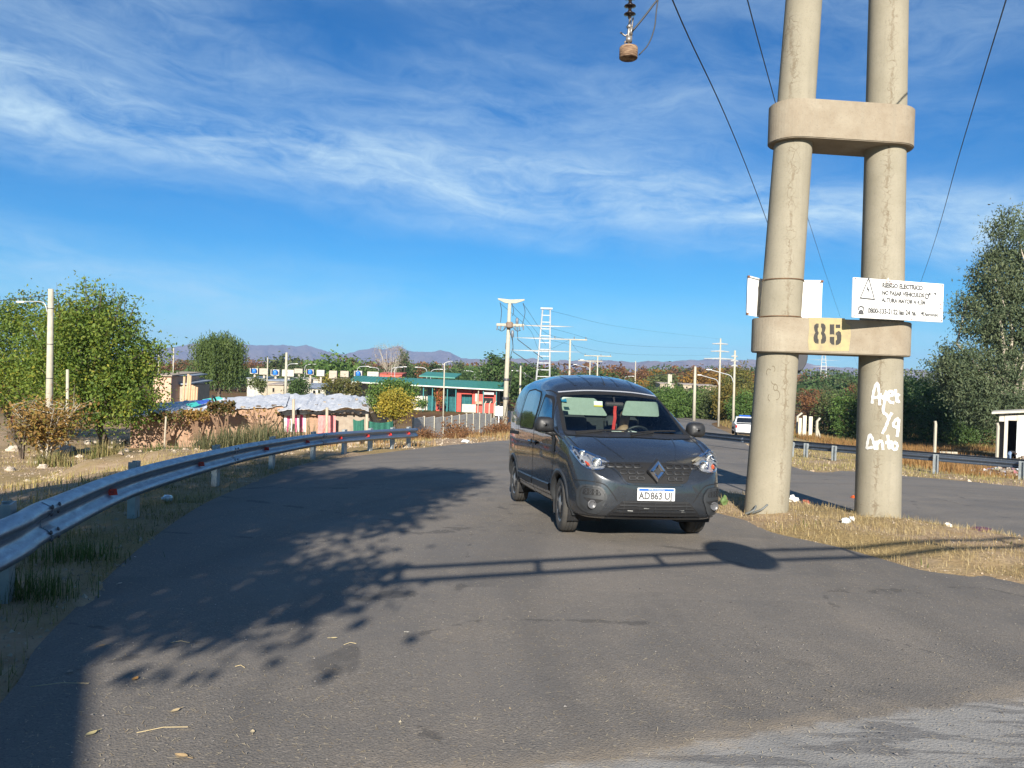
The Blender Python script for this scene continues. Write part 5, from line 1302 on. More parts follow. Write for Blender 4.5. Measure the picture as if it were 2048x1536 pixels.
# ------------------------------------------------------------------ plant builders
def rnd_dirs(n):
    v = rng.normal(size=(n,3)); return v/np.linalg.norm(v,axis=1,keepdims=True)
def leaf_quads(C, size, aspect=.5, up=.0, tintv=None, droop=0.0):
    n = len(C); a = rnd_dirs(n); 
    if droop: a[:,2] -= droop; a /= np.linalg.norm(a,axis=1,keepdims=True)
    b = rnd_dirs(n); b[:,2] *= (1-up); b = b-(a*b).sum(1,keepdims=True)*a; b /= np.linalg.norm(b,axis=1,keepdims=True)+1e-9
    s = size*rng.uniform(.6,1.25,(n,1)); A = a*s*.5; B_ = b*s*.5*aspect
    V = np.stack([C-A, C+B_-A*.1, C+A, C-B_-A*.1],1).reshape(-1,3)
    return V, (rng.random(n) if tintv is None else tintv)
def ell_clumps(ells, k, shell=.55):
    vol = np.array([e[3]*e[4]*e[5] for e in ells])**.75; pick = rng.choice(len(ells), k, p=vol/vol.sum()); E = np.array(ells)[pick]
    r_ = rng.uniform(shell**3,1,k)**(1/3); d = rnd_dirs(k)
    return E[:,:3]+d*E[:,3:6]*r_[:,None]
def crown_mesh(name, ells, nclump, per, crad, size, aspect=.5, droop=0.0, shell=.5, cluster_tint=.6):
    K = ell_clumps(ells, nclump, shell); kt = rng.random(nclump)
    idx = np.repeat(np.arange(nclump), per); sc = crad*rng.uniform(.6,1.3,(nclump,1))
    C = K[idx]+rng.normal(size=(len(idx),3))*sc[idx]*np.array([1,1,.8])*.5
    t = np.clip(kt[idx]*cluster_tint+rng.random(len(idx))*(1-cluster_tint),0,1)
    V, t = leaf_quads(C, size, aspect, 0, t, droop); return np_mesh(name, V, 4, t), K
def branches(mb, base, targets, r0, fork=.35):
    base = Vector(base); ts = [Vector(t) for t in targets]
    if not ts: return
    cen = sum(ts, Vector())/len(ts); top = base+(cen-base)*.62
    k = 5; pts = [base+(top-base)*i/k+Vector((rng.normal()*.02,rng.normal()*.02,0))*(top-base).length for i in range(k+1)]; pts[0] = base
    mb.tube(pts, [r0*(1-.55*i/k) for i in range(k+1)], 9)
    for t in ts:
        s_ = pts[int(rng.integers(2,k+1))]; mid = (s_+t)/2+Vector((rng.normal(),rng.normal(),abs(rng.normal())))*.07*(t-s_).length
        mb.tube([s_,mid,t],[r0*.40,r0*.24,r0*.07],6)
BARK = pm('brown_bark',(.13,.095,.065),(.08,.06,.045),9,.95,0,.5,30); BARKW = pm('pale_bark',(.50,.45,.36),(.34,.29,.22),4,.9,0,.3,20)
def tree(name, base, ells, nclump, per, crad, size, mat, label, cat='tree', group=None, trunk=.18, bark=None, limbs=9, aspect=.5, droop=0.0, shell=.5):
    """ells in world coordinates"""
    base = Vector(base); root = empty(name, tuple(base), label=label, cat=cat, group=group)
    E = [(e[0]-base.x,e[1]-base.y,e[2]-base.z)+tuple(e[3:]) for e in ells]
    me, K = crown_mesh(name+'_crown', E, nclump, per, crad, size, aspect, droop, shell)
    link('crown', me, mat, root)
    mb = MB(); branches(mb, (0,0,-.15), [K[i] for i in rng.choice(len(K), min(limbs,len(K)), False)], trunk); link('trunk', mb.mesh('trunk'), bark or BARK, root, True)
    return root
def E_(px, py, d, wpx, hpx, ry=None):
    c = at(px,py,d); rx = wpx/2*d/F_PX; return (c.x,c.y,c.z,rx,ry or rx*.9,hpx/2*d/F_PX)
def blades(P, h, w_, lean=.5, tint=None, curl=.3):
    """grass blades as bent narrow triangles pairs -> quads (tip pinched)"""
    n = len(P); P = np.asarray(P); az = rng.uniform(0,2*math.pi,n); hh = h*rng.uniform(.45,1.2,n) if np.isscalar(h) else h
    ln = np.abs(rng.normal(size=n))*lean; d = np.stack([np.cos(az),np.sin(az),np.zeros(n)],1); s = np.stack([-np.sin(az),np.cos(az),np.zeros(n)],1)*w_*rng.uniform(.6,1.3,n)[:,None]*.5
    up = np.array([0,0,1.0]); th = np.clip(ln,0,1.45); tip = P+(d*np.sin(th)[:,None]+up*np.cos(th)[:,None])*hh[:,None]
    mid = P+(d*np.sin(th*.6)[:,None]+up*np.cos(th*.6)[:,None])*hh[:,None]*.55
    V = np.stack([P-s,P+s,mid+s*.7,mid-s*.7, mid-s*.7,mid+s*.7,tip+s*.12,tip-s*.12],1).reshape(-1,3)
    t = rng.random(n) if tint is None else tint
    return V, np.repeat(t,2)
def stuff_blades(name, P, h, w_, mat, label, lean=.5, cat='grass'):
    V, t = blades(P,h,w_,lean); o = link(name, np_mesh(name,V,4,t), mat); tag(o,label,cat,None,'stuff'); return o
def scatter(n, xr, yr, ok=None, dens=None):
    X = rng.uniform(*xr,n); Y = rng.uniform(*yr,n)
    P = np.stack([X,Y],1)
    if ok is not None: k = ok(P); X, Y = X[k], Y[k]
    return np.stack([X,Y,ground_arr(X,Y)],1)
DRYG = leafmat('dry_straw', [(.42,.32,.15),(.50,.40,.21),(.33,.24,.10),(.28,.20,.09),(.55,.46,.27)], .25, .8)
RUSTG = leafmat('rusty_grass', [(.22,.115,.04),(.30,.17,.06),(.17,.085,.032),(.34,.22,.09)], .25, .8)
GREENG = leafmat('green_weed', [(.06,.10,.02),(.10,.15,.03),(.045,.075,.018),(.16,.17,.05)], .3, .6)
MIXG = leafmat('verge_grass', [(.10,.12,.03),(.30,.24,.10),(.06,.085,.02),(.38,.30,.14),(.22,.16,.07)], .25, .8)
def twig_shrub(name, base, h, spread, nstem, mat_twig, leafm, nleaf, lsize, label, cat, group=None, scale=1.0):
    root = empty(name, tuple(base), label=label, cat=cat, group=group); mb = MB(); tips = []
    for i in range(nstem):
        a = rng.uniform(0,2*math.pi); sp = spread*rng.uniform(.2,1); top = Vector((math.cos(a)*sp,math.sin(a)*sp,h*rng.uniform(.55,1)))
        mid = Vector((top.x*.35,top.y*.35,top.z*.5)); b0 = Vector((math.cos(a)*.05,math.sin(a)*.05,-.05)); mb.tube([b0,mid,top],[.018*h,.011*h,.003*h],4,False); tips.append(top)
        for k in range(3):
            t_ = rng.uniform(.3,.95); s_ = mid.lerp(top,t_); e = s_+Vector((rng.normal()*.22,rng.normal()*.22,abs(rng.normal())*.2))*h; mb.tube([s_,e],[.006*h,.002*h],3,False); tips.append(e)
    link('stem', mb.mesh('stem'), mat_twig, root)
    if nleaf:
        T_ = np.array(tips); C = T_[rng.integers(0,len(T_),nleaf)]*rng.uniform(.45,1.0,(nleaf,1))+rng.normal(size=(nleaf,3))*.09*h
        C[:,2] = np.abs(C[:,2]); V, t = leaf_quads(C,lsize,.45); link('foliage', np_mesh('foliage',V,4,t), leafm, root)
    return root
# ------------------------------------------------------------------ shacks and yard to the left, below the embankment
def brickmat(name, c1, c2, mort, sc=1.0):
    mt, N, L, b = _pr(name); t = NT(mt); g = t.geo(); x,y,z = t.sep(g)
    cb = N.new('ShaderNodeCombineXYZ'); L.new(t.math('ADD',x,t.math('MULTIPLY',y,.4)),cb.inputs[0]); L.new(z,cb.inputs[1])
    br = N.new('ShaderNodeTexBrick'); L.new(cb.outputs[0],br.inputs['Vector']); br.inputs['Scale'].default_value = 1.0
    br.inputs['Brick Width'].default_value = .27*sc; br.inputs['Row Height'].default_value = .085*sc; br.inputs['Mortar Size'].default_value = .012*sc
    br.inputs['Color1'].default_value = rgba(c1); br.inputs['Color2'].default_value = rgba(c2); br.inputs['Mortar'].default_value = rgba(mort)
    n = t.noise(g,1.2,5,.6); c = t.mix(t.ramp(n,[(.4,0),(.7,.5)]), br.outputs['Color'], (.34,.24,.17))
    L.new(c,b.inputs['Base Color']); b.inputs['Roughness'].default_value = .95
    L.new(t.bump(br.outputs['Fac'],-.6,.02),b.inputs['Normal']); return mt
M_brick = brickmat('adobe_brick',(.27,.145,.085),(.36,.215,.13),(.30,.22,.16))
M_render = pm('rough_render',(.32,.27,.21),(.25,.20,.155),3,.95,0,.4,25)
M_sheet = pm('white_plastic_sheet',(.56,.57,.59),(.40,.41,.43),5,.45,0,.2,9)
M_black = pm('black_plastic',(.015,.015,.017),None,6,.4)
def crumple(pts_front, pts_back, nx, ny, amp, seed, thick=.03):
    """sagging sheet between a front line and a back line"""
    mb = MB(); vs = []
    F0 = np.array(pts_front); B0 = np.array(pts_back)
    for j in range(ny+1):
        for i in range(nx+1):
            u = i/nx; v = j/ny
            f = np.array([np.interp(u,np.linspace(0,1,len(F0)),F0[:,k]) for k in range(3)]); b = np.array([np.interp(u,np.linspace(0,1,len(B0)),B0[:,k]) for k in range(3)])
            p = f+(b-f)*v; n = float(vnoise([u*nx*.9],[v*ny*.9],2.2,seed)[0]-.5)+.5*float(vnoise([u*nx*.9],[v*ny*.9],.9,seed+3)[0]-.5)
            vs.append((p[0],p[1]+amp*.4*n*(v==0),p[2]+amp*n))
    m_ = len(vs); vs += [(x,y+.01,z-thick) for x,y,z in vs]; w_ = nx+1; fs = []
    for j in range(ny):
        for i in range(nx): a,b,c,d = j*w_+i,j*w_+i+1,(j+1)*w_+i+1,(j+1)*w_+i; fs += [(a,b,c,d),(m_+d,m_+c,m_+b,m_+a)]
    fs += [(i,m_+i,m_+i+1,i+1) for i in range(nx)]+[(ny*w_+i+1,m_+ny*w_+i+1,m_+ny*w_+i,ny*w_+i) for i in range(nx)]
    fs += [(j*w_,(j+1)*w_,m_+(j+1)*w_,m_+j*w_) for j in range(ny)]+[(j*w_+nx,m_+j*w_+nx,m_+(j+1)*w_+nx,(j+1)*w_+nx) for j in range(ny)]
    return mb.add(vs,fs)
def wall_between(mb, a, b, z0, z1a, z1b, th=.2):
    a, b = Vector(a), Vector(b); d = (b-a); d.z = 0; d.normalize(); n = Vector((d.y,-d.x,0))*th/2
    vs = [(a-n).to_tuple()[:2]+(z0,),(b-n).to_tuple()[:2]+(z0,),(b+n).to_tuple()[:2]+(z0,),(a+n).to_tuple()[:2]+(z0,),(a-n).to_tuple()[:2]+(z1a,),(b-n).to_tuple()[:2]+(z1b,),(b+n).to_tuple()[:2]+(z1b,),(a+n).to_tuple()[:2]+(z1a,)]
    return mb.add(vs,[(3,2,1,0),(4,5,6,7),(0,1,5,4),(1,2,6,5),(2,3,7,6),(3,0,4,7)])
def shack_left():
    A, B_ = at(262,850,46.0), at(566,850,48.0); z0 = T(A.x,A.y)-.6
    ztA, ztB = at(262,832,46).z, at(566,813,48).z
    root = empty('brick_shack', (A.x,A.y,T(A.x,A.y)), label='long adobe brick shack under white and turquoise plastic sheets', cat='shack')
    mb = MB(); wall_between(mb,A,B_,z0,ztA,ztB); mb.build('front_wall',M_brick,root)
    A2, B2 = A+Vector((-.3,5.2,0)), B_+Vector((-.3,5.4,0)); mb = MB(); wall_between(mb,A+Vector((.1,.1,0)),A2,z0,ztA,ztA+.35); mb.build('side_wall',M_render,root)
    mb = MB(); wall_between(mb,A2,B2,z0,ztA+.3,ztB+.3); mb.build('rear_wall',M_brick,root)
    f = [at(240,836,45.6),at(330,829,46.2),at(430,822,46.9),at(470,819,47.2)]; b = [at(268,810,51.5),at(345,803,51.8),at(440,797,52.4),at(478,795,52.6)]
    crumple([tuple(p) for p in f],[tuple(p) for p in b],40,9,.16,4).build('roof_sheet',pm('grey_blue_sheet',(.42,.44,.48),(.66,.67,.69),2.2,.5,0,.3,8),root)
    f = [at(452,819,46.9),at(520,815,47.4),at(572,811,47.8)]; b = [at(455,794,52.3),at(525,790,52.8),at(580,786,53.2)]
    crumple([tuple(p) for p in f],[tuple(p) for p in b],22,9,.14,14).build('roof_sheet',M_sheet,root)
    for k,(q,c) in enumerate((([(372,811),(395,806),(402,811),(385,817)],(.05,.42,.38)),([(392,806),(415,801),(425,804),(398,812)],(.04,.10,.42)),([(405,802),(438,796),(446,800),(425,804)],(.10,.50,.44)))):
        d = 48.5; mb = MB(); P = [tuple(at(x,y,d+(815-y)*.10)) for x,y in q]; mb.add([(x,y,z+.10) for x,y,z in P]+[(x,y,z+.05) for x,y,z in P],[(0,1,2,3),(7,6,5,4)]+[(i,4+i,4+(i+1)%4,(i+1)%4) for i in range(4)]); mb.build('tarp_patch',pm('tarp_%d'%k,c,None,9,.5),root)
    for k in range(9):
        px = 300+k*31; p = at(px,826-k*1.7,46.5+k*.15); mb = MB(); mb.bbox((p.x,p.y,p.z+.05),(.3,.16,.12),.02,rng.uniform(0,3)); mb.build('roof_weight',BARK if k%3 else M_render,root)
    mb = MB(); p = at(428,805,46.6); mb.lathe([(.16,-.03),(.30,-.03),(.33,0),(.30,.03),(.16,.03)],tuple(p+Vector((0,0,.15))),18,Matrix.Rotation(R(70),3,'Y')); mb.build('old_tyre',M_rubber,root,True)
shack_left()
def shack_right():
    A, B_ = at(566,850,47.6), at(735,850,48.6); z0 = T(A.x,A.y)-.6; zt = at(650,826,48).z
    root = empty('patched_shack', (A.x,A.y,T(A.x,A.y)), label='patched shack with pink curtains under a white crumpled sheet roof', cat='shack')
    # front: wall pieces around the curtained opening
    def seg(x0,x1,z_0,z_1,mt,name): mb = MB(); a,b = at(x0,850,47.6+(x0-566)/169), at(x1,850,47.6+(x1-566)/169); wall_between(mb,a,b,z_0,z_1,z_1,.18); return mb.build(name,mt,root)
    seg(566,612,z0,zt-1.25,M_brick,'low_wall'); seg(612,640,z0,zt,M_brick,'brick_wall'); seg(640,735,z0,zt,M_render,'rendered_wall')
    Mc1, Mc2 = pm('pink_curtain',(.62,.10,.22),(.50,.06,.16),8,.9), pm('white_frame',(.72,.70,.66),(.60,.57,.52),8,.8)
    for i,(x0,x1,mt) in enumerate(((568,574,Mc2),(574,580,Mc1),(580,586,Mc2),(586,594,Mc1),(594,600,Mc2),(600,606,Mc1),(606,612,Mc2))): seg(x0,x1,zt-1.22,zt-.05,mt,'curtain' if mt is Mc1 else 'window_post')
    mb = MB(); nx = 14; a, b = at(636,850,47.4), at(672,850,47.5); vs = []
    for j in range(9):
        for i in range(nx+1):
            u = i/nx; p = a.lerp(b,u); vs.append((p.x,p.y-.05+.06*math.sin(u*17+j*.3),zt-.12-j*.23))
    mb.add(vs,[(j*(nx+1)+i,j*(nx+1)+i+1,(j+1)*(nx+1)+i+1,(j+1)*(nx+1)+i) for j in range(8) for i in range(nx)]); mb.build('hanging_blanket',pm('salmon_blanket',(.66,.26,.24),(.56,.18,.18),5,.9),root,True)
    f = [at(553,822,46.9),at(600,817,47.1),at(640,820,47.3),at(690,816,47.7),at(738,819,48.1)]; b = [at(566,790,53),at(620,786,53),at(650,789,53.2),at(700,789,53.4),at(734,792,53.6)]
    crumple([tuple(p) for p in f],[tuple(p) for p in b],44,10,.15,31).build('roof_sheet',M_sheet,root)
    f2 = [tuple(Vector(p)+Vector((0,.10,-.10))) for p in f]; f3 = [tuple(Vector(p)+Vector((0,.16,-.34))) for p in f]
    crumple(f3,f2,44,3,.14,52,.02).build('black_lining',M_black,root)
    for x in (618,632,652,668,690,706,722): p = at(x,826,47.4+(x-600)/160); mb = MB(); mb.tube([p+Vector((0,-.15,0)),p+Vector((0,1,.05))],.07,8); mb.build('roof_pole',BARK,root,True)
    side_a = at(735,850,48.6); mb = MB(); wall_between(mb,side_a,side_a+Vector((.4,5.2,0)),z0,zt,zt+.3); mb.build('side_wall',M_render,root)
    for k in range(10):
        p = at(585+k*16,811-(k%3)*6,49+(k%3)*1.2); mb = MB(); mb.bbox((p.x,p.y,p.z+.02),(.3,.16,.12),.02,rng.uniform(0,3)); mb.build('roof_weight',BARK if k%2 else M_render,root)
shack_right()
M_pole = pm('weathered_pole_wood',(.42,.36,.27),(.30,.25,.18),6,.9,0,.2,20,stretch=(8,8,1)); M_conc = pm('pale_concrete',(.42,.39,.31),(.35,.32,.25),5,.9,0,.2,25)
def stick(name, px, py0, py1, d, r_, mat, label, cat='post', lean=0.0, group=None):
    b, t = at(px,py1,d), at(px+lean,py0,d); g = T(b.x,b.y); b.z = min(b.z, g); mb = MB(); mb.tube([b-Vector((0,0,.2)),(b+t)/2,t],[r_,r_*.93,r_*.85],8); return thing_mesh(name,mb,mat,label,cat,group,True,tuple(b))
stick('fence_stake',588,798,884,46.2,.10,M_pole,'tall leaning wooden stake before the curtained shack window',lean=-1)
stick('fence_stake',654,815,878,46.2,.10,M_pole,'grey wooden stake before the salmon blanket')
stick('fence_stake',734,828,866,46.6,.11,M_pole,'wooden stake at the corner of the patched shack')
stick('fence_stake',574,840,884,45.5,.07,M_pole,'thin slanting stake near the curtained shack window',lean=7)
stick('fence_stake',328,833,896,38,.05,M_pole,'thin bare stake in front of the adobe brick wall',lean=4)
def net(px0,px1,d0,d1,y0,y1,label):
    mb = MB(); n = 18; vs = []
    for i in range(n+1):
        u = i/n; p0 = at(px0+(px1-px0)*u,y0+6*math.sin(u*3.14)*.6,d0+(d1-d0)*u); p1 = at(px0+(px1-px0)*u,y1,d0+(d1-d0)*u)
        vs += [p0+Vector((0,.05*math.sin(u*20),0)),(p0+p1)/2+Vector((0,.09*math.sin(u*26+1),0)),p1+Vector((0,.05*math.sin(u*14),0))]
    mb.add(vs,[(3*i+k,3*i+3+k,3*i+4+k,3*i+k+1) for i in range(n) for k in (0,1)]); thing_mesh('shade_net',mb,pm('green_shade_net',(.02,.13,.09),(.015,.09,.065),9,.8),label,'net',smooth=True)
net(706,728,46.5,46.6,838,882,'green shade net panel tied against the rendered wall'); net(736,786,46.7,48.0,842,880,'long green shade net hung beyond the corner stake')
# concrete lamp pole and white stub post
def conc_pole(px, y0, y1, d, r0, r1, label, arm=None):
    b = at(px,y1,d); g = T(b.x,b.y); t = at(px+(y1-y0)*.012,y0,d); b.z = g
    root = empty('utility_pole',tuple(b),label=label,cat='utility pole'); mb = MB(); mb.tube([b-Vector((0,0,.3)),b+(t-b)*.5,t],[r0,(r0+r1)/2,r1],14); mb.build('pole',M_conc,root,True)
    for k in (.45,.66,.88): p = b+(t-b)*k; mb = MB(); rr = r0+(r1-r0)*k; mb.lathe([(rr+.004,-.02),(rr+.012,-.02),(rr+.012,.02),(rr+.004,.02)],tuple(p),14); mb.build('band',M_bolt,root)
    if arm:
        P = [at(px-3+arm[0][0],arm[0][1],d)]+[at(x,y,d) for x,y in arm[1:]]
        mb = MB(); mb.tube([Vector(q) for q in catmull([tuple(p) for p in P],6)],.035,7); mb.build('lamp_arm',M_post,root,True)
        e = P[-1]; mb = MB(); mb.bbox((e.x-.12,e.y,e.z),(.42,.16,.09),.03); mb.build('lamp_head',M_white,root)
    return root
conc_pole(98,578,892,40,.20,.13,'white concrete lamp pole standing before the leafy tree',[(0,625),(88,606),(66,603),(46,604)])
stick('white_post',135,739,891,41,.085,M_conc,'short whitewashed post beside the concrete lamp pole')
wire([(-260,622,36),(-60,607,39),(40,597,40),(101,590,40)],.02,'black cable running to the top of the concrete lamp pole',None)
# rubble and stones on the bank
M_stone = pm('pale_rubble',(.52,.45,.36),(.38,.31,.24),5,.95,0,.4,20)
def rock(p, s, label, grp):
    bm = bmesh.new(); bmesh.ops.create_icosphere(bm, subdivisions=2, radius=1)
    for v in bm.verts: v.co *= .75+.5*rng.random(); v.co.x *= s[0]; v.co.y *= s[1]; v.co.z *= s[2]
    me = bpy.data.meshes.new('stone'); bm.to_mesh(me); bm.free(); o = link('stone',me,M_stone,None,False,(p.x,p.y,p.z+s[2]*.4)); o.rotation_euler = (0,0,rng.uniform(0,6)); tag(o,label,'stone',grp); return o
for px,py,w_ in ((86,936,.22),(72,927,.13),(118,908,.5),(128,903,.45),(140,900,.35),(178,888,.34),(190,887,.28),(232,886,.42),(246,886,.38),(262,887,.35),(176,904,.30),(196,910,.22),(248,905,.26),(20,941,.2),(54,963,.12),(90,957,.1),(160,915,.18),(30,902,.35),(222,897,.2),(272,893,.22)):
    r_ = ray(px,py); lo, hi = 8.0, 60.0
    for _ in range(30):
        d = (lo+hi)/2; p = CAM+r_*(d/r_.y)
        if p.z > T(p.x,p.y): lo = d
        else: hi = d
    rock(p,(w_*1.1,w_*.8,w_*.55),'pale stone lying on the dirt bank below the guardrail','stones on the dirt bank')
# buildings behind
def house(name, px0, px1, d, ytop, label, wall, roofm, depth=8.0, roof=None, ytop2=None, cat='house', wins=(), yb=None):
    a, b = at(px0,780,d), at(px1,780,d); g = min(T(a.x,a.y),T(b.x,b.y))-.3; zt = at((px0+px1)/2,ytop,d).z
    root = empty(name,((a.x+b.x)/2,d,g+.3),label=label,cat=cat); mb = MB(); mb.box(((a.x+b.x)/2,d+depth/2,(g+zt)/2),(b.x-a.x,depth,zt-g)); mb.build('wall',wall,root)
    rf = MB(); w_ = b.x-a.x; cx = (a.x+b.x)/2
    if roof == 'gable':
        h = 1.1; vs = [(a.x-.3,d-.4,zt-.02),(b.x+.3,d-.4,zt-.02),(b.x+.3,d+depth+.4,zt-.02),(a.x-.3,d+depth+.4,zt-.02),(a.x-.3,d+depth/2,zt+h),(b.x+.3,d+depth/2,zt+h)]; rf.add(vs,[(0,1,5,4),(2,3,4,5),(1,2,5),(3,0,4),(3,2,1,0)])
    else: rf.add([(a.x-.2,d-.3,zt+.003),(b.x+.2,d-.3,zt+.003),(b.x+.2,d+depth+.3,zt+.35),(a.x-.2,d+depth+.3,zt+.35),(a.x-.2,d-.3,zt+.12),(b.x+.2,d-.3,zt+.12),(b.x+.2,d+depth+.3,zt+.47),(a.x-.2,d+depth+.3,zt+.47)],[(3,2,1,0),(4,5,6,7),(0,1,5,4),(1,2,6,5),(2,3,7,6),(3,0,4,7)])
    rf.build('roof',roofm,root)
    for x0,x1,y0,y1 in wins:
        p0, p1 = at(x0,y1,d), at(x1,y0,d); mb = MB(); mb.box(((p0.x+p1.x)/2,d-.02,(p0.z+p1.z)/2),(p1.x-p0.x,.08,p1.z-p0.z)); wn = mb.build('window',M_panel,root)
        mb = MB(); mb.box(((p0.x+p1.x)/2,d-.06,p0.z-.05),(p1.x-p0.x+.2,.1,.1)); mb.build('sill',M_conc,wn)
    return root
Mwh = pm('whitewash',(.50,.475,.42),(.40,.37,.31),1.5,.9,world=True); Mcr = pm('cream_wall',(.40,.335,.25),(.33,.275,.205),1.2,.9,world=True); Mzn = pm('zinc_roof',(.34,.38,.43),(.24,.27,.31),2,.5,.4,world=True); Mtr = pm('dull_roof',(.30,.24,.20),(.38,.33,.28),2,.8,world=True)
house('brick_house',306,342,78,752,'bare brick house half hidden by the leafy tree',brickmat('bare_brick',(.50,.28,.19),(.56,.34,.24),(.5,.4,.3)),M_render,7)
house('low_annex',342,374,80,769,'low annex with grey sheet roof beside the bare brick house',Mcr,Mzn,6)
house('zinc_shed',344,366,86,755,'narrow zinc-roofed shed behind the low annex',Mcr,Mzn,6)
for k,(x,y0,l) in enumerate(((366,752,3),(372,748,5),(377,751,4),(382,770,3),(387,772,2),(392,774,2))):
    stick('timber_plank',x,y0,793,74,.13,pm('timber_plank',(.50,.33,.20),(.42,.27,.16),7,.9),'timber plank leaning upright in a bundle before the weeping tree','plank',lean=l,group='upright timber planks')
house('white_house',494,530,185,757,'white house with cream parapet behind the weeping tree',Mwh,Mzn,9,wins=((500,504,763,769),))
house('grey_roof_house',522,572,178,762,'low house with wide grey roof left of the thin white pole',Mcr,Mzn,10,wins=((528,533,768,774),(540,545,769,775)))
house('long_white_house',574,640,188,759,'long white-walled house under the water tanks',Mwh,Mwh,10,wins=((585,589,764,769),(604,608,765,770)))
house('flat_white_house',640,690,192,758,'flat-roofed white house behind the dark round tree',Mwh,Mtr,10,wins=((650,654,765,770),(668,672,765,771)))
house('pitched_cottage',618,652,160,777,'small cottage with pitched grey roof and two dark windows',Mwh,Mzn,7,'gable',wins=((626,631,781,787),(636,641,780,786)))
house('brick_cottage',536,580,150,770,'brownish cottage wall right behind the white sheet roof',Mcr,Mtr,8,wins=((545,549,776,784),))
house('small_shed',686,720,175,764,'small shed beside the green-roofed building',Mwh,Mzn,7)
# water tanks
Mtank = pm('blue_tank',(.02,.16,.55),(.015,.12,.45),6,.4); Mbx = pm('tank_casing',(.42,.37,.30),(.34,.29,.23),4,.9)
def water_tank(px, py, w_, h_, blue, tilt, lab):
    d = 186.0; s = d/F_PX; c = at(px,py,d); W, H = w_*s, h_*s; g = T(c.x,c.y); base = c.z-H/2-1.3
    root = empty('water_tank',(c.x,c.y,base),label=lab,cat='water tank')
    mb = MB(); mb.tube([(c.x,c.y+W*.3,base-1.5),(c.x,c.y+W*.3,c.z-H/2)],.28,8); mb.build('stand',Mbx,root,True)
    bx = MB(); t = .16
    bx.box((c.x,c.y+W*.6,c.z),(W,t,H)); bx.box((c.x-W/2+t/2,c.y+W*.27,c.z),(t-.005,W*.6,H-.01)); bx.box((c.x+W/2-t/2,c.y+W*.27,c.z),(t-.005,W*.6,H-.01)); bx.box((c.x,c.y+W*.27,c.z-H/2+t/2),(W-2*t-.01,W*.6,t))
    if not blue: bx.box((c.x,c.y-.02,c.z),(W+.05,t,H+.05))
    bx.build('casing',Mbx if tilt else Mwh,root)
    if blue: r_ = W*.30; mb = MB(); mb.lathe([(r_*.95,-H*.40),(r_,-H*.3),(r_,H*.18),(r_*.9,H*.30),(r_*.45,H*.40),(r_*.3,H*.44),(.01,H*.45)],(c.x,c.y+W*.12,c.z+.02),20); mb.build('tank',Mtank,root,True)
    else:
        mb = MB(); mb.box((c.x,c.y-.12,c.z+H*.12),(W*.6,.06,.06)); mb.build('crack_batten',Mtr,root)
for px,py,w_,h_,bl,ti,lab in ((508,742,16,11,1,0,'blue tank in an open casing nearest the weeping tree'),(527,743,16,12,0,1,'plain closed tank casing right of the first blue tank'),(550,745,17,12,1,0,'blue tank in an open casing left of the thin white pole'),(576,746,23,13,0,0,'wide closed white tank casing at the thin white pole'),(597,742,16,9,0,1,'low hipped tank casing right of the thin white pole'),(620,744,15,11,1,1,'blue tank in an open casing above the pitched cottage'),
    (641,746,15,12,0,0,'white closed tank casing above the flat white house'),(666,749,15,15,0,1,'ribbed cream tank casing above the flat white house'),(689,748,16,12,0,1,'smooth cream tank casing next to the green roof'),(716,747,16,11,1,0,'blue tank in an open casing just over the green roof edge'),(746,748,22,9,0,0,'wide white tank casing peeping over the green roof')): water_tank(px,py,w_,h_,bl,ti,lab)
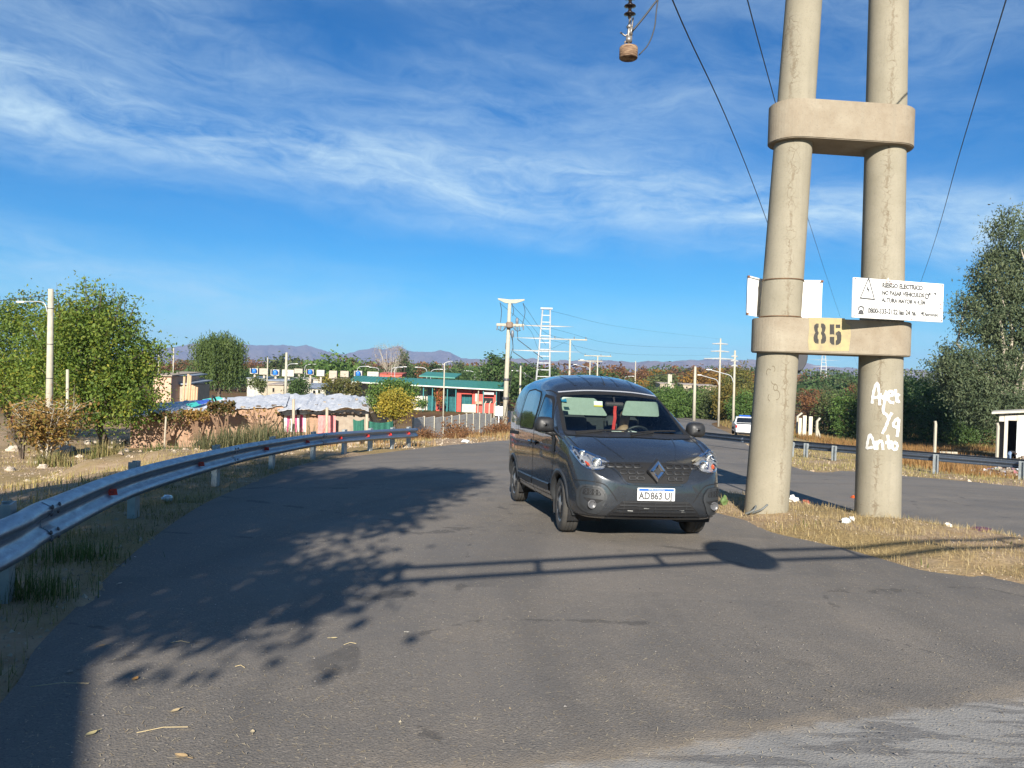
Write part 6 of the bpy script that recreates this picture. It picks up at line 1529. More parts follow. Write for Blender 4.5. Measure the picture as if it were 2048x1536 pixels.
# ------------------------------------------------------------------ green-roofed building with red portals
def green_building():
    d = 150.0; s = d/F_PX; Mg = pm('green_roof_sheet',(.05,.22,.18),(.04,.18,.15),1.2,.5,.1,world=True); Mr = pm('red_wall',(.56,.085,.06),(.48,.06,.045),1.5,.8,world=True); Mgl = pm('teal_glass',(.03,.13,.14),(.02,.08,.09),2,.12,0,world=True); Mfr = pm('teal_frame',(.05,.24,.24),None,3,.6)
    a, b = at(700,815,d), at(1007,815,d); g = T((a.x+b.x)/2,d)
    root = empty('green_roof_building',((a.x+b.x)/2,d,g),label='long building with green sheet roof, red portals and teal glazing',cat='building')
    e0, e1 = at(697,762,d-1.5), at(1007,779,d-1.5); r0, r1 = at(712,751,d+7), at(1007,764,d+7); zz = lambda p,k: (p.x,p.y,p.z+k)
    rf = MB(); rf.add([tuple(e0),tuple(e1),tuple(r1),tuple(r0),zz(e0,-.3),zz(e1,-.3),zz(r1,-.3),zz(r0,-.3)],[(0,1,2,3),(7,6,5,4),(0,4,5,1),(1,5,6,2),(2,6,7,3),(3,7,4,0)]); roof = rf.build('roof',Mg,root)
    n = 46
    for i in range(n+1):
        u = i/n; p, q = e0.lerp(e1,u), r0.lerp(r1,u); mb = MB(); mb.tube([p+Vector((0,0,.03)),q+Vector((0,0,.03))],.045,4); mb.build('roof_seam',Mg,roof)
    ed = MB(); ed.tube([e0+Vector((0,-.05,-.15)),e1+Vector((0,-.05,-.15))],.16,4); ed.build('gutter',pm('cream_gutter',(.55,.58,.50),None,3,.6),roof)
    ba, bb = at(838,751,d+16), at(910,755,d+16); r2 = MB(); r2.add([tuple(ba),tuple(bb),zz(bb+Vector((1,6,0)),.9),zz(ba+Vector((1,6,0)),.9)],[(0,1,2,3)]); r2.v += [(x,y,z-.25) for x,y,z in r2.v[:4]]; r2.f += [(7,6,5,4),(0,4,5,1),(1,5,6,2),(2,6,7,3),(3,7,4,0)]; r2.mi += [0]*5; r2.build('upper_roof',Mg,root)
    def blk(px0,px1,py0,py1,dd,th,mt,name,par=root):
        p0, p1 = at(px0,py1,dd), at(px1,py0,dd); z0 = p0.z if py1 < 812 else min(p0.z,g-.2); mb = MB(); mb.box(((p0.x+p1.x)/2,dd+th/2,(z0+p1.z)/2),(p1.x-p0.x,th,p1.z-z0)); return mb.build(name,mt,par)
    blk(702,1000,771,816,d+5,2.5,Mwh,'rear_wall'); blk(760,856,769,816,d+2.6,2,Mwh,'white_wall'); blk(855,872,776,815,d+2.2,.6,Mgl,'glazing'); blk(872,885,775,818,d+.2,1.6,Mr,'red_pillar'); blk(885,913,788,815,d+2.2,.6,Mgl,'glazing'); blk(884,914,776,788,d+2.0,.6,Mfr,'fascia')
    blk(913,923,777,818,d+.3,1.8,Mr,'red_pillar'); blk(923,944,777,788,d+.3,1.8,Mr,'red_lintel'); blk(944,993,779,818,d+.35,1.8,Mr,'red_wall'); blk(923,944,788,815,d+1.6,.4,Mgl,'doorway')
    for x in (928,938): blk(x,x+1.2,788,815,d+1.45,.12,Mfr,'door_frame')
    blk(950,955,787,803,d+.2,.14,Mwh,'white_panel'); blk(966,988,785,789,d-.8,1.1,pm('grey_canopy',(.45,.43,.42),None,3,.7),'canopy'); blk(966,986,796,806,d+.25,.1,M_seam,'opening'); blk(951,964,803,808,d-.4,.6,pm('tan_bench',(.50,.30,.20),None,3,.8),'counter'); blk(924,952,809,813,d-.5,.5,Mwh,'low_parapet')
    for x in (847,865,895,912,957,967,993): 
        p = at(x,779,d-1.0); mb = MB(); mb.tube([(p.x,p.y,g-.3),(p.x,p.y,at(x,766+(x-697)*.055,d-1.0).z)],.10,6); mb.build('roof_post',Mfr if x!=957 else M_conc,root)
    for x in (707,722): p = at(x,790,d-1.0); mb = MB(); mb.tube([(p.x,p.y,g-.3),(p.x,p.y,at(x,763,d-1).z)],.12,6); mb.build('roof_post',M_conc if x==707 else M_seam,root)
green_building()
house('red_block',758,803,200,748,'red flat-topped block rising behind the green roof',pm('brick_red_wall',(.50,.13,.09),(.44,.10,.07),2,.9,world=True),pm('red_coping',(.46,.11,.08),None,3,.9),8,cat='building')
# ------------------------------------------------------------------ precast concrete fence
def slab_fence():
    A, B_ = at(826,860,56.0), at(1042,832,100.0); n = 17; Msl = pm('precast_slab',(.46,.45,.41),(.38,.37,.34),1.2,.9,0,.15,18,world=True)
    A.z = T(A.x,A.y); root = empty('slab_fence',tuple(A),label='grey precast slab fence running behind the rusty shrubs',cat='fence')
    pts = []
    for i in range(n+1):
        u = (i/n); p = A.lerp(B_,u); p.z = T(p.x,p.y); pts.append(p)
    hgt = 2.0
    for i,p in enumerate(pts):
        mb = MB(); mb.bbox((p.x,p.y,p.z+hgt/2-.1),(.15,.15,hgt+.35),.015); mb.build('post',M_conc,root)
    for i in range(n):
        a,b = pts[i],pts[i+1]; d = b-a; L_ = math.hypot(d.x,d.y); rz = math.atan2(d.y,d.x)
        for k in range(4):
            if 10 <= i <= 10 and k == 3: continue
            z = (a.z+b.z)/2+.05+k*.49; mb = MB(); mb.bbox(((a.x+b.x)/2,(a.y+b.y)/2,z+.24),(L_-.17,.06,.475),.012,rz); mb.build('slab',Msl,root)
slab_fence()
# bent-top posts by the fence
def bent_post(px, py0, py1, d, label, group=None, r_=.075, lean=4):
    b = at(px,py1,d); b.z = T(b.x,b.y); t = at(px,py0+7,d); e = at(px+lean,py0,d); root_mb = MB(); root_mb.tube([b-Vector((0,0,.2)),Vector((b.x,b.y,t.z)),Vector((b.x+(e.x-t.x),b.y,e.z))],[r_*1.1,r_,r_*.9],6); return thing_mesh('fence_post',root_mb,M_conc,label,'post',group,False,tuple(b))
for px in (968,978,988): bent_post(px,802,832,92,'bent-top concrete post in front of the red portal','bent-top posts by the red portal')
mb = MB(); p = at(998,822,84); mb.box((p.x,p.y,p.z),(16*84/F_PX,.1,19*84/F_PX)); mb.box((p.x,p.y,p.z-.9),(.1,.08,1.2)); thing_mesh('white_board',mb,M_white,'blank white board by the tall utility pole','board')
# ------------------------------------------------------------------ utility poles and towers
def insul(mb, p, h=.3, r_=.09): mb.lathe([(.03,0),(r_,.03),(.04,h*.35),(r_,h*.45),(.04,h*.75),(r_*.8,h*.85),(.02,h)],tuple(p),8)
Mins = pm('grey_insulator',(.16,.17,.19),None,5,.4); Mst = pm('white_steel',(.40,.41,.41),(.33,.345,.35),3,.6,.2)
def tall_pole():
    d = 75.0; s = d/F_PX; b = at(1009,852,d); b.z = T(b.x,b.y); t = at(1019.5,603,d); root = empty('utility_pole',tuple(b),label='tall pale utility pole with two crossarms beside the grey van',cat='utility pole')
    mb = MB(); mb.tube([b-Vector((0,0,.4)),b.lerp(t,.5),t],[.27,.22,.16],14); mb.build('pole',M_conc,root,True)
    L_ = at(996,599,d); Rr = at(1049,601,d); c = at(1021,604,d); mb = MB(); mb.add([(L_.x,d-.15,L_.z),(L_.x,d-.15,L_.z+.12),(c.x,d-.15,c.z+.22),(Rr.x,d-.15,Rr.z+.12),(Rr.x,d-.15,Rr.z),(c.x+.5,d-.15,c.z-.12),(c.x-.5,d-.15,c.z-.12)]+[(L_.x,d+.15,L_.z),(L_.x,d+.15,L_.z+.12),(c.x,d+.15,c.z+.22),(Rr.x,d+.15,Rr.z+.12),(Rr.x,d+.15,Rr.z),(c.x+.5,d+.15,c.z-.12),(c.x-.5,d+.15,c.z-.12)],[tuple(range(7)),tuple(range(13,6,-1))]+[(i,7+i,7+(i+1)%7,(i+1)%7) for i in range(7)]); mb.build('crossarm',M_conc,root)
    a0, a1 = at(993,649,d), at(1048,652,d); mb = MB(); mb.bbox(((a0.x+a1.x)/2,d-.25,(a0.z+a1.z)/2),(a1.x-a0.x,.22,.26),.03); mb.build('crossarm',M_conc,root)
    hub = at(1019,650,d-.3); mb = MB(); mb.lathe([(.25,-.3),(.36,-.2),(.36,.2),(.25,.3)],tuple(hub),12); mb.build('collar',pm('rusty_collar',(.22,.16,.12),None,6,.8),root)
    for x in (995,1002,1010,1030,1038,1046): p = at(x,651,d-.35); mb = MB(); mb.tube([p,p+Vector((.05*(1 if x>1019 else -1),0,-.45))],[.07,.05],6); mb.build('fuse',Mins,root)
    for P in ([(1000,605),(1003,622),(1001,645)],[(1024,607),(1027,622),(1025,632)],[(1046,606),(1050,625),(1044,652)],[(1019,660),(1026,690),(1021,712)],[(996,658),(1004,662),(1012,655)],[(1026,655),(1034,662),(1042,660)],[(1020,713),(1022,760),(1008,845)]):
        mb = MB(); mb.tube([Vector(q) for q in catmull([tuple(at(x,y,d-.4)) for x,y in P],5)],.03,5); mb.build('cable',M_wire,root)
    for k in (.28,.42): p = b.lerp(t,k); mb = MB(); rr = .34-.15*k; mb.lathe([(rr,-.1),(rr+.05,-.1),(rr+.05,.1),(rr,.1)],tuple(p),14); mb.build('band',M_bolt,root)
tall_pole()
def lattice(px_b, px_t, ytop, ybase, d, wb, wt, arms, label, legs2=True, mat=None):
    b = at(px_b,ybase,d); b.z = T(b.x,b.y); t = at(px_t,ytop,d); root = empty('lattice_tower',tuple(b),label=label,cat='transmission tower'); m_ = mat or Mst; n = 17
    fr = MB(); pl = b+Vector((-wb/2,0,-.3)); pr = b+Vector((wb/2,0,-.3)); tl = t+Vector((-wt/2,0,0)); tr = t+Vector((wt/2,0,0)); r_ = wb*.055
    for a,c in ((pl,tl),(pr,tr)): mb = MB(); mb.tube([a,a.lerp(c,.5),c],[r_*1.2,r_,r_*.8],8); mb.build('leg',m_,root,True)
    for i in range(1,n+1):
        k = i/n; a,c = pl.lerp(tl,k), pr.lerp(tr,k); mb = MB(); mb.box(((a.x+c.x)/2,a.y,a.z),((c-a).length,r_*.9,r_*.9)); mb.build('rung',m_,root)
    for hw,y,up in arms:
        cpt = at(px_b+(px_t-px_b)*(ybase-y)/(ybase-ytop),y,d); mb = MB(); mb.add([(cpt.x-hw,d-.1,cpt.z),(cpt.x,d-.18,cpt.z+.15),(cpt.x+hw,d-.1,cpt.z),(cpt.x,d-.18,cpt.z-.15),(cpt.x-hw,d+.1,cpt.z),(cpt.x,d+.18,cpt.z+.15),(cpt.x+hw,d+.1,cpt.z),(cpt.x,d+.18,cpt.z-.15)],[(0,1,2,3),(7,6,5,4),(0,4,5,1),(1,5,6,2),(2,6,7,3),(3,7,4,0)]); mb.build('crossarm',m_,root)
        if up:
            mb = MB(); p = Vector((cpt.x-hw,d,cpt.z)); mb.lathe([(.05,.0),(.22,.1),(.22,1.0),(.05,1.15)],tuple(p),8); mb.build('surge_arrester',Mins,root,True)
            q = Vector((cpt.x-.3,d-.1,cpt.z-5)); mb = MB(); mb.tube([p,p+Vector((.2,0,-2.2)),q],.06,5); mb.build('cable',M_wire,root)
    cap = MB(); cap.box((t.x,t.y,t.z),(wt*1.6,.5,.25)); cap.build('cap',m_,root); return root
lattice(1082,1093,617,835,118,2.6,1.15,[(4.4,652,1),(5.0,677,1),(5.8,702,1)],'white ladder-like steel tower rising behind the van roof')
lattice(1647,1648,690,782,400,5.2,1.0,[(8,708,0),(9,720,0),(8.5,733,0)],'distant white lattice tower seen between the concrete poles')
def t_pole(px, ytop, ybase, d, hw, label, lamp=False, r_=.22):
    b = at(px,ybase,d); b.z = T(b.x,b.y); t = at(px+(ybase-ytop)*.025,ytop,d); root = empty('utility_pole',tuple(b),label=label,cat='utility pole'); mb = MB(); mb.tube([b-Vector((0,0,.3)),t],[r_,r_*.65],10); mb.build('pole',M_conc,root,True)
    if hw: 
        mb = MB(); mb.bbox((t.x,t.y,t.z),(2*hw,.2,.22),.04); mb.build('crossarm',M_conc,root)
        for s_ in (-1,0.25,1): mb = MB(); insul(mb,(t.x+s_*hw*.92,t.y,t.z+.1),.4,.12); mb.build('insulator',Mins,root)
    if lamp:
        P = [b.lerp(t,.80),b.lerp(t,.87)+Vector((-.5,0,0)),b.lerp(t,.88)+Vector((-2.2,0,.1)),b.lerp(t,.9)+Vector((-3.4,0,.25))]; mb = MB(); mb.tube([Vector(q) for q in catmull([tuple(p) for p in P],5)],.06,6); mb.build('lamp_arm',Mst,root,True)
        mb = MB(); mb.bbox(tuple(P[-1]+Vector((-.3,0,0))),(.8,.3,.14),.05); mb.build('lamp_head',M_white,root)
    return root
t_pole(1137,679,825,128,2.8,'pale T-shaped pole right of the ladder-like steel tower'); t_pole(1178,722,812,190,3.0,'small T-shaped pole over the van roof',True); t_pole(1193,712,815,180,3.2,'T-shaped pole with lamp arm over the van roof, taller of two',True)
t_pole(1269,742-20,815,230,0,'thin pole standing over the middle of the van roof',False,.2)
def many_arm(px, ytop, ybase, d, arms, label, lampy=None, lampside=-1):
    r0 = t_pole(px,ytop,ybase,d,0,label,False,.13); b = r0.location.copy(); t = at(px+(ybase-ytop)*.02,ytop,d)
    for y,hw in arms: c = at(px+(ybase-y)*.02,y,d); mb = MB(); mb.tube([(c.x-hw,d,c.z),(c.x,d,c.z+.04),(c.x+hw,d,c.z)],[.05,.11,.05],6); mb.build('crossarm',Mst,r0)
    if lampy:
        c = at(px+(ybase-lampy)*.02,lampy,d); P = [c+Vector((0,0,-.9)),c+Vector((-.3,0,-.2)),c+Vector((-1.1,0,.05)),c+Vector((-2.1,0,.30))]; mb = MB(); mb.tube([Vector(q) for q in catmull([tuple(p) for p in P],5)],.045,6); mb.build('lamp_arm',Mst,r0,True); mb = MB(); mb.bbox(tuple(P[-1]+Vector((-.2,0,.03))),(.5,.2,.09),.03); mb.build('lamp_head',M_white,r0)
    return r0
many_arm(1437,677,846,88,[(688,.9),(703,1.05),(718,1.8)],'white lamp pole with three crossarms beside the far road',757); many_arm(1466,701,860,70,[(713,.3),(722,.35),(732,.3)],'thin lamp pole near the white pickup truck',748)
t_pole(1388,733,836,112,0,'plain concrete pole at the bend of the far road',False,.26)
wire([(1389,736,112),(1365,744,118),(1335,748,128),(1300,752,150)],.05,'black cable strung to the plain pole at the road bend',None)
for k,(px,y0,y1,lab) in enumerate(((1338,748,772,'left one of two stubby grey pillars among the orange trees'),(1342,749,771,'right one of two stubby grey pillars among the orange trees'))): stick('stub_pillar',px,y0,y1,210,.35,M_conc,lab,'pillar')
# street lamps in the housing estate
def lamp_proto():
    r0 = empty('street_lamp',(0,0,0)); ORG[r0] = Vector(); mb = MB(); mb.tube([Vector(q) for q in catmull([(0,0,-.3),(0,0,4),(0,0,7.2),(.25,0,7.9),(1.0,0,8.2),(2.4,0,8.3)],5)],.09,6); link('pole',mb.mesh('pole'),Mst,r0,True)
    mb = MB(); mb.bbox((2.7,0,8.3),(.8,.25,.14),.05); link('lamp_head',mb.mesh('lamp_head'),M_white,r0); return r0
lp = lamp_proto(); first = True
for px,ytop,d,s_ in ((610,728,215,1),(690,729,205,-1),(657,729,206,1),(715,732,190,1),(758,735,240,-1),(783,734,200,1),(790,733,195,1),(854,735,190,-1),(862,738,185,1),(950,742,210,-1),(961,740,180,1),(1052,742,150,-1),(870,728,330,1),(575,727,230,1),(1249,752,260,1)):
    o = lp if first else copy_tree(lp); first = False; p = at(px,ytop,d); g = T(p.x,p.y); o.location = (p.x,p.y,g); k = (p.z-g)/8.3; o.scale = (s_*max(.7,k*.9),1,k); tag(o,'thin curved-arm street lamp standing in the housing estate','street lamp','street lamps of the housing estate')
t_pole(571,705,790,120,0,'thin white pole rising before the row of water tanks',False,.26); 
r0 = t_pole(886,726,848,98,0,'slim lamp post standing inside the slab fence',False,.11); mb = MB(); p = at(889,726,98); mb.tube([Vector(q) for q in catmull([tuple(p+Vector((0,0,-.5))),tuple(p+Vector((.1,0,0))),tuple(p+Vector((.7,0,.22)))],5)],.05,6); mb.bbox(tuple(p+Vector((.85,0,.25))),(.4,.15,.08),.03); mb.build('lamp_arm',Mst,r0)
for px,y0,y1,d,lab in ((534,715,775,140,'wooden pole left of the water tanks'),(346,695,752,130,'wooden pole behind the bare brick house'),(316,703,770,125,'pale stub pole rising from the leafy tree edge'),(1039,725,830,88,'slender pole right of the tall utility pole')): t_pole(px,y0,y1,d,0,lab,False,.14)
# spans between the poles
for a in ([(1000,606,75),(1060,660,100),(1084,702,118),(1137,681,128)],[(1022,608,75),(1062,650,98),(1092,690,118)],[(1046,607,75),(1090,665,108),(1139,680,128)],[(1139,680,128),(1160,705,150),(1194,714,180)],[(1094,620,118),(1250,655,190),(1440,678,88+200)],[(1095,655,118),(1250,690,190),(1425,697,290)],[(1097,680,118),(1250,708,190),(1420,711,290)]): wire(a,.018,'thin wire spanning between the pole tops behind the van','wires behind the van')
# ------------------------------------------------------------------ right-hand field: shed, posts, rubbish
def shed():
    d = 60.0; g = T(at(2030,880,d).x,d); x0 = at(1990,850,d).x; x1 = at(2100,850,d).x; zt = at(2010,829,d).z; root = empty('white_shed',(x0,d,g),label='small white shed with flat roof and dark doorway by the rubbish heap',cat='shed')
    sk = lambda mb: (setattr(mb,'v',[(x+(y-d)*.66,y,z) for x,y,z in mb.v]),mb)[1]
    def bx(a,b,z0,z1,y0,y1,mt,n): mb = MB(); mb.box(((a+b)/2,(y0+y1)/2,(z0+z1)/2),(b-a,y1-y0,z1-z0)); return sk(mb).build(n,mt,root)
    k = d/F_PX; X = lambda px: at(px,850,d).x
    bx(X(1996),X(2013),g-.3,zt,d+1.2,d+1.4,pm('shade_toned_wall',(.28,.25,.22),None,3,.9),'porch_wall'); bx(X(2009),X(2016),g-.3,zt,d,d+3.5,Mwh,'wall'); bx(X(2016),X(2034),at(2020,841,d).z,zt,d,d+.25,Mwh,'lintel'); bx(X(2034),x1,g-.3,zt,d,d+.25,pm('pale_blue_wall',(.55,.60,.62),(.48,.53,.55),3,.9),'wall'); bx(X(2034),x1,at(2040,843,d).z,zt+.002,d-.03,d+.02,Mwh,'wall_band'); bx(x1-.2,x1,g-.3,zt,d+.25,d+3.5,Mwh,'end_wall'); bx(X(2016),x1,g-.3,zt,d+3.3,d+3.5,M_dark,'rear_wall'); bx(X(1998),X(2010),zt-.55,zt-.002,d+.05,d+1.2,Mwh,'porch_beam')  # porch wall colour darkened to stand in for the porch shade
    mb = MB(); mb.add([(X(1983),d-.5,zt+.02),(x1+.3,d-.5,zt+.38),(x1+.3,d+4,zt+.38),(X(1983),d+4,zt+.02),(X(1983),d-.5,zt+.18),(x1+.3,d-.5,zt+.54),(x1+.3,d+4,zt+.54),(X(1983),d+4,zt+.18)],[(3,2,1,0),(4,5,6,7),(0,1,5,4),(1,2,6,5),(2,3,7,6),(3,0,4,7)]); sk(mb).build('roof_slab',Mwh,root)
shed()
pb = at(2019,880,56); pb.z = T(pb.x,pb.y)
figure('person', BEND, Z, [_dk,_jean,SKIN,_dk,_shoe], 'person in dark jumper and jeans bending over the rubbish heap', pb, R(-75), scale=.95)
for px,y0,y1,d,lab,ln in ((1870,842,886,62,'bent-top white concrete post standing alone in the rusty grass',-1),(1995,846,888,59,'bent-top white concrete post beside the white shed',-2)): bent_post(px,y0,y1,d,lab,None,.11,ln)
for px,y0,y1,w_,lab in ((1599,836,869,.30,'white slab post beside the bent corner post'),(1608,831,873,.34,'widest white slab post standing in the rusty field'),(1620,833,875,.34,'white slab post with a wire tied round it')):
    d = 72.0; b = at(px,y1,d); t = at(px,y0,d); g = T(b.x,b.y); mb = MB(); mb.bbox((b.x,d,(g-.2+t.z)/2),(w_,.14,t.z-g+.2),.02); thing_mesh('slab_post',mb,pm('cream_concrete',(.66,.60,.46),(.56,.50,.38),3,.9),lab,'post',base=(b.x,d,g))
bent_post(1633,836,876,72,'white bent-top post with a slanting brace',None,.12,6); bent_post(1594,826,868,73,'leaning post with bent top left of the slab posts',None,.11,9)
b = at(1644,875,72); t = at(1634,855,72); mb = MB(); mb.tube([(b.x,72,T(b.x,72)-.1),(t.x,72,t.z)],.09,6); thing_mesh('brace_post',mb,M_conc,'slanting brace leaning on the bent-top post','post')
for px0,px1,y,d in ((1880,1915,879,66),(1915,1967,881,64),(1967,1993,884,62)):
    a,c = at(px0,y,d), at(px1,y+2,d); mb = MB(); g = T((a.x+c.x)/2,d); mb.bbox(((a.x+c.x)/2,d,g+.16),(c.x-a.x,.25,.34),.03); thing_mesh('concrete_kerb',mb,M_conc,'low pale concrete kerb block lying in the grass near the shed','kerb','kerb blocks near the shed',base=((a.x+c.x)/2,d,g))
def rubbish():
    c = at(2035,905,46); c.z = T(c.x,c.y); n = 2600; V = []; tv = []
    a = rng.normal(size=(n,2))*np.array([2.6,1.3]); h = np.maximum(0,1.55*np.exp(-(a[:,0]/2.6)**2-(a[:,1]/1.5)**2))*rng.uniform(.55,1,n)
    P = np.stack([c.x+1.8+a[:,0],c.y+a[:,1],0*h],1); P[:,2] = ground_arr(P[:,0],P[:,1])+h
    V, t = leaf_quads(P,.34,.8); me = np_mesh('rubbish',V,4,t); mt = leafmat('rubbish_bits',[(.20,.16,.12),(.45,.40,.32),(.08,.07,.06),(.60,.58,.54),(.30,.22,.15),(.12,.20,.14),(.42,.12,.10),(.14,.18,.32),(.70,.68,.63)],.05,.8)
    o = link('rubbish_heap',me,mt); tag(o,'heap of mixed rubbish and rubble beyond the right guardrail','rubbish heap',None,'stuff')
    gx = np.linspace(-6,6,30); gy = np.linspace(-3,3,18); mb = MB(); vs = []
    for y in gy:
        for x in gx: X_,Y_ = c.x+1.8+x,c.y+y; vs.append((X_,Y_,T(X_,Y_)-.05+1.35*math.exp(-(x/2.6)**2-(y/1.5)**2)+.1*rng.random()))
    mb.add(vs,[(j*30+i,j*30+i+1,(j+1)*30+i+1,(j+1)*30+i) for j in range(17) for i in range(29)]); o = mb.build('rubble_mound',pm('rubble_soil',(.22,.17,.12),(.34,.28,.21),3,.95,0,.5,12)); tag(o,kind='structure')
rubbish()
# ------------------------------------------------------------------ gantry and an added shadow block behind the viewpoint, shading the road
TAN = math.tan(SUN_EL)
def caster(px, py, yc):
    p = gp(px,py); dy = p.y-yc; return Vector((p.x-dy*math.tan(SUN_AZ), yc, p.z+dy*TAN/math.cos(SUN_AZ)))
def gantry():
    zc = 3.5; pts = []
    for px,py in ((640,1172),(2000,1102)):
        p = gp(px,py); dy = (zc-p.z)/TAN; pts.append(Vector((p.x-dy*math.tan(SUN_AZ),p.y-dy,zc)))
    a,b = pts; d = (b-a).normalized(); A, B_ = a-d*4.5, b+d*4.0
    root = empty('sign_gantry',(A.x,A.y,T(A.x,A.y)),label='ladder-like steel sign gantry with round board spanning the road behind the viewpoint',cat='gantry')
    for dz in (.0,.22): mb = MB(); mb.tube([A+Vector((0,0,dz)),B_+Vector((0,0,dz))],.035,8); mb.build('chord',M_post,root,True)
    L_ = (B_-A).length; n = 13
    for i in range(n+1): p = A.lerp(B_,i/n); mb = MB(); mb.tube([p,p+Vector((0,0,.22))],.03,6); mb.build('strut',M_post,root)
    for p in (A,B_): mb = MB(); mb.tube([Vector((p.x,p.y,T(p.x,p.y)-.3)),p+Vector((0,0,.3))],.09,10); mb.build('post',M_post,root,True)
    q = gp(1440,1097); dy = (zc+.12-q.z)/TAN; c = Vector((q.x-dy*math.tan(SUN_AZ),q.y-dy,zc+.14)); c = A+d*((c-A).dot(d)); c.z = zc+.13
    mb = MB(); mb.lathe([(.001,-.01),(.33,-.01),(.33,.01),(.001,.01)],tuple(c+Vector((0,.05,0))),36,Matrix.Rotation(R(90),3,'X')); mb.build('round_board',M_white,root)
gantry()
def blocker():  # gabled block added out of view, shaped to cast the straight road-edge shadow
    yc = -5.5; p1 = caster(165,1270,yc); p2 = caster(130,1536,yc); s_ = (p1-p2); top = p1+s_*.9; eave = p2-s_*.7
    prof = [(eave.x,T(eave.x,yc)-.2),(eave.x,eave.z),(top.x,top.z),(top.x*2-eave.x,eave.z),(top.x*2-eave.x,T(eave.x,yc)-.2)]
    root = empty('sun_blocker',(top.x,yc,T(top.x,yc)),label='unseen gabled kiosk behind the viewpoint shading the left road edge',cat='blocker'); mb = MB(); n = 5
    vs = [(x,yc,z) for x,z in prof]+[(x,yc-4,z) for x,z in prof]; mb.add(vs,[tuple(range(n)),tuple(range(2*n-1,n-1,-1))]+[(i,n+i,n+(i+1)%n,(i+1)%n) for i in range(n)]); mb.build('wall',Mcr,root)
    for k in (0,1):
        a,b = Vector((prof[1+k*2][0],0,prof[1+k*2][1])), Vector((prof[2][0],0,prof[2][1])); dd = (a-b).normalized()*.02; a = a+dd; mb = MB(); mb.add([(a.x,yc+.005,a.z+.02),(b.x,yc+.005,b.z+.02),(b.x,yc-4.2,b.z+.02),(a.x,yc-4.2,a.z+.02),(a.x,yc+.005,a.z+.06),(b.x,yc+.005,b.z+.06),(b.x,yc-4.2,b.z+.06),(a.x,yc-4.2,a.z+.06)],[(3,2,1,0),(4,5,6,7),(0,1,5,4),(1,2,6,5),(2,3,7,6),(3,0,4,7)]); mb.build('roof',Mzn,root)
blocker()
# ------------------------------------------------------------------ trees and shrubs
GREEN_Y = leafmat('green_yellow_leaf',[(.047,.084,.016),(.081,.135,.024),(.121,.189,.032),(.162,.223,.035),(.20,.235,.04),(.40,.36,.05)],.42)
OLIVE = leafmat('olive_leaf',[(.052,.075,.029),(.085,.111,.039),(.117,.143,.052),(.156,.169,.072)],.3)
DARKG = leafmat('dark_green_leaf',[(.028,.056,.018),(.050,.090,.026),(.078,.128,.038),(.105,.160,.048)],.32)
MIDG = leafmat('mid_green_leaf',[(.049,.098,.025),(.077,.140,.034),(.112,.182,.042),(.154,.224,.056)],.32)
WILLOW = leafmat('willow_leaf',[(.044,.075,.022),(.069,.106,.030),(.100,.144,.040),(.125,.163,.050)],.3)
ORANGE = leafmat('orange_leaf',[(.22,.12,.025),(.30,.17,.03),(.16,.085,.025),(.26,.20,.04)],.35)
RUST = leafmat('rust_leaf',[(.17,.075,.03),(.23,.11,.045),(.12,.06,.028),(.20,.13,.06)],.3)
YELLOW = leafmat('yellow_leaf',[(.30,.24,.03),(.42,.32,.05),(.20,.20,.03),(.48,.38,.09)],.35)
EUCA = leafmat('eucalyptus_leaf',[(.052,.075,.039),(.081,.111,.055),(.111,.137,.068),(.156,.176,.091)],.25)
BROWNL = leafmat('brown_leaf',[(.26,.15,.045),(.34,.21,.06),(.20,.11,.035),(.24,.22,.05)],.35)
BARE = leafmat('bare_twig',[(.30,.25,.19),(.24,.19,.14),(.36,.31,.25)],.1)
def gb(px, d, py=860):
    p = at(px,py,d); return Vector((p.x,p.y,T(p.x,p.y)))
tree('leafy_tree', gb(205,45), [E_(205,700,45,190,190),E_(180,630,45,120,150),E_(265,770,45,110,130),E_(225,800,44,150,90),E_(150,790,44.5,110,120),E_(120,700,46,120,170),E_(285,720,46,60,90)], 400,88,1.1,.21,GREEN_Y,'large leafy green and yellow tree behind the concrete lamp pole',trunk=.28,limbs=26)
tree('leafy_tree', gb(28,49), [E_(30,690,49,150,170),E_(10,760,48,140,120),E_(70,760,47,110,130),E_(-60,720,49,120,200),E_(50,640,49,80,90)], 230,84,1.15,.21,GREEN_Y,'leafy tree over the person in the red vest',trunk=.25,limbs=22)
# thin upright shoots above the big crown
mb = MB(); tw = []; rb = gb(205,45)
for k in range(46):
    px = rng.uniform(80,285); top = at(px,rng.uniform(545,620)+abs(px-170)*.35,45+rng.normal()*.8); b0 = at(180+(px-180)*.7,690,45); mb.tube([b0-rb,(b0.lerp(top,.6)+Vector((rng.normal()*.1,0,0)))-rb,top-rb],[.03,.018,.006],4,False)
    for j in range(26): q = b0.lerp(top,rng.uniform(.45,1.0)); tw.append(tuple(q-rb+Vector((rng.normal()*.14,rng.normal()*.14,rng.normal()*.10))))
root = [o for o in col.objects if o.name.startswith('leafy_tree') and o.parent is None][0]
link('twig',mb.mesh('twig'),BARK,root); V,t_ = leaf_quads(np.array(tw),.20,.5); link('shoot_leaf',np_mesh('shoot_leaf',V,4,t_*.8),GREEN_Y,root)
twig_shrub('brown_shrub',gb(94,37),4.3*.66,1.6,34,BARKW,BROWNL,4200,.20,'half-bare brown-leaved small tree before the concrete lamp pole','shrub')
twig_shrub('dark_shrub',gb(46,36),2.0,.7,12,BARK,OLIVE,220,.12,'dark bare-stemmed shrub near the pale stones','shrub')
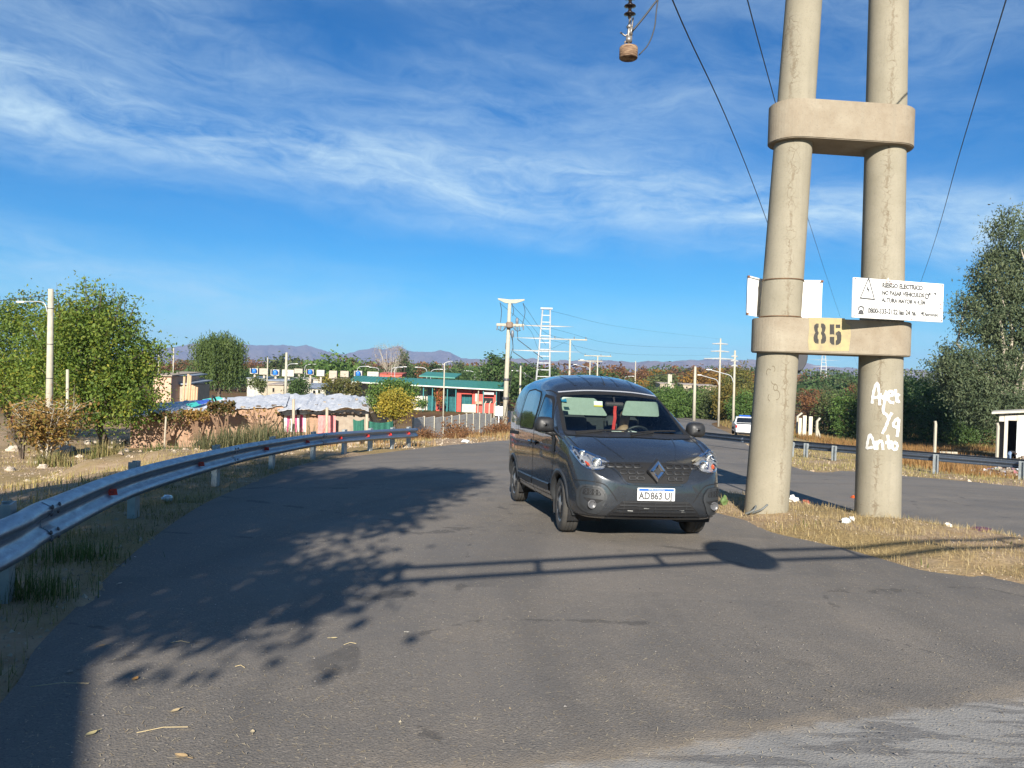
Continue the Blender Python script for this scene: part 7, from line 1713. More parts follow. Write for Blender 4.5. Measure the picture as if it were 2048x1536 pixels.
# weeping tree
def weeping():
    d = 105; s = d/F_PX; b = gb(440,d,790); c = at(440,700,d); root = empty('weeping_tree',tuple(b),label='dense weeping green tree behind the brick shack',cat='tree'); C = []; tt = []
    rx, rz = 54*s, 38*s
    for k in range(950):
        dr = rnd_dirs(1)[0]; dr[2] = abs(dr[2]); r_ = rng.uniform(.45,1.02)*(1+.16*math.sin(dr[0]*9)*math.cos(dr[1]*7)); p = np.array((c.x-b.x,c.y-b.y,c.z-b.z))+dr*np.array((rx,rx*.9,rz))*r_
        L_ = rng.uniform(1.2,6.2); n = int(L_*6); tint = rng.random(); zz = p[2]-np.linspace(0,L_,n); kk = zz > .5
        q = np.stack([p[0]+rng.normal(size=n)*.10,p[1]+rng.normal(size=n)*.10,zz],1)[kk]; C.append(q); tt += [tint]*len(q)
    C = np.concatenate(C); tt = np.clip(np.array(tt)*.7+rng.random(len(C))*.3,0,1); V,t = leaf_quads(C,.36,.35,0,tt,1.4); link('crown',np_mesh('crown',V,4,t),WILLOW,root)
    mb = MB(); branches(mb,(0,0,-.2),[tuple(np.array((c.x-b.x,c.y-b.y,c.z-b.z))+rnd_dirs(1)[0]*np.array((rx*.6,rx*.6,rz*.6))) for _ in range(10)],.35); link('trunk',mb.mesh('trunk'),BARK,root,True)
weeping()
tree('garden_bush',gb(779,50),[E_(760,795,50,44,56),E_(790,780,50.4,60,40),E_(812,790,51,36,50)],90,55,.55,.19,MIDG,'green broad-leaved bush at the corner of the patched shack','bush',trunk=.08,limbs=10)
tree('yellow_bush',gb(790,48.6),[E_(790,808,48.6,66,50),E_(776,800,48.5,30,40)],90,55,.5,.17,YELLOW,'yellowing bush drying in front of the green one','bush',trunk=.07,limbs=10)
tree('round_tree',gb(598,150,790),[E_(598,775,150,40,34)],70,40,1.1,.42,DARKG,'small dark round tree between the estate houses',trunk=.2,limbs=6)
tree('broad_bush',gb(680,148,790),[E_(668,778,148,50,26),E_(690,773,148,54,30),E_(708,781,148,30,24)],90,40,1.0,.42,leafmat('orchard_leaf',[(.05,.07,.02),(.09,.11,.03),(.13,.12,.035),(.16,.13,.04)],.3),'broad olive-green bush left of the green-roofed building','bush',trunk=.2,limbs=6)
tree('garden_bush',gb(843,140,810),[E_(843,808,140,20,14)],20,40,.5,.35,MIDG,'clipped green bush before the white wall of the green-roofed building','bush',trunk=.06,limbs=4)
tree('young_tree',gb(878,146,815),[E_(878,790,146,14,34)],20,30,.7,.35,ORANGE,'slim reddish young tree against the red pillar',trunk=.06,limbs=4)
tree('slender_tree',gb(513,90,790),[E_(513,764,90,30,18),E_(520,775,90,16,30)],34,34,.5,.28,OLIVE,'straggly pale bush before the white house',cat='bush',trunk=.06,limbs=4)
# vines on the adobe wall
def vine(px0,px1,y0,y1,d,label,leafm,n):
    b = gb((px0+px1)/2,d); root = empty('climbing_vine',tuple(b),label=label,cat='vine'); mb = MB(); C = []
    for k in range(9):
        x = px0+(px1-px0)*rng.random(); P = [at((px0+px1)/2+rng.normal()*6,y1,d)-b]
        for j in range(1,5): P.append(at((px0+px1)/2+(x-(px0+px1)/2)*j/4+rng.normal()*3,y1+(y0-y1)*j/4+rng.normal()*3,d)-b)
        mb.tube([Vector(q) for q in catmull([tuple(p) for p in P],4)],[.06*(1-i/17)+.012 for i in range(17)],5,False)
    for k in range(n): x = rng.uniform(px0,px1); y = y0+abs(rng.normal())*9+rng.normal()*3; p = at(x,y,d-.15+rng.normal()*.2)-b; C.append(tuple(p))
    link('stem',mb.mesh('stem'),pm('vine_bark',(.20,.12,.07),(.13,.08,.05),9,.9),root); V,t = leaf_quads(np.array(C),.19,.7); link('foliage',np_mesh('foliage',V,4,t),leafm,root)
vine(302,366,826,880,45.6,'green-leaved vine sprawling over the left end of the adobe wall',leafmat('vine_leaf',[(.05,.07,.02),(.09,.10,.03),(.16,.10,.04),(.22,.11,.05)],.3),420)
vine(366,420,822,880,45.9,'reddish dry vine in the middle of the adobe wall',BROWNL,420); vine(415,470,806,875,45.4,'bushy vine climbing to the sheet roof of the adobe shack',leafmat('vine_leaf2',[(.05,.065,.02),(.10,.095,.03),(.20,.12,.05),(.13,.08,.035)],.3),800)
vine(470,560,818,868,46.6,'bare trailing vine at the right end of the adobe wall',BROWNL,60)
def weed_clump(px,d,n,h,sp,m_,label,bw=.03):
    b = gb(px,d); P = np.stack([rng.normal(size=n)*sp,rng.normal(size=n)*sp*.6,np.zeros(n)],1); P[:,2] = ground_arr(P[:,0]+b.x,P[:,1]+b.y)-b.z; V,t = blades(P,h,bw,.40); o = link('weed_clump',np_mesh('weed_clump',V,4,t),m_,None,False,b); tag(o,label,'weed',None,'stuff')
WEED = leafmat('grey_green_weed',[(.05,.065,.03),(.08,.09,.04),(.12,.12,.055),(.20,.17,.08)],.25)
weed_clump(452,27,1500,1.15,.75,WEED,'tall grey-green weed clump against the adobe wall behind the guardrail'); weed_clump(512,29,2000,1.35,.85,WEED,'tallest weed clump behind the second guardrail joint'); weed_clump(555,31,900,1.0,.5,WEED,'thin weed clump at the curtained end of the shack')
weed_clump(330,38,500,.8,.5,GREENG,'low green weed at the foot of the adobe wall'); weed_clump(395,36,500,.55,.6,GREENG,'green weed patch under the reddish vine'); weed_clump(215,37,400,.9,.5,MIXG,'pale weed beside the whitewashed post'); weed_clump(110,33,400,.7,.4,MIXG,'dry weed at the foot of the concrete lamp pole')
weed_clump(60,5.3,320,.22,.18,GREENG,'green weed with fine leaves at the foot of the nearest guardrail post',.006); weed_clump(155,6.6,320,.18,.22,GREENG,'low green weed on the shaded verge beside the road',.006)
# rusty roadside shrubs
protos = []
for k in range(3):
    r0 = twig_shrub('rusty_shrub',Vector((0,0,0)),1.2,.75,38,pm('rusty_twig',(.24,.12,.055),(.17,.085,.04),9,.9),RUST,1300,.13,None,None); protos.append(r0)
used = set()
for i,(px,d,h,lab) in enumerate(((836,44,1.25,'rusty shrub at the end of the left guardrail'),(850,40,.9,'small rusty shrub before the first fence slabs'),(866,42,.8,'flat rusty shrub beside the road edge'),(905,48,1.05,'pale rusty shrub in the middle of the verge'),(912,54,1.75,'tallest dark rusty shrub before the slab fence'),(930,50,1.15,'spreading rusty shrub right of the tallest one'),(948,52,.95,'low rusty shrub along the verge'),(966,57,.9,'faint rusty shrub near the fence foot'),(985,54,1.35,'dense rusty shrub left of the utility pole foot'),(1004,52,1.45,'bushy rusty shrub at the utility pole foot'),(1020,54,1.2,'rusty shrub right of the utility pole'),(893,44,.7,'small tuft of rusty shrub near litter'),(1030,70,1.3,'rusty shrub hidden partly by the van'),(948,44,.6,'lowest rusty tuft by the dirt edge'))):
    pr = protos[i%3]; o = pr if i%3 not in used else copy_tree(pr); used.add(i%3); b = gb(px,d); o.location = b; o.rotation_euler = (0,0,rng.uniform(0,6)); o.scale = (h/1.2*1.1,h/1.2*1.1,h/1.2); tag(o,lab,'shrub','rusty roadside shrubs')
# ------------------------------------------------------------------ eucalyptus and dark grove on the right
ED = 72
tree('eucalyptus',gb(2032,ED),[E_(2020,470,ED,70,150),E_(2000,560,ED,90,120),E_(1960,640,ED,100,110),E_(2030,640,ED,120,160),E_(1915,735,ED,110,90),E_(1990,740,ED,110,100),E_(1990,810,ED-1.5,130,100),E_(2075,560,ED,90,260),E_(1945,790,ED-1,80,90)],620,100,1.15,.33,EUCA,'tall eucalyptus with pale trunk towering over the white shed',trunk=.50,bark=BARKW,limbs=26,aspect=.35,droop=.8,shell=.35)
mbk = gb(2034,ED-1.6); 
def grove(px,d,w_,ytop,ybot,mat,label,n=150,leaf=.30,cl=1.3):
    ybot = max(ybot,proj(gb(px,d,ybot))[1]); h = ybot-ytop; return tree('broad_tree',gb(px,d,ybot),[E_(px,ytop+h*.36,d,w_,h*.72),E_(px-w_*.22,ytop+h*.62,d-1,w_*.6,h*.6),E_(px+w_*.22,ytop+h*.6,d-1,w_*.6,h*.62),E_(px,ytop+h*.8,d-1.5,w_*.95,h*.44)],int(n*1.35),46,cl,leaf,mat,label,trunk=.3,limbs=8)
grove(1835,92,130,752,868,MIDG,'broad bright-topped tree right of the graffiti pole',190); grove(1775,95,100,762,866,MIDG,'broad green tree half hidden by the graffiti pole',130); grove(1900,86,110,762,868,DARKG,'dark dense tree left of the eucalyptus',170); grove(1955,88,90,780,872,DARKG,'dark low tree below the eucalyptus crown',120); grove(2070,86,140,720,880,DARKG,'dark tree mass behind the white shed',170)
grove(1698,98,64,785,846,MIDG,'bright green bush between the two concrete poles',80,.3,.9); grove(1740,96,60,786,850,OLIVE,'dark bush left of the graffiti pole',80,.3,.9); grove(1660,104,56,786,838,OLIVE,'olive bush behind the slab posts',70,.3,.9); grove(1728,130,70,768,820,OLIVE,'olive tree behind the bright green bush',80,.34,1.0); grove(1620,110,50,795,838,RUST,'rusty low bush behind the corner post',60,.3,.8)
grove(1345,128,60,772,838,MIDG,'green bush left of the plain pole at the road bend',100,.36,1.0); grove(1375,130,44,785,838,DARKG,'dark bush at the road bend',80,.34,.9); grove(1402,126,44,778,838,MIDG,'green bush right of the plain pole at the road bend',90,.34,.9); grove(1428,124,50,780,840,OLIVE,'olive bush behind the white lamp pole',90,.34,.9); grove(1458,118,56,772,842,leafmat('gold_olive_leaf',[(.08,.08,.02),(.15,.12,.03),(.20,.15,.03),(.06,.075,.02)],.3),'golden olive bush between the two lamp poles',90,.34,.9); grove(1490,112,60,785,846,MIDG,'green bush behind the white pickup truck',90,.34,.9); grove(1480,150,70,725,800,leafmat('yellow_green_leaf',[(.07,.085,.02),(.13,.13,.03),(.18,.16,.04),(.05,.07,.02)],.3),'yellow-green tree rising left of the concrete pole',110,.42,1.2)
# ------------------------------------------------------------------ tree belts of the plain
def unit_tree(kind):
    if kind == 'round': E = [(0,0,.62,.36,.36,.36),(-.18,0,.5,.25,.25,.28),(.2,.05,.52,.25,.25,.3)]; a = dict(nclump=70,per=22,crad=.17,size=.075)
    elif kind == 'tall': E = [(0,0,.6,.22,.22,.40),(.05,0,.75,.16,.16,.24)]; a = dict(nclump=60,per=22,crad=.13,size=.06)
    elif kind == 'poplar': E = [(0,0,.55,.085,.085,.45)]; a = dict(nclump=60,per=20,crad=.06,size=.04)
    else: E = [(0,0,.62,.5,.42,.30),(-.3,0,.5,.25,.25,.22),(.32,0,.55,.28,.25,.25)]; a = dict(nclump=80,per=22,crad=.18,size=.075)
    me,K = crown_mesh('belt_crown',E,**a); mb = MB(); branches(mb,(0,0,-.05),[K[i] for i in rng.choice(len(K),6,False)],.022); tm = mb.mesh('belt_trunk'); tm.materials.append(BARK); me.materials.append(MIDG); return me,tm
U = {k: [unit_tree(k) for _ in range(n)] for k,n in (('round',4),('tall',3),('poplar',2),('wide',3))}
belt_n = 0
def belt_tree(px,ytop,d,kind,mat,label,group,wide=1.0):
    p = at(px,ytop,d); g = T(p.x,p.y); h = max(1.5,p.z-g); me,tm = U[kind][int(rng.integers(len(U[kind])))]
    root = empty('belt_tree',(p.x,p.y,g),(0,0,rng.uniform(0,6.28)),label,'tree',group); root.scale = (h*wide,h*wide,h)
    c = link('crown',me,None,root); c.material_slots[0].link = 'OBJECT'; c.material_slots[0].material = mat; link('trunk',tm,None,root,True); return root
CL = {'rust':(RUST,'rust-coloured orchard tree in the far tree belt','rusty trees of the far belt'),'orange':(ORANGE,'orange autumn tree in the far tree belt','orange trees of the far belt'),'dark':(DARKG,'dark green tree in the far tree belt','dark trees of the far belt'),'mid':(MIDG,'fresh green tree in the far tree belt','green trees of the far belt'),'olive':(OLIVE,'olive-green tree in the far tree belt','olive trees of the far belt')}
def belt(px0,px1,step,d0,d1,y0,y1,mix,kinds=('round','wide','tall')):
    x = px0
    while x < px1:
        c = mix[int(rng.integers(len(mix)))]; m_,lab,grp = CL[c]; d = rng.uniform(d0,d1); kd = kinds[int(rng.integers(len(kinds)))]
        belt_tree(x,rng.uniform(y0,y1),d,kd,m_,lab,grp,rng.uniform(.9,1.5)); x += step*rng.uniform(.6,1.4)
belt(-60,860,20,330,420,712,728,('rust','rust','olive'),('round','wide')); belt(380,760,24,240,300,727,738,('dark','dark','mid','olive')); belt(820,1060,17,250,330,722,736,('dark','mid','dark','rust','olive')); belt(900,1075,15,185,230,734,750,('dark','mid','dark'))
belt(1050,1340,16,330,430,730,742,('rust','orange','rust','dark')); belt(1180,1340,20,230,280,745,758,('orange','olive','mid','rust')); belt(1320,1520,13,240,300,735,752,('orange','orange','rust','olive'),('round','wide')); belt(1330,1520,18,330,420,728,738,('rust','dark','olive')); belt(1300,1470,22,160,180,768,780,('mid','olive','dark'))
belt(1560,1700,14,300,390,742,756,('dark','olive','rust')); belt(1590,1790,24,180,230,766,780,('olive','rust','mid')); belt(1690,2060,22,260,340,744,760,('dark','olive','dark'))
for px,y,d in ((1604,744,420),(1612,741,430),(1629,744,420),(1667,741,430),(1676,740,420),(1692,742,440),(1700,744,440),(1400,731,500),(1412,734,500),(1425,729,500),(1446,733,480),(1362,738,480),(1371,736,490),(805,694,250),(812,699,255)): belt_tree(px,y,d,'poplar',DARKG,'slim dark poplar standing above the far tree belt','far poplars')
for px,y,d,kd,m_,lab in ((675,699,200,'round',MIDG,'large fresh green round tree above the water tanks'),(676,712,202,'wide',MIDG,'wide lower crown beside the large round tree above the tanks'),(990,707,160,'tall',DARKG,'dark ragged tree just left of the tall utility pole'),(1000,712,162,'tall',OLIVE,'ragged olive tree touching the tall utility pole'),(1056,722,150,'round',DARKG,'round dark tree right of the tall utility pole'),(1210,738,230,'wide',DARKG,'wide dark tree behind the lamp-arm poles'),(720,727,220,'round',DARKG,'dark round tree left of the bare grey tree'),(566,705,260,'round',OLIVE,'reddish-olive tree behind the thin white pole'),(616,713,300,'wide',MIDG,'flat green tree left of the large round tree'),(655,745,190,'round',YELLOW,'yellow tree peeping between the water tanks'),(1640,740,300,'wide',DARKG,'wide dark tree behind the distant lattice tower'),(1745,740,240,'wide',DARKG,'wide dark tree behind the graffiti pole')): belt_tree(px,y,d,kd,m_,lab,None,1.25)
tree('bare_tree',gb(780,240,760),[E_(780,712,240,74,50)],90,20,1.6,.9,BARE,'bare grey autumn tree above the green roof',trunk=.3,bark=BARKW,limbs=26,aspect=.08)
# continuous distant scrub behind the belts
def distant_wood(name,px0,px1,d,ytop,n,mat,label):
    X = rng.uniform(px0,px1,n); C = []
    for x in X: p = at(x,ytop+abs(rng.normal())*5,d+rng.uniform(-25,25)); C.append(tuple(p))
    C = np.array(C); g = ground_arr(C[:,0],C[:,1]); C[:,2] = g+(C[:,2]-g)*rng.random(n)**.6
    V,t = leaf_quads(C,2.2,.8); o = link(name,np_mesh(name,V,4,t),mat); tag(o,label,'woodland',None,'stuff')
distant_wood('distant_orchard',-300,1250,470,724,5200,RUST,'rusty band of far orchards below the mountains'); distant_wood('distant_woodland',1000,2350,520,736,5200,OLIVE,'olive band of far woodland below the hills')
distant_wood('distant_scrub',300,1100,300,742,3600,DARKG,'dark green scrub band behind the housing estate'); distant_wood('distant_thicket',1500,2300,260,772,2600,DARKG,'dark thicket band behind the right-hand field')
for px0,px1,d,y,lab in ((1366,1400,215,770,'low pale farmhouse behind the green bushes'),(1396,1432,205,772,'long low brick farmhouse left of the white lamp pole'),(1320,1348,220,768,'low white farmhouse near the stubby pillars'),(1600,1640,330,772,'pale low wall of a far farm between the concrete poles')): house('farmhouse',px0,px1,d,y,lab,Mcr if px0!=1396 else brickmat('farm_brick',(.46,.27,.19),(.5,.3,.22),(.5,.42,.34)),Mtr,7,wins=((px0+6,px0+9,y+3,y+7),))
# ------------------------------------------------------------------ shade tree behind the viewpoint
SH = leafmat('shade_leaf',[(.04,.07,.02),(.07,.11,.03)],.12)
def shade_ell(px,py,w_,h,ry=.7):
    c = caster(px,py,-3.6); hi = caster(px,py-h/2,-3.6); lo = caster(px,py+h/2,-3.6); return (c.x,c.y,(hi.z+lo.z)/2,w_/2*gp(px,py).y/F_PX,ry,(hi.z-lo.z)/2)
tree('shade_tree',(-6.2,-3.6,T(-6.2,-3.6)),[shade_ell(*q) for q in ((540,1050,560,190),(330,1130,400,180),(690,985,440,100),(880,957,170,34),(400,1222,290,44),(610,1170,270,80),(690,1208,50,26),(170,1020,420,260),(60,1140,260,200),(230,1215,160,60),(330,1040,300,160),(90,980,360,120))],1500,36,.42,.13,SH,'leafy shade tree behind the viewpoint shading the left lane',trunk=.22,limbs=14,shell=.2,aspect=.7)
# ------------------------------------------------------------------ grass, straw and litter
def ro(P): return poly_dist(P,road_outer)
def isl(P): return poly_dist(P,island)
P = scatter(110000,(1.5,13),(-1,14.2),lambda Q: isl(Q) < -.03); k = rng.random(len(P)) < np.clip(.35+1.0*(vnoise(P[:,0],P[:,1],.45,61)-.25),0.1,1); P = P[k]
stuff_blades('island_straw',P[:44000],.10,.0042,DRYG,'flattened dry straw covering the roadside island',1.5,'dry grass')
P = scatter(1500,(1.5,9),(3,13),lambda Q: isl(Q) < -.15); k = vnoise(P[:,0],P[:,1],.6,71) > .70; stuff_blades('island_weed',P[k],.09,.010,GREENG,'small green weeds sprouting in the island straw',.6)
def near_left(Q): d = ro(Q); return (d > .0) & (d < 2.4) & (Q[:,0] < .14*Q[:,1]-1.2)
P = scatter(90000,(-9,0),(1.5,18),near_left); k = rng.random(len(P)) < np.clip(1.5*(vnoise(P[:,0],P[:,1],.5,17)-.18),.12,1); stuff_blades('verge_grass',P[k][:30000],.12,.005,MIXG,'mixed dry and green grass on the shaded verge under the guardrail',1.1)
def left_bank(Q): d = ro(Q); return (d > 1.6) & (d < 26) & (Q[:,0] < -2.5) & (vnoise(Q[:,0],Q[:,1],3.0,23) > .40)
P = scatter(60000,(-30,-3),(7,40),left_bank); stuff_blades('bank_grass',P[:22000],.16,.014,leafmat('bank_straw',[(.40,.32,.13),(.33,.25,.09),(.26,.24,.08),(.44,.35,.17),(.32,.20,.08)],.25,.8),'dry yellow grass on the dirt bank below the guardrail',.8)
def road_far_left(Q): d = ro(Q); return (d > .25) & (d < 6) & (Q[:,0] > .14*Q[:,1]-12) & (Q[:,0] < .22*Q[:,1])
P = scatter(60000,(-8,12),(24,75),road_far_left); k = vnoise(P[:,0],P[:,1],1.2,29) > .45; stuff_blades('roadside_grass',P[k][:9000],.28,.02,leafmat('roadside_rust',[(.36,.22,.09),(.28,.15,.06),(.42,.30,.14),(.30,.24,.10)],.25,.8),'rusty dry grass along the outer edge of the bend',.7)
def right_verge(Q): d = ro(Q); return (d > .05) & (d < 6.5) & (Q[:,0] > 8)
P = scatter(90000,(8,32),(6,60),right_verge); k = vnoise(P[:,0],P[:,1],.8,31) > .36; stuff_blades('right_verge_grass',P[k][:16000],.17,.013,leafmat('verge_straw',[(.42,.33,.15),(.34,.26,.10),(.20,.20,.06),(.46,.37,.19)],.25,.8),'dry grass under the right-hand guardrail',.8)
def right_field(Q): d = ro(Q); return (d > 5.5) & (Q[:,0] > 9+.0*Q[:,1]) & (Q[:,0] < .74*Q[:,1]+6)
P = scatter(120000,(9,66),(30,86),right_field); k = vnoise(P[:,0],P[:,1],4.0,37) > .30; stuff_blades('field_grass',P[k][:34000],.50,.032,RUSTG,'tall rusty grass filling the right-hand field',.45)
def right_far(Q): d = ro(Q); return (d > 1) & (d < 45) & (Q[:,0] > .2*Q[:,1])
P = scatter(60000,(18,70),(80,135),right_far); stuff_blades('far_field_grass',P[:16000],.45,.06,leafmat('far_field_leaf',[(.22,.14,.05),(.28,.19,.08),(.16,.13,.045),(.20,.19,.06)],.25,.8),'rusty and green grass of the far field by the trees',.5)
P = scatter(3000,(22,44),(58,72),lambda Q: vnoise(Q[:,0],Q[:,1],5,41) > .62); stuff_blades('green_patch',P,.35,.05,GREENG,'bright green weed patch in the rusty field',.5)
# straw and chaff blown over the asphalt
def on_road(Q): return (ro(Q) < -.15) & (isl(Q) > .1)
P = scatter(50000,(-3.5,6.5),(1.6,11),on_road); k = rng.random(len(P)) < np.clip(.15+.9*(vnoise(P[:,0],P[:,1],1.1,43)-.3)+.5*np.exp(-((P[:,1]-3)/1.6)**2),.04,1); P = P[k][:15000]; P[:,2] = base_h(P[:,0],P[:,1])+.004
n = len(P); az = rng.normal(size=n)*.9; L_ = rng.gamma(1.6,.0032,n)+.0025; d = np.stack([np.cos(az),np.sin(az),rng.normal(size=n)*.06],1)*L_[:,None]; s_ = np.stack([-np.sin(az),np.cos(az),np.zeros(n)],1)*.0011
V = np.stack([P-d-s_,P-d+s_,P+d+s_,P+d-s_],1).reshape(-1,3); o = link('straw_chaff',np_mesh('straw_chaff',V,4,rng.random(n)),leafmat('chaff',[(.48,.40,.26),(.56,.48,.33),(.38,.30,.18),(.30,.22,.13)],.1,.9)); tag(o,'short straw chaff scattered over the asphalt','straw',None,'stuff')
P = scatter(4200,(-3.5,7),(1.6,14),on_road); P[:,2] = base_h(P[:,0],P[:,1])+.004; V,t = leaf_quads(P,.016,.8); V = V.reshape(-1,4,3); V[:,:,2] = P[:,None,2]+np.array([0,.004,0,.004]); o = link('road_grit',np_mesh('road_grit',V.reshape(-1,3),4,t),leafmat('grit',[(.10,.09,.08),(.42,.38,.32),(.20,.17,.14),(.55,.50,.44)],.05,.9)); tag(o,'small pebbles and grit lying on the asphalt','grit',None,'stuff')
LEAF_D = leafmat('fallen_leaf_tone',[(.40,.28,.12),(.30,.17,.06),(.50,.42,.26)],.2,.8)
def fallen(px,py,size,label,c,curl=.3,asp=.55):
    p = gp(px,py); a = rng.uniform(0,6.28); mb = MB(); n = 7; L_ = size*.48; vs = []
    for i in range(n+1):
        u = i/n; w_ = L_*asp*math.sin(math.pi*min(1,u*1.02+.02))**.8*.5; x = (u-.5)*L_; z = .006+curl*L_*(u-.5)**2
        for s in (-1,0,1): vs.append((p.x+math.cos(a)*x-math.sin(a)*w_*s,p.y+math.sin(a)*x+math.cos(a)*w_*s,p.z+z+abs(s)*curl*w_*.6))
    mb.add(vs,[(3*i+k,3*i+k+1,3*i+k+4,3*i+k+3) for i in range(n) for k in (0,1)]); b0 = Vector((p.x+math.cos(a)*(-.5)*L_,p.y+math.sin(a)*(-.5)*L_,p.z+.008)); mb.tube([b0,b0-Vector((math.cos(a),math.sin(a),0))*L_*.4],.0012,4)
    thing_mesh('fallen_leaf',mb,pm('leaf_'+label[:8].replace(' ','_'),c,tuple(k*.7 for k in c),30,.8),label,'leaf',base=(p.x,p.y,p.z))
for px,py,s,lab,c in ((270,1360,.10,'orange-brown fallen leaf near the straight shadow edge',(.42,.22,.06)),(182,1470,.11,'pale yellow fallen leaf beside the straight shadow edge',(.50,.42,.20)),(505,1466,.07,'small cream fallen leaf on the open asphalt',(.56,.46,.28)),(362,1515,.13,'tan curled fallen leaf at the dusty near edge',(.46,.32,.16)),(205,1293,.08,'brown fallen leaf at the corner of the straight shadow',(.40,.25,.10)),(140,1345,.10,'grey dry leaf within the straight shadow',(.30,.24,.18)),(350,1424,.10,'twisted straw-coloured leaf among chaff',(.52,.40,.22)),(815,1266,.05,'tiny white fallen leaf near the gantry shadow',(.62,.58,.48)),(668,1278,.09,'long straw-coloured leaf beyond the tree shade',(.54,.44,.24)),(270,1115,.06,'white round fallen petal on the sunlit patch by the verge',(.70,.67,.60)),(240,1168,.09,'cream curled leaf at the verge edge',(.60,.53,.40)),(800,1447,.05,'pale folded leaf in the dusty patch',(.58,.50,.34)),(1020,1420,.035,'little tan leaf at the middle of the asphalt',(.45,.34,.20))): fallen(px,py,s,lab,c)
def straw(px,py,L_,a,label):
    p = gp(px,py); v = Vector((math.cos(a),math.sin(a),0))*L_*.18; mb = MB(); mb.tube([p-v+Vector((0,0,.006)),p+Vector((0,.01,.012)),p+v+Vector((0,0,.005))],.0016,4); thing_mesh('dry_stalk',mb,DRYS,label,'stalk',base=tuple(p))
DRYS = pm('dry_stalk',(.50,.40,.22),None,20,.8)
for px,py,l,a,lab in ((325,1462,.55,.35,'long dry stalk lying across the near asphalt'),(120,1372,.7,.25,'dry stalk crossing the straight shadow edge'),(360,1287,.3,.1,'dry stalk at the rim of the tree shade'),(480,1336,.16,-.2,'short dry stalk on the sunlit asphalt'),(700,1290,.2,.4,'bent dry stalk below the gantry shadow')): straw(px,py,l,a,lab)
def scrap(px,py,size,c,label,name='paper_scrap',cat='litter',h=.04,ongrass=True):
    p = gp(px,py); z = T(p.x,p.y) if ongrass else p.z; bm = bmesh.new(); bmesh.ops.create_icosphere(bm,subdivisions=2,radius=1)
    for v in bm.verts: k = .55+.75*rng.random(); v.co = Vector((v.co.x*size*k,v.co.y*size*.6*k,v.co.z*h*k))
    me = bpy.data.meshes.new(name); bm.to_mesh(me); bm.free(); o = link(name,me,pm('scrap_'+label[:10].replace(' ','_'),c,tuple(k*.8 for k in c),16,.6),None,False,(p.x,p.y,z+h*.7)); o.rotation_euler = (0,0,rng.uniform(0,6)); tag(o,label,cat)
scrap(1703,1055,.055,(.72,.72,.72),'white crumpled paper by the foot of the right concrete pole'); scrap(1692,1063,.07,(.60,.68,.72),'bluish white packaging lying on the straw'); scrap(1706,996,.06,(.75,.12,.02),'orange plastic scrap on the right-hand road',h=.03,ongrass=False); scrap(1586,1016,.10,(.74,.72,.68),'white bag behind the left concrete pole',h=.07); scrap(1612,1010,.09,(.40,.10,.06),'reddish rag behind the left concrete pole',h=.05); scrap(1960,1064,.17,(.10,.035,.07),'dark purple cloth at the far rim of the island',h=.03); scrap(1897,1054,.05,(.70,.68,.64),'small white paper at the island rim'); scrap(1813,1139,.03,(.75,.74,.72),'tiny white pebble-like scrap on the near island edge',h=.02); scrap(932,886,.22,(.70,.70,.68),'white litter on the dirt edge of the bend',h=.08); scrap(1448,1015,.06,(.10,.16,.05),'green leafy tuft at the road edge by the van','green_tuft','weed',.08)
# bottle on the verge, rope at the pole foot
p = gp(340,1000); p.z = T(p.x,p.y)+.05; mb = MB(); mb.lathe([(.001,0),(.045,.0),(.05,.02),(.05,.14),(.02,.20),(.018,.24),(.001,.24)],tuple(p),16,Matrix.Rotation(R(80),3,'X')); thing_mesh('plastic_bottle',mb,pm('cloudy_plastic',(.55,.60,.64),None,9,.15,0,coat=.5),'discarded clear plastic bottle on the verge under the guardrail','bottle',smooth=True)
q = gp(1510,1034); mb = MB(); P_ = [(q.x-.16,q.y-.05),(q.x-.06,q.y-.10),(q.x,q.y-.02),(q.x-.05,q.y+.02),(q.x+.06,q.y-.08),(q.x+.16,q.y-.05),(q.x+.12,q.y+.02)]; mb.tube([Vector(k) for k in catmull([(x,y,T(x,y)+.03+.05*(i%3)) for i,(x,y) in enumerate(P_)],6)],.016,6); thing_mesh('cable_scrap',mb,pm('grey_cable',(.12,.13,.13),None,9,.6),'curled grey cable scrap at the foot of the left concrete pole','cable',smooth=True)
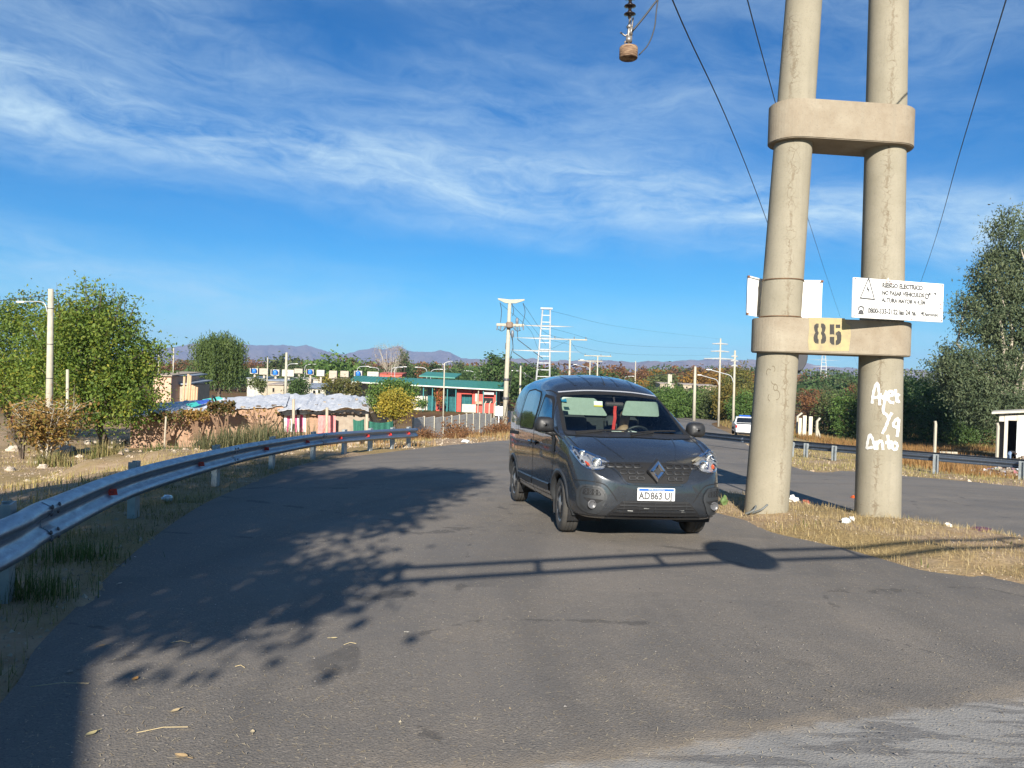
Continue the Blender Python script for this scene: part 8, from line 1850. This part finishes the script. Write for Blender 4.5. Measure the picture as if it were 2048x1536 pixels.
def gravel(name,n,xr,yr,ok,size,label,tones):
    P = scatter(n,xr,yr,ok); P[:,2] += .3*size; k = len(P); s = size*rng.gamma(2.2,.35,(k,1)); o = np.array([(1,0,-.4),(-.5,.85,-.4),(-.5,-.85,-.4),(.1,.1,.55)])
    a = rng.uniform(0,6.28,k); ca, sa = np.cos(a)[:,None], np.sin(a)[:,None]; O = o[None]*rng.uniform(.6,1.3,(k,4,1)); X = O[...,0]*ca-O[...,1]*sa; Y = O[...,0]*sa+O[...,1]*ca
    Q = np.stack([P[:,None,0]+X*s,P[:,None,1]+Y*s,P[:,None,2]+O[...,2]*s],2); V = Q[:,[0,1,3, 1,2,3, 2,0,3]].reshape(-1,3); t = np.repeat(rng.random(k),3)
    ob = link(name,np_mesh(name,V,3,t),leafmat(name+'_tone',tones,.0,.95)); tag(ob,label,'gravel',None,'stuff')
ST = [(.36,.28,.20),(.26,.19,.13),(.38,.31,.23),(.20,.15,.10),(.42,.36,.28)]
gravel('bank_gravel',16000,(-26,-4),(9,44),lambda Q: (ro(Q) > 1.5) & (vnoise(Q[:,0],Q[:,1],3.5,83) > .42),.04,'loose gravel and rubble strewn over the dirt bank',ST)
gravel('verge_gravel',16000,(-7,0),(1.5,20),lambda Q: (ro(Q) > -.10) & (ro(Q) < 1.6) & (Q[:,0] < .14*Q[:,1]-1.2),.016,'fine gravel along the left asphalt edge',ST)
gravel('island_gravel',20000,(2,10),(2,14),lambda Q: (isl(Q) < .12) & (vnoise(Q[:,0],Q[:,1],.8,87)+.5*np.exp(-(isl(Q)/.25)**2) > .55),.009,'fine gravel in the island straw and along its edge',ST)
gravel('far_edge_gravel',9000,(-8,14),(24,60),lambda Q: (ro(Q) > -.2) & (ro(Q) < 3) & (Q[:,0] < .24*Q[:,1]),.045,'pale gravel along the outer edge of the bend',ST)
gravel('right_gravel',9000,(8,30),(8,46),lambda Q: (ro(Q) > -.15) & (ro(Q) < 3) & (Q[:,0] > 7),.035,'pale gravel along the right-hand road edge',ST)
# ------------------------------------------------------------------ air
def haze():
    x0,x1,y0,y1,z0,z1 = -9500,9500,-600,9900,-90,420; mb = MB(); mb.box(((x0+x1)/2,(y0+y1)/2,(z0+z1)/2),(x1-x0,y1-y0,z1-z0)); mt = bpy.data.materials.new('air'); mt.use_nodes = True; N = mt.node_tree.nodes; N.clear(); o_ = N.new('ShaderNodeOutputMaterial'); v = N.new('ShaderNodeVolumePrincipled')
    v.inputs['Color'].default_value = (.38,.58,.98,1); v.inputs['Density'].default_value = 0.0001; v.inputs['Anisotropy'].default_value = .0; mt.node_tree.links.new(v.outputs[0],o_.inputs['Volume']); o = mb.build('haze',mt); tag(o,kind='stuff')
haze()
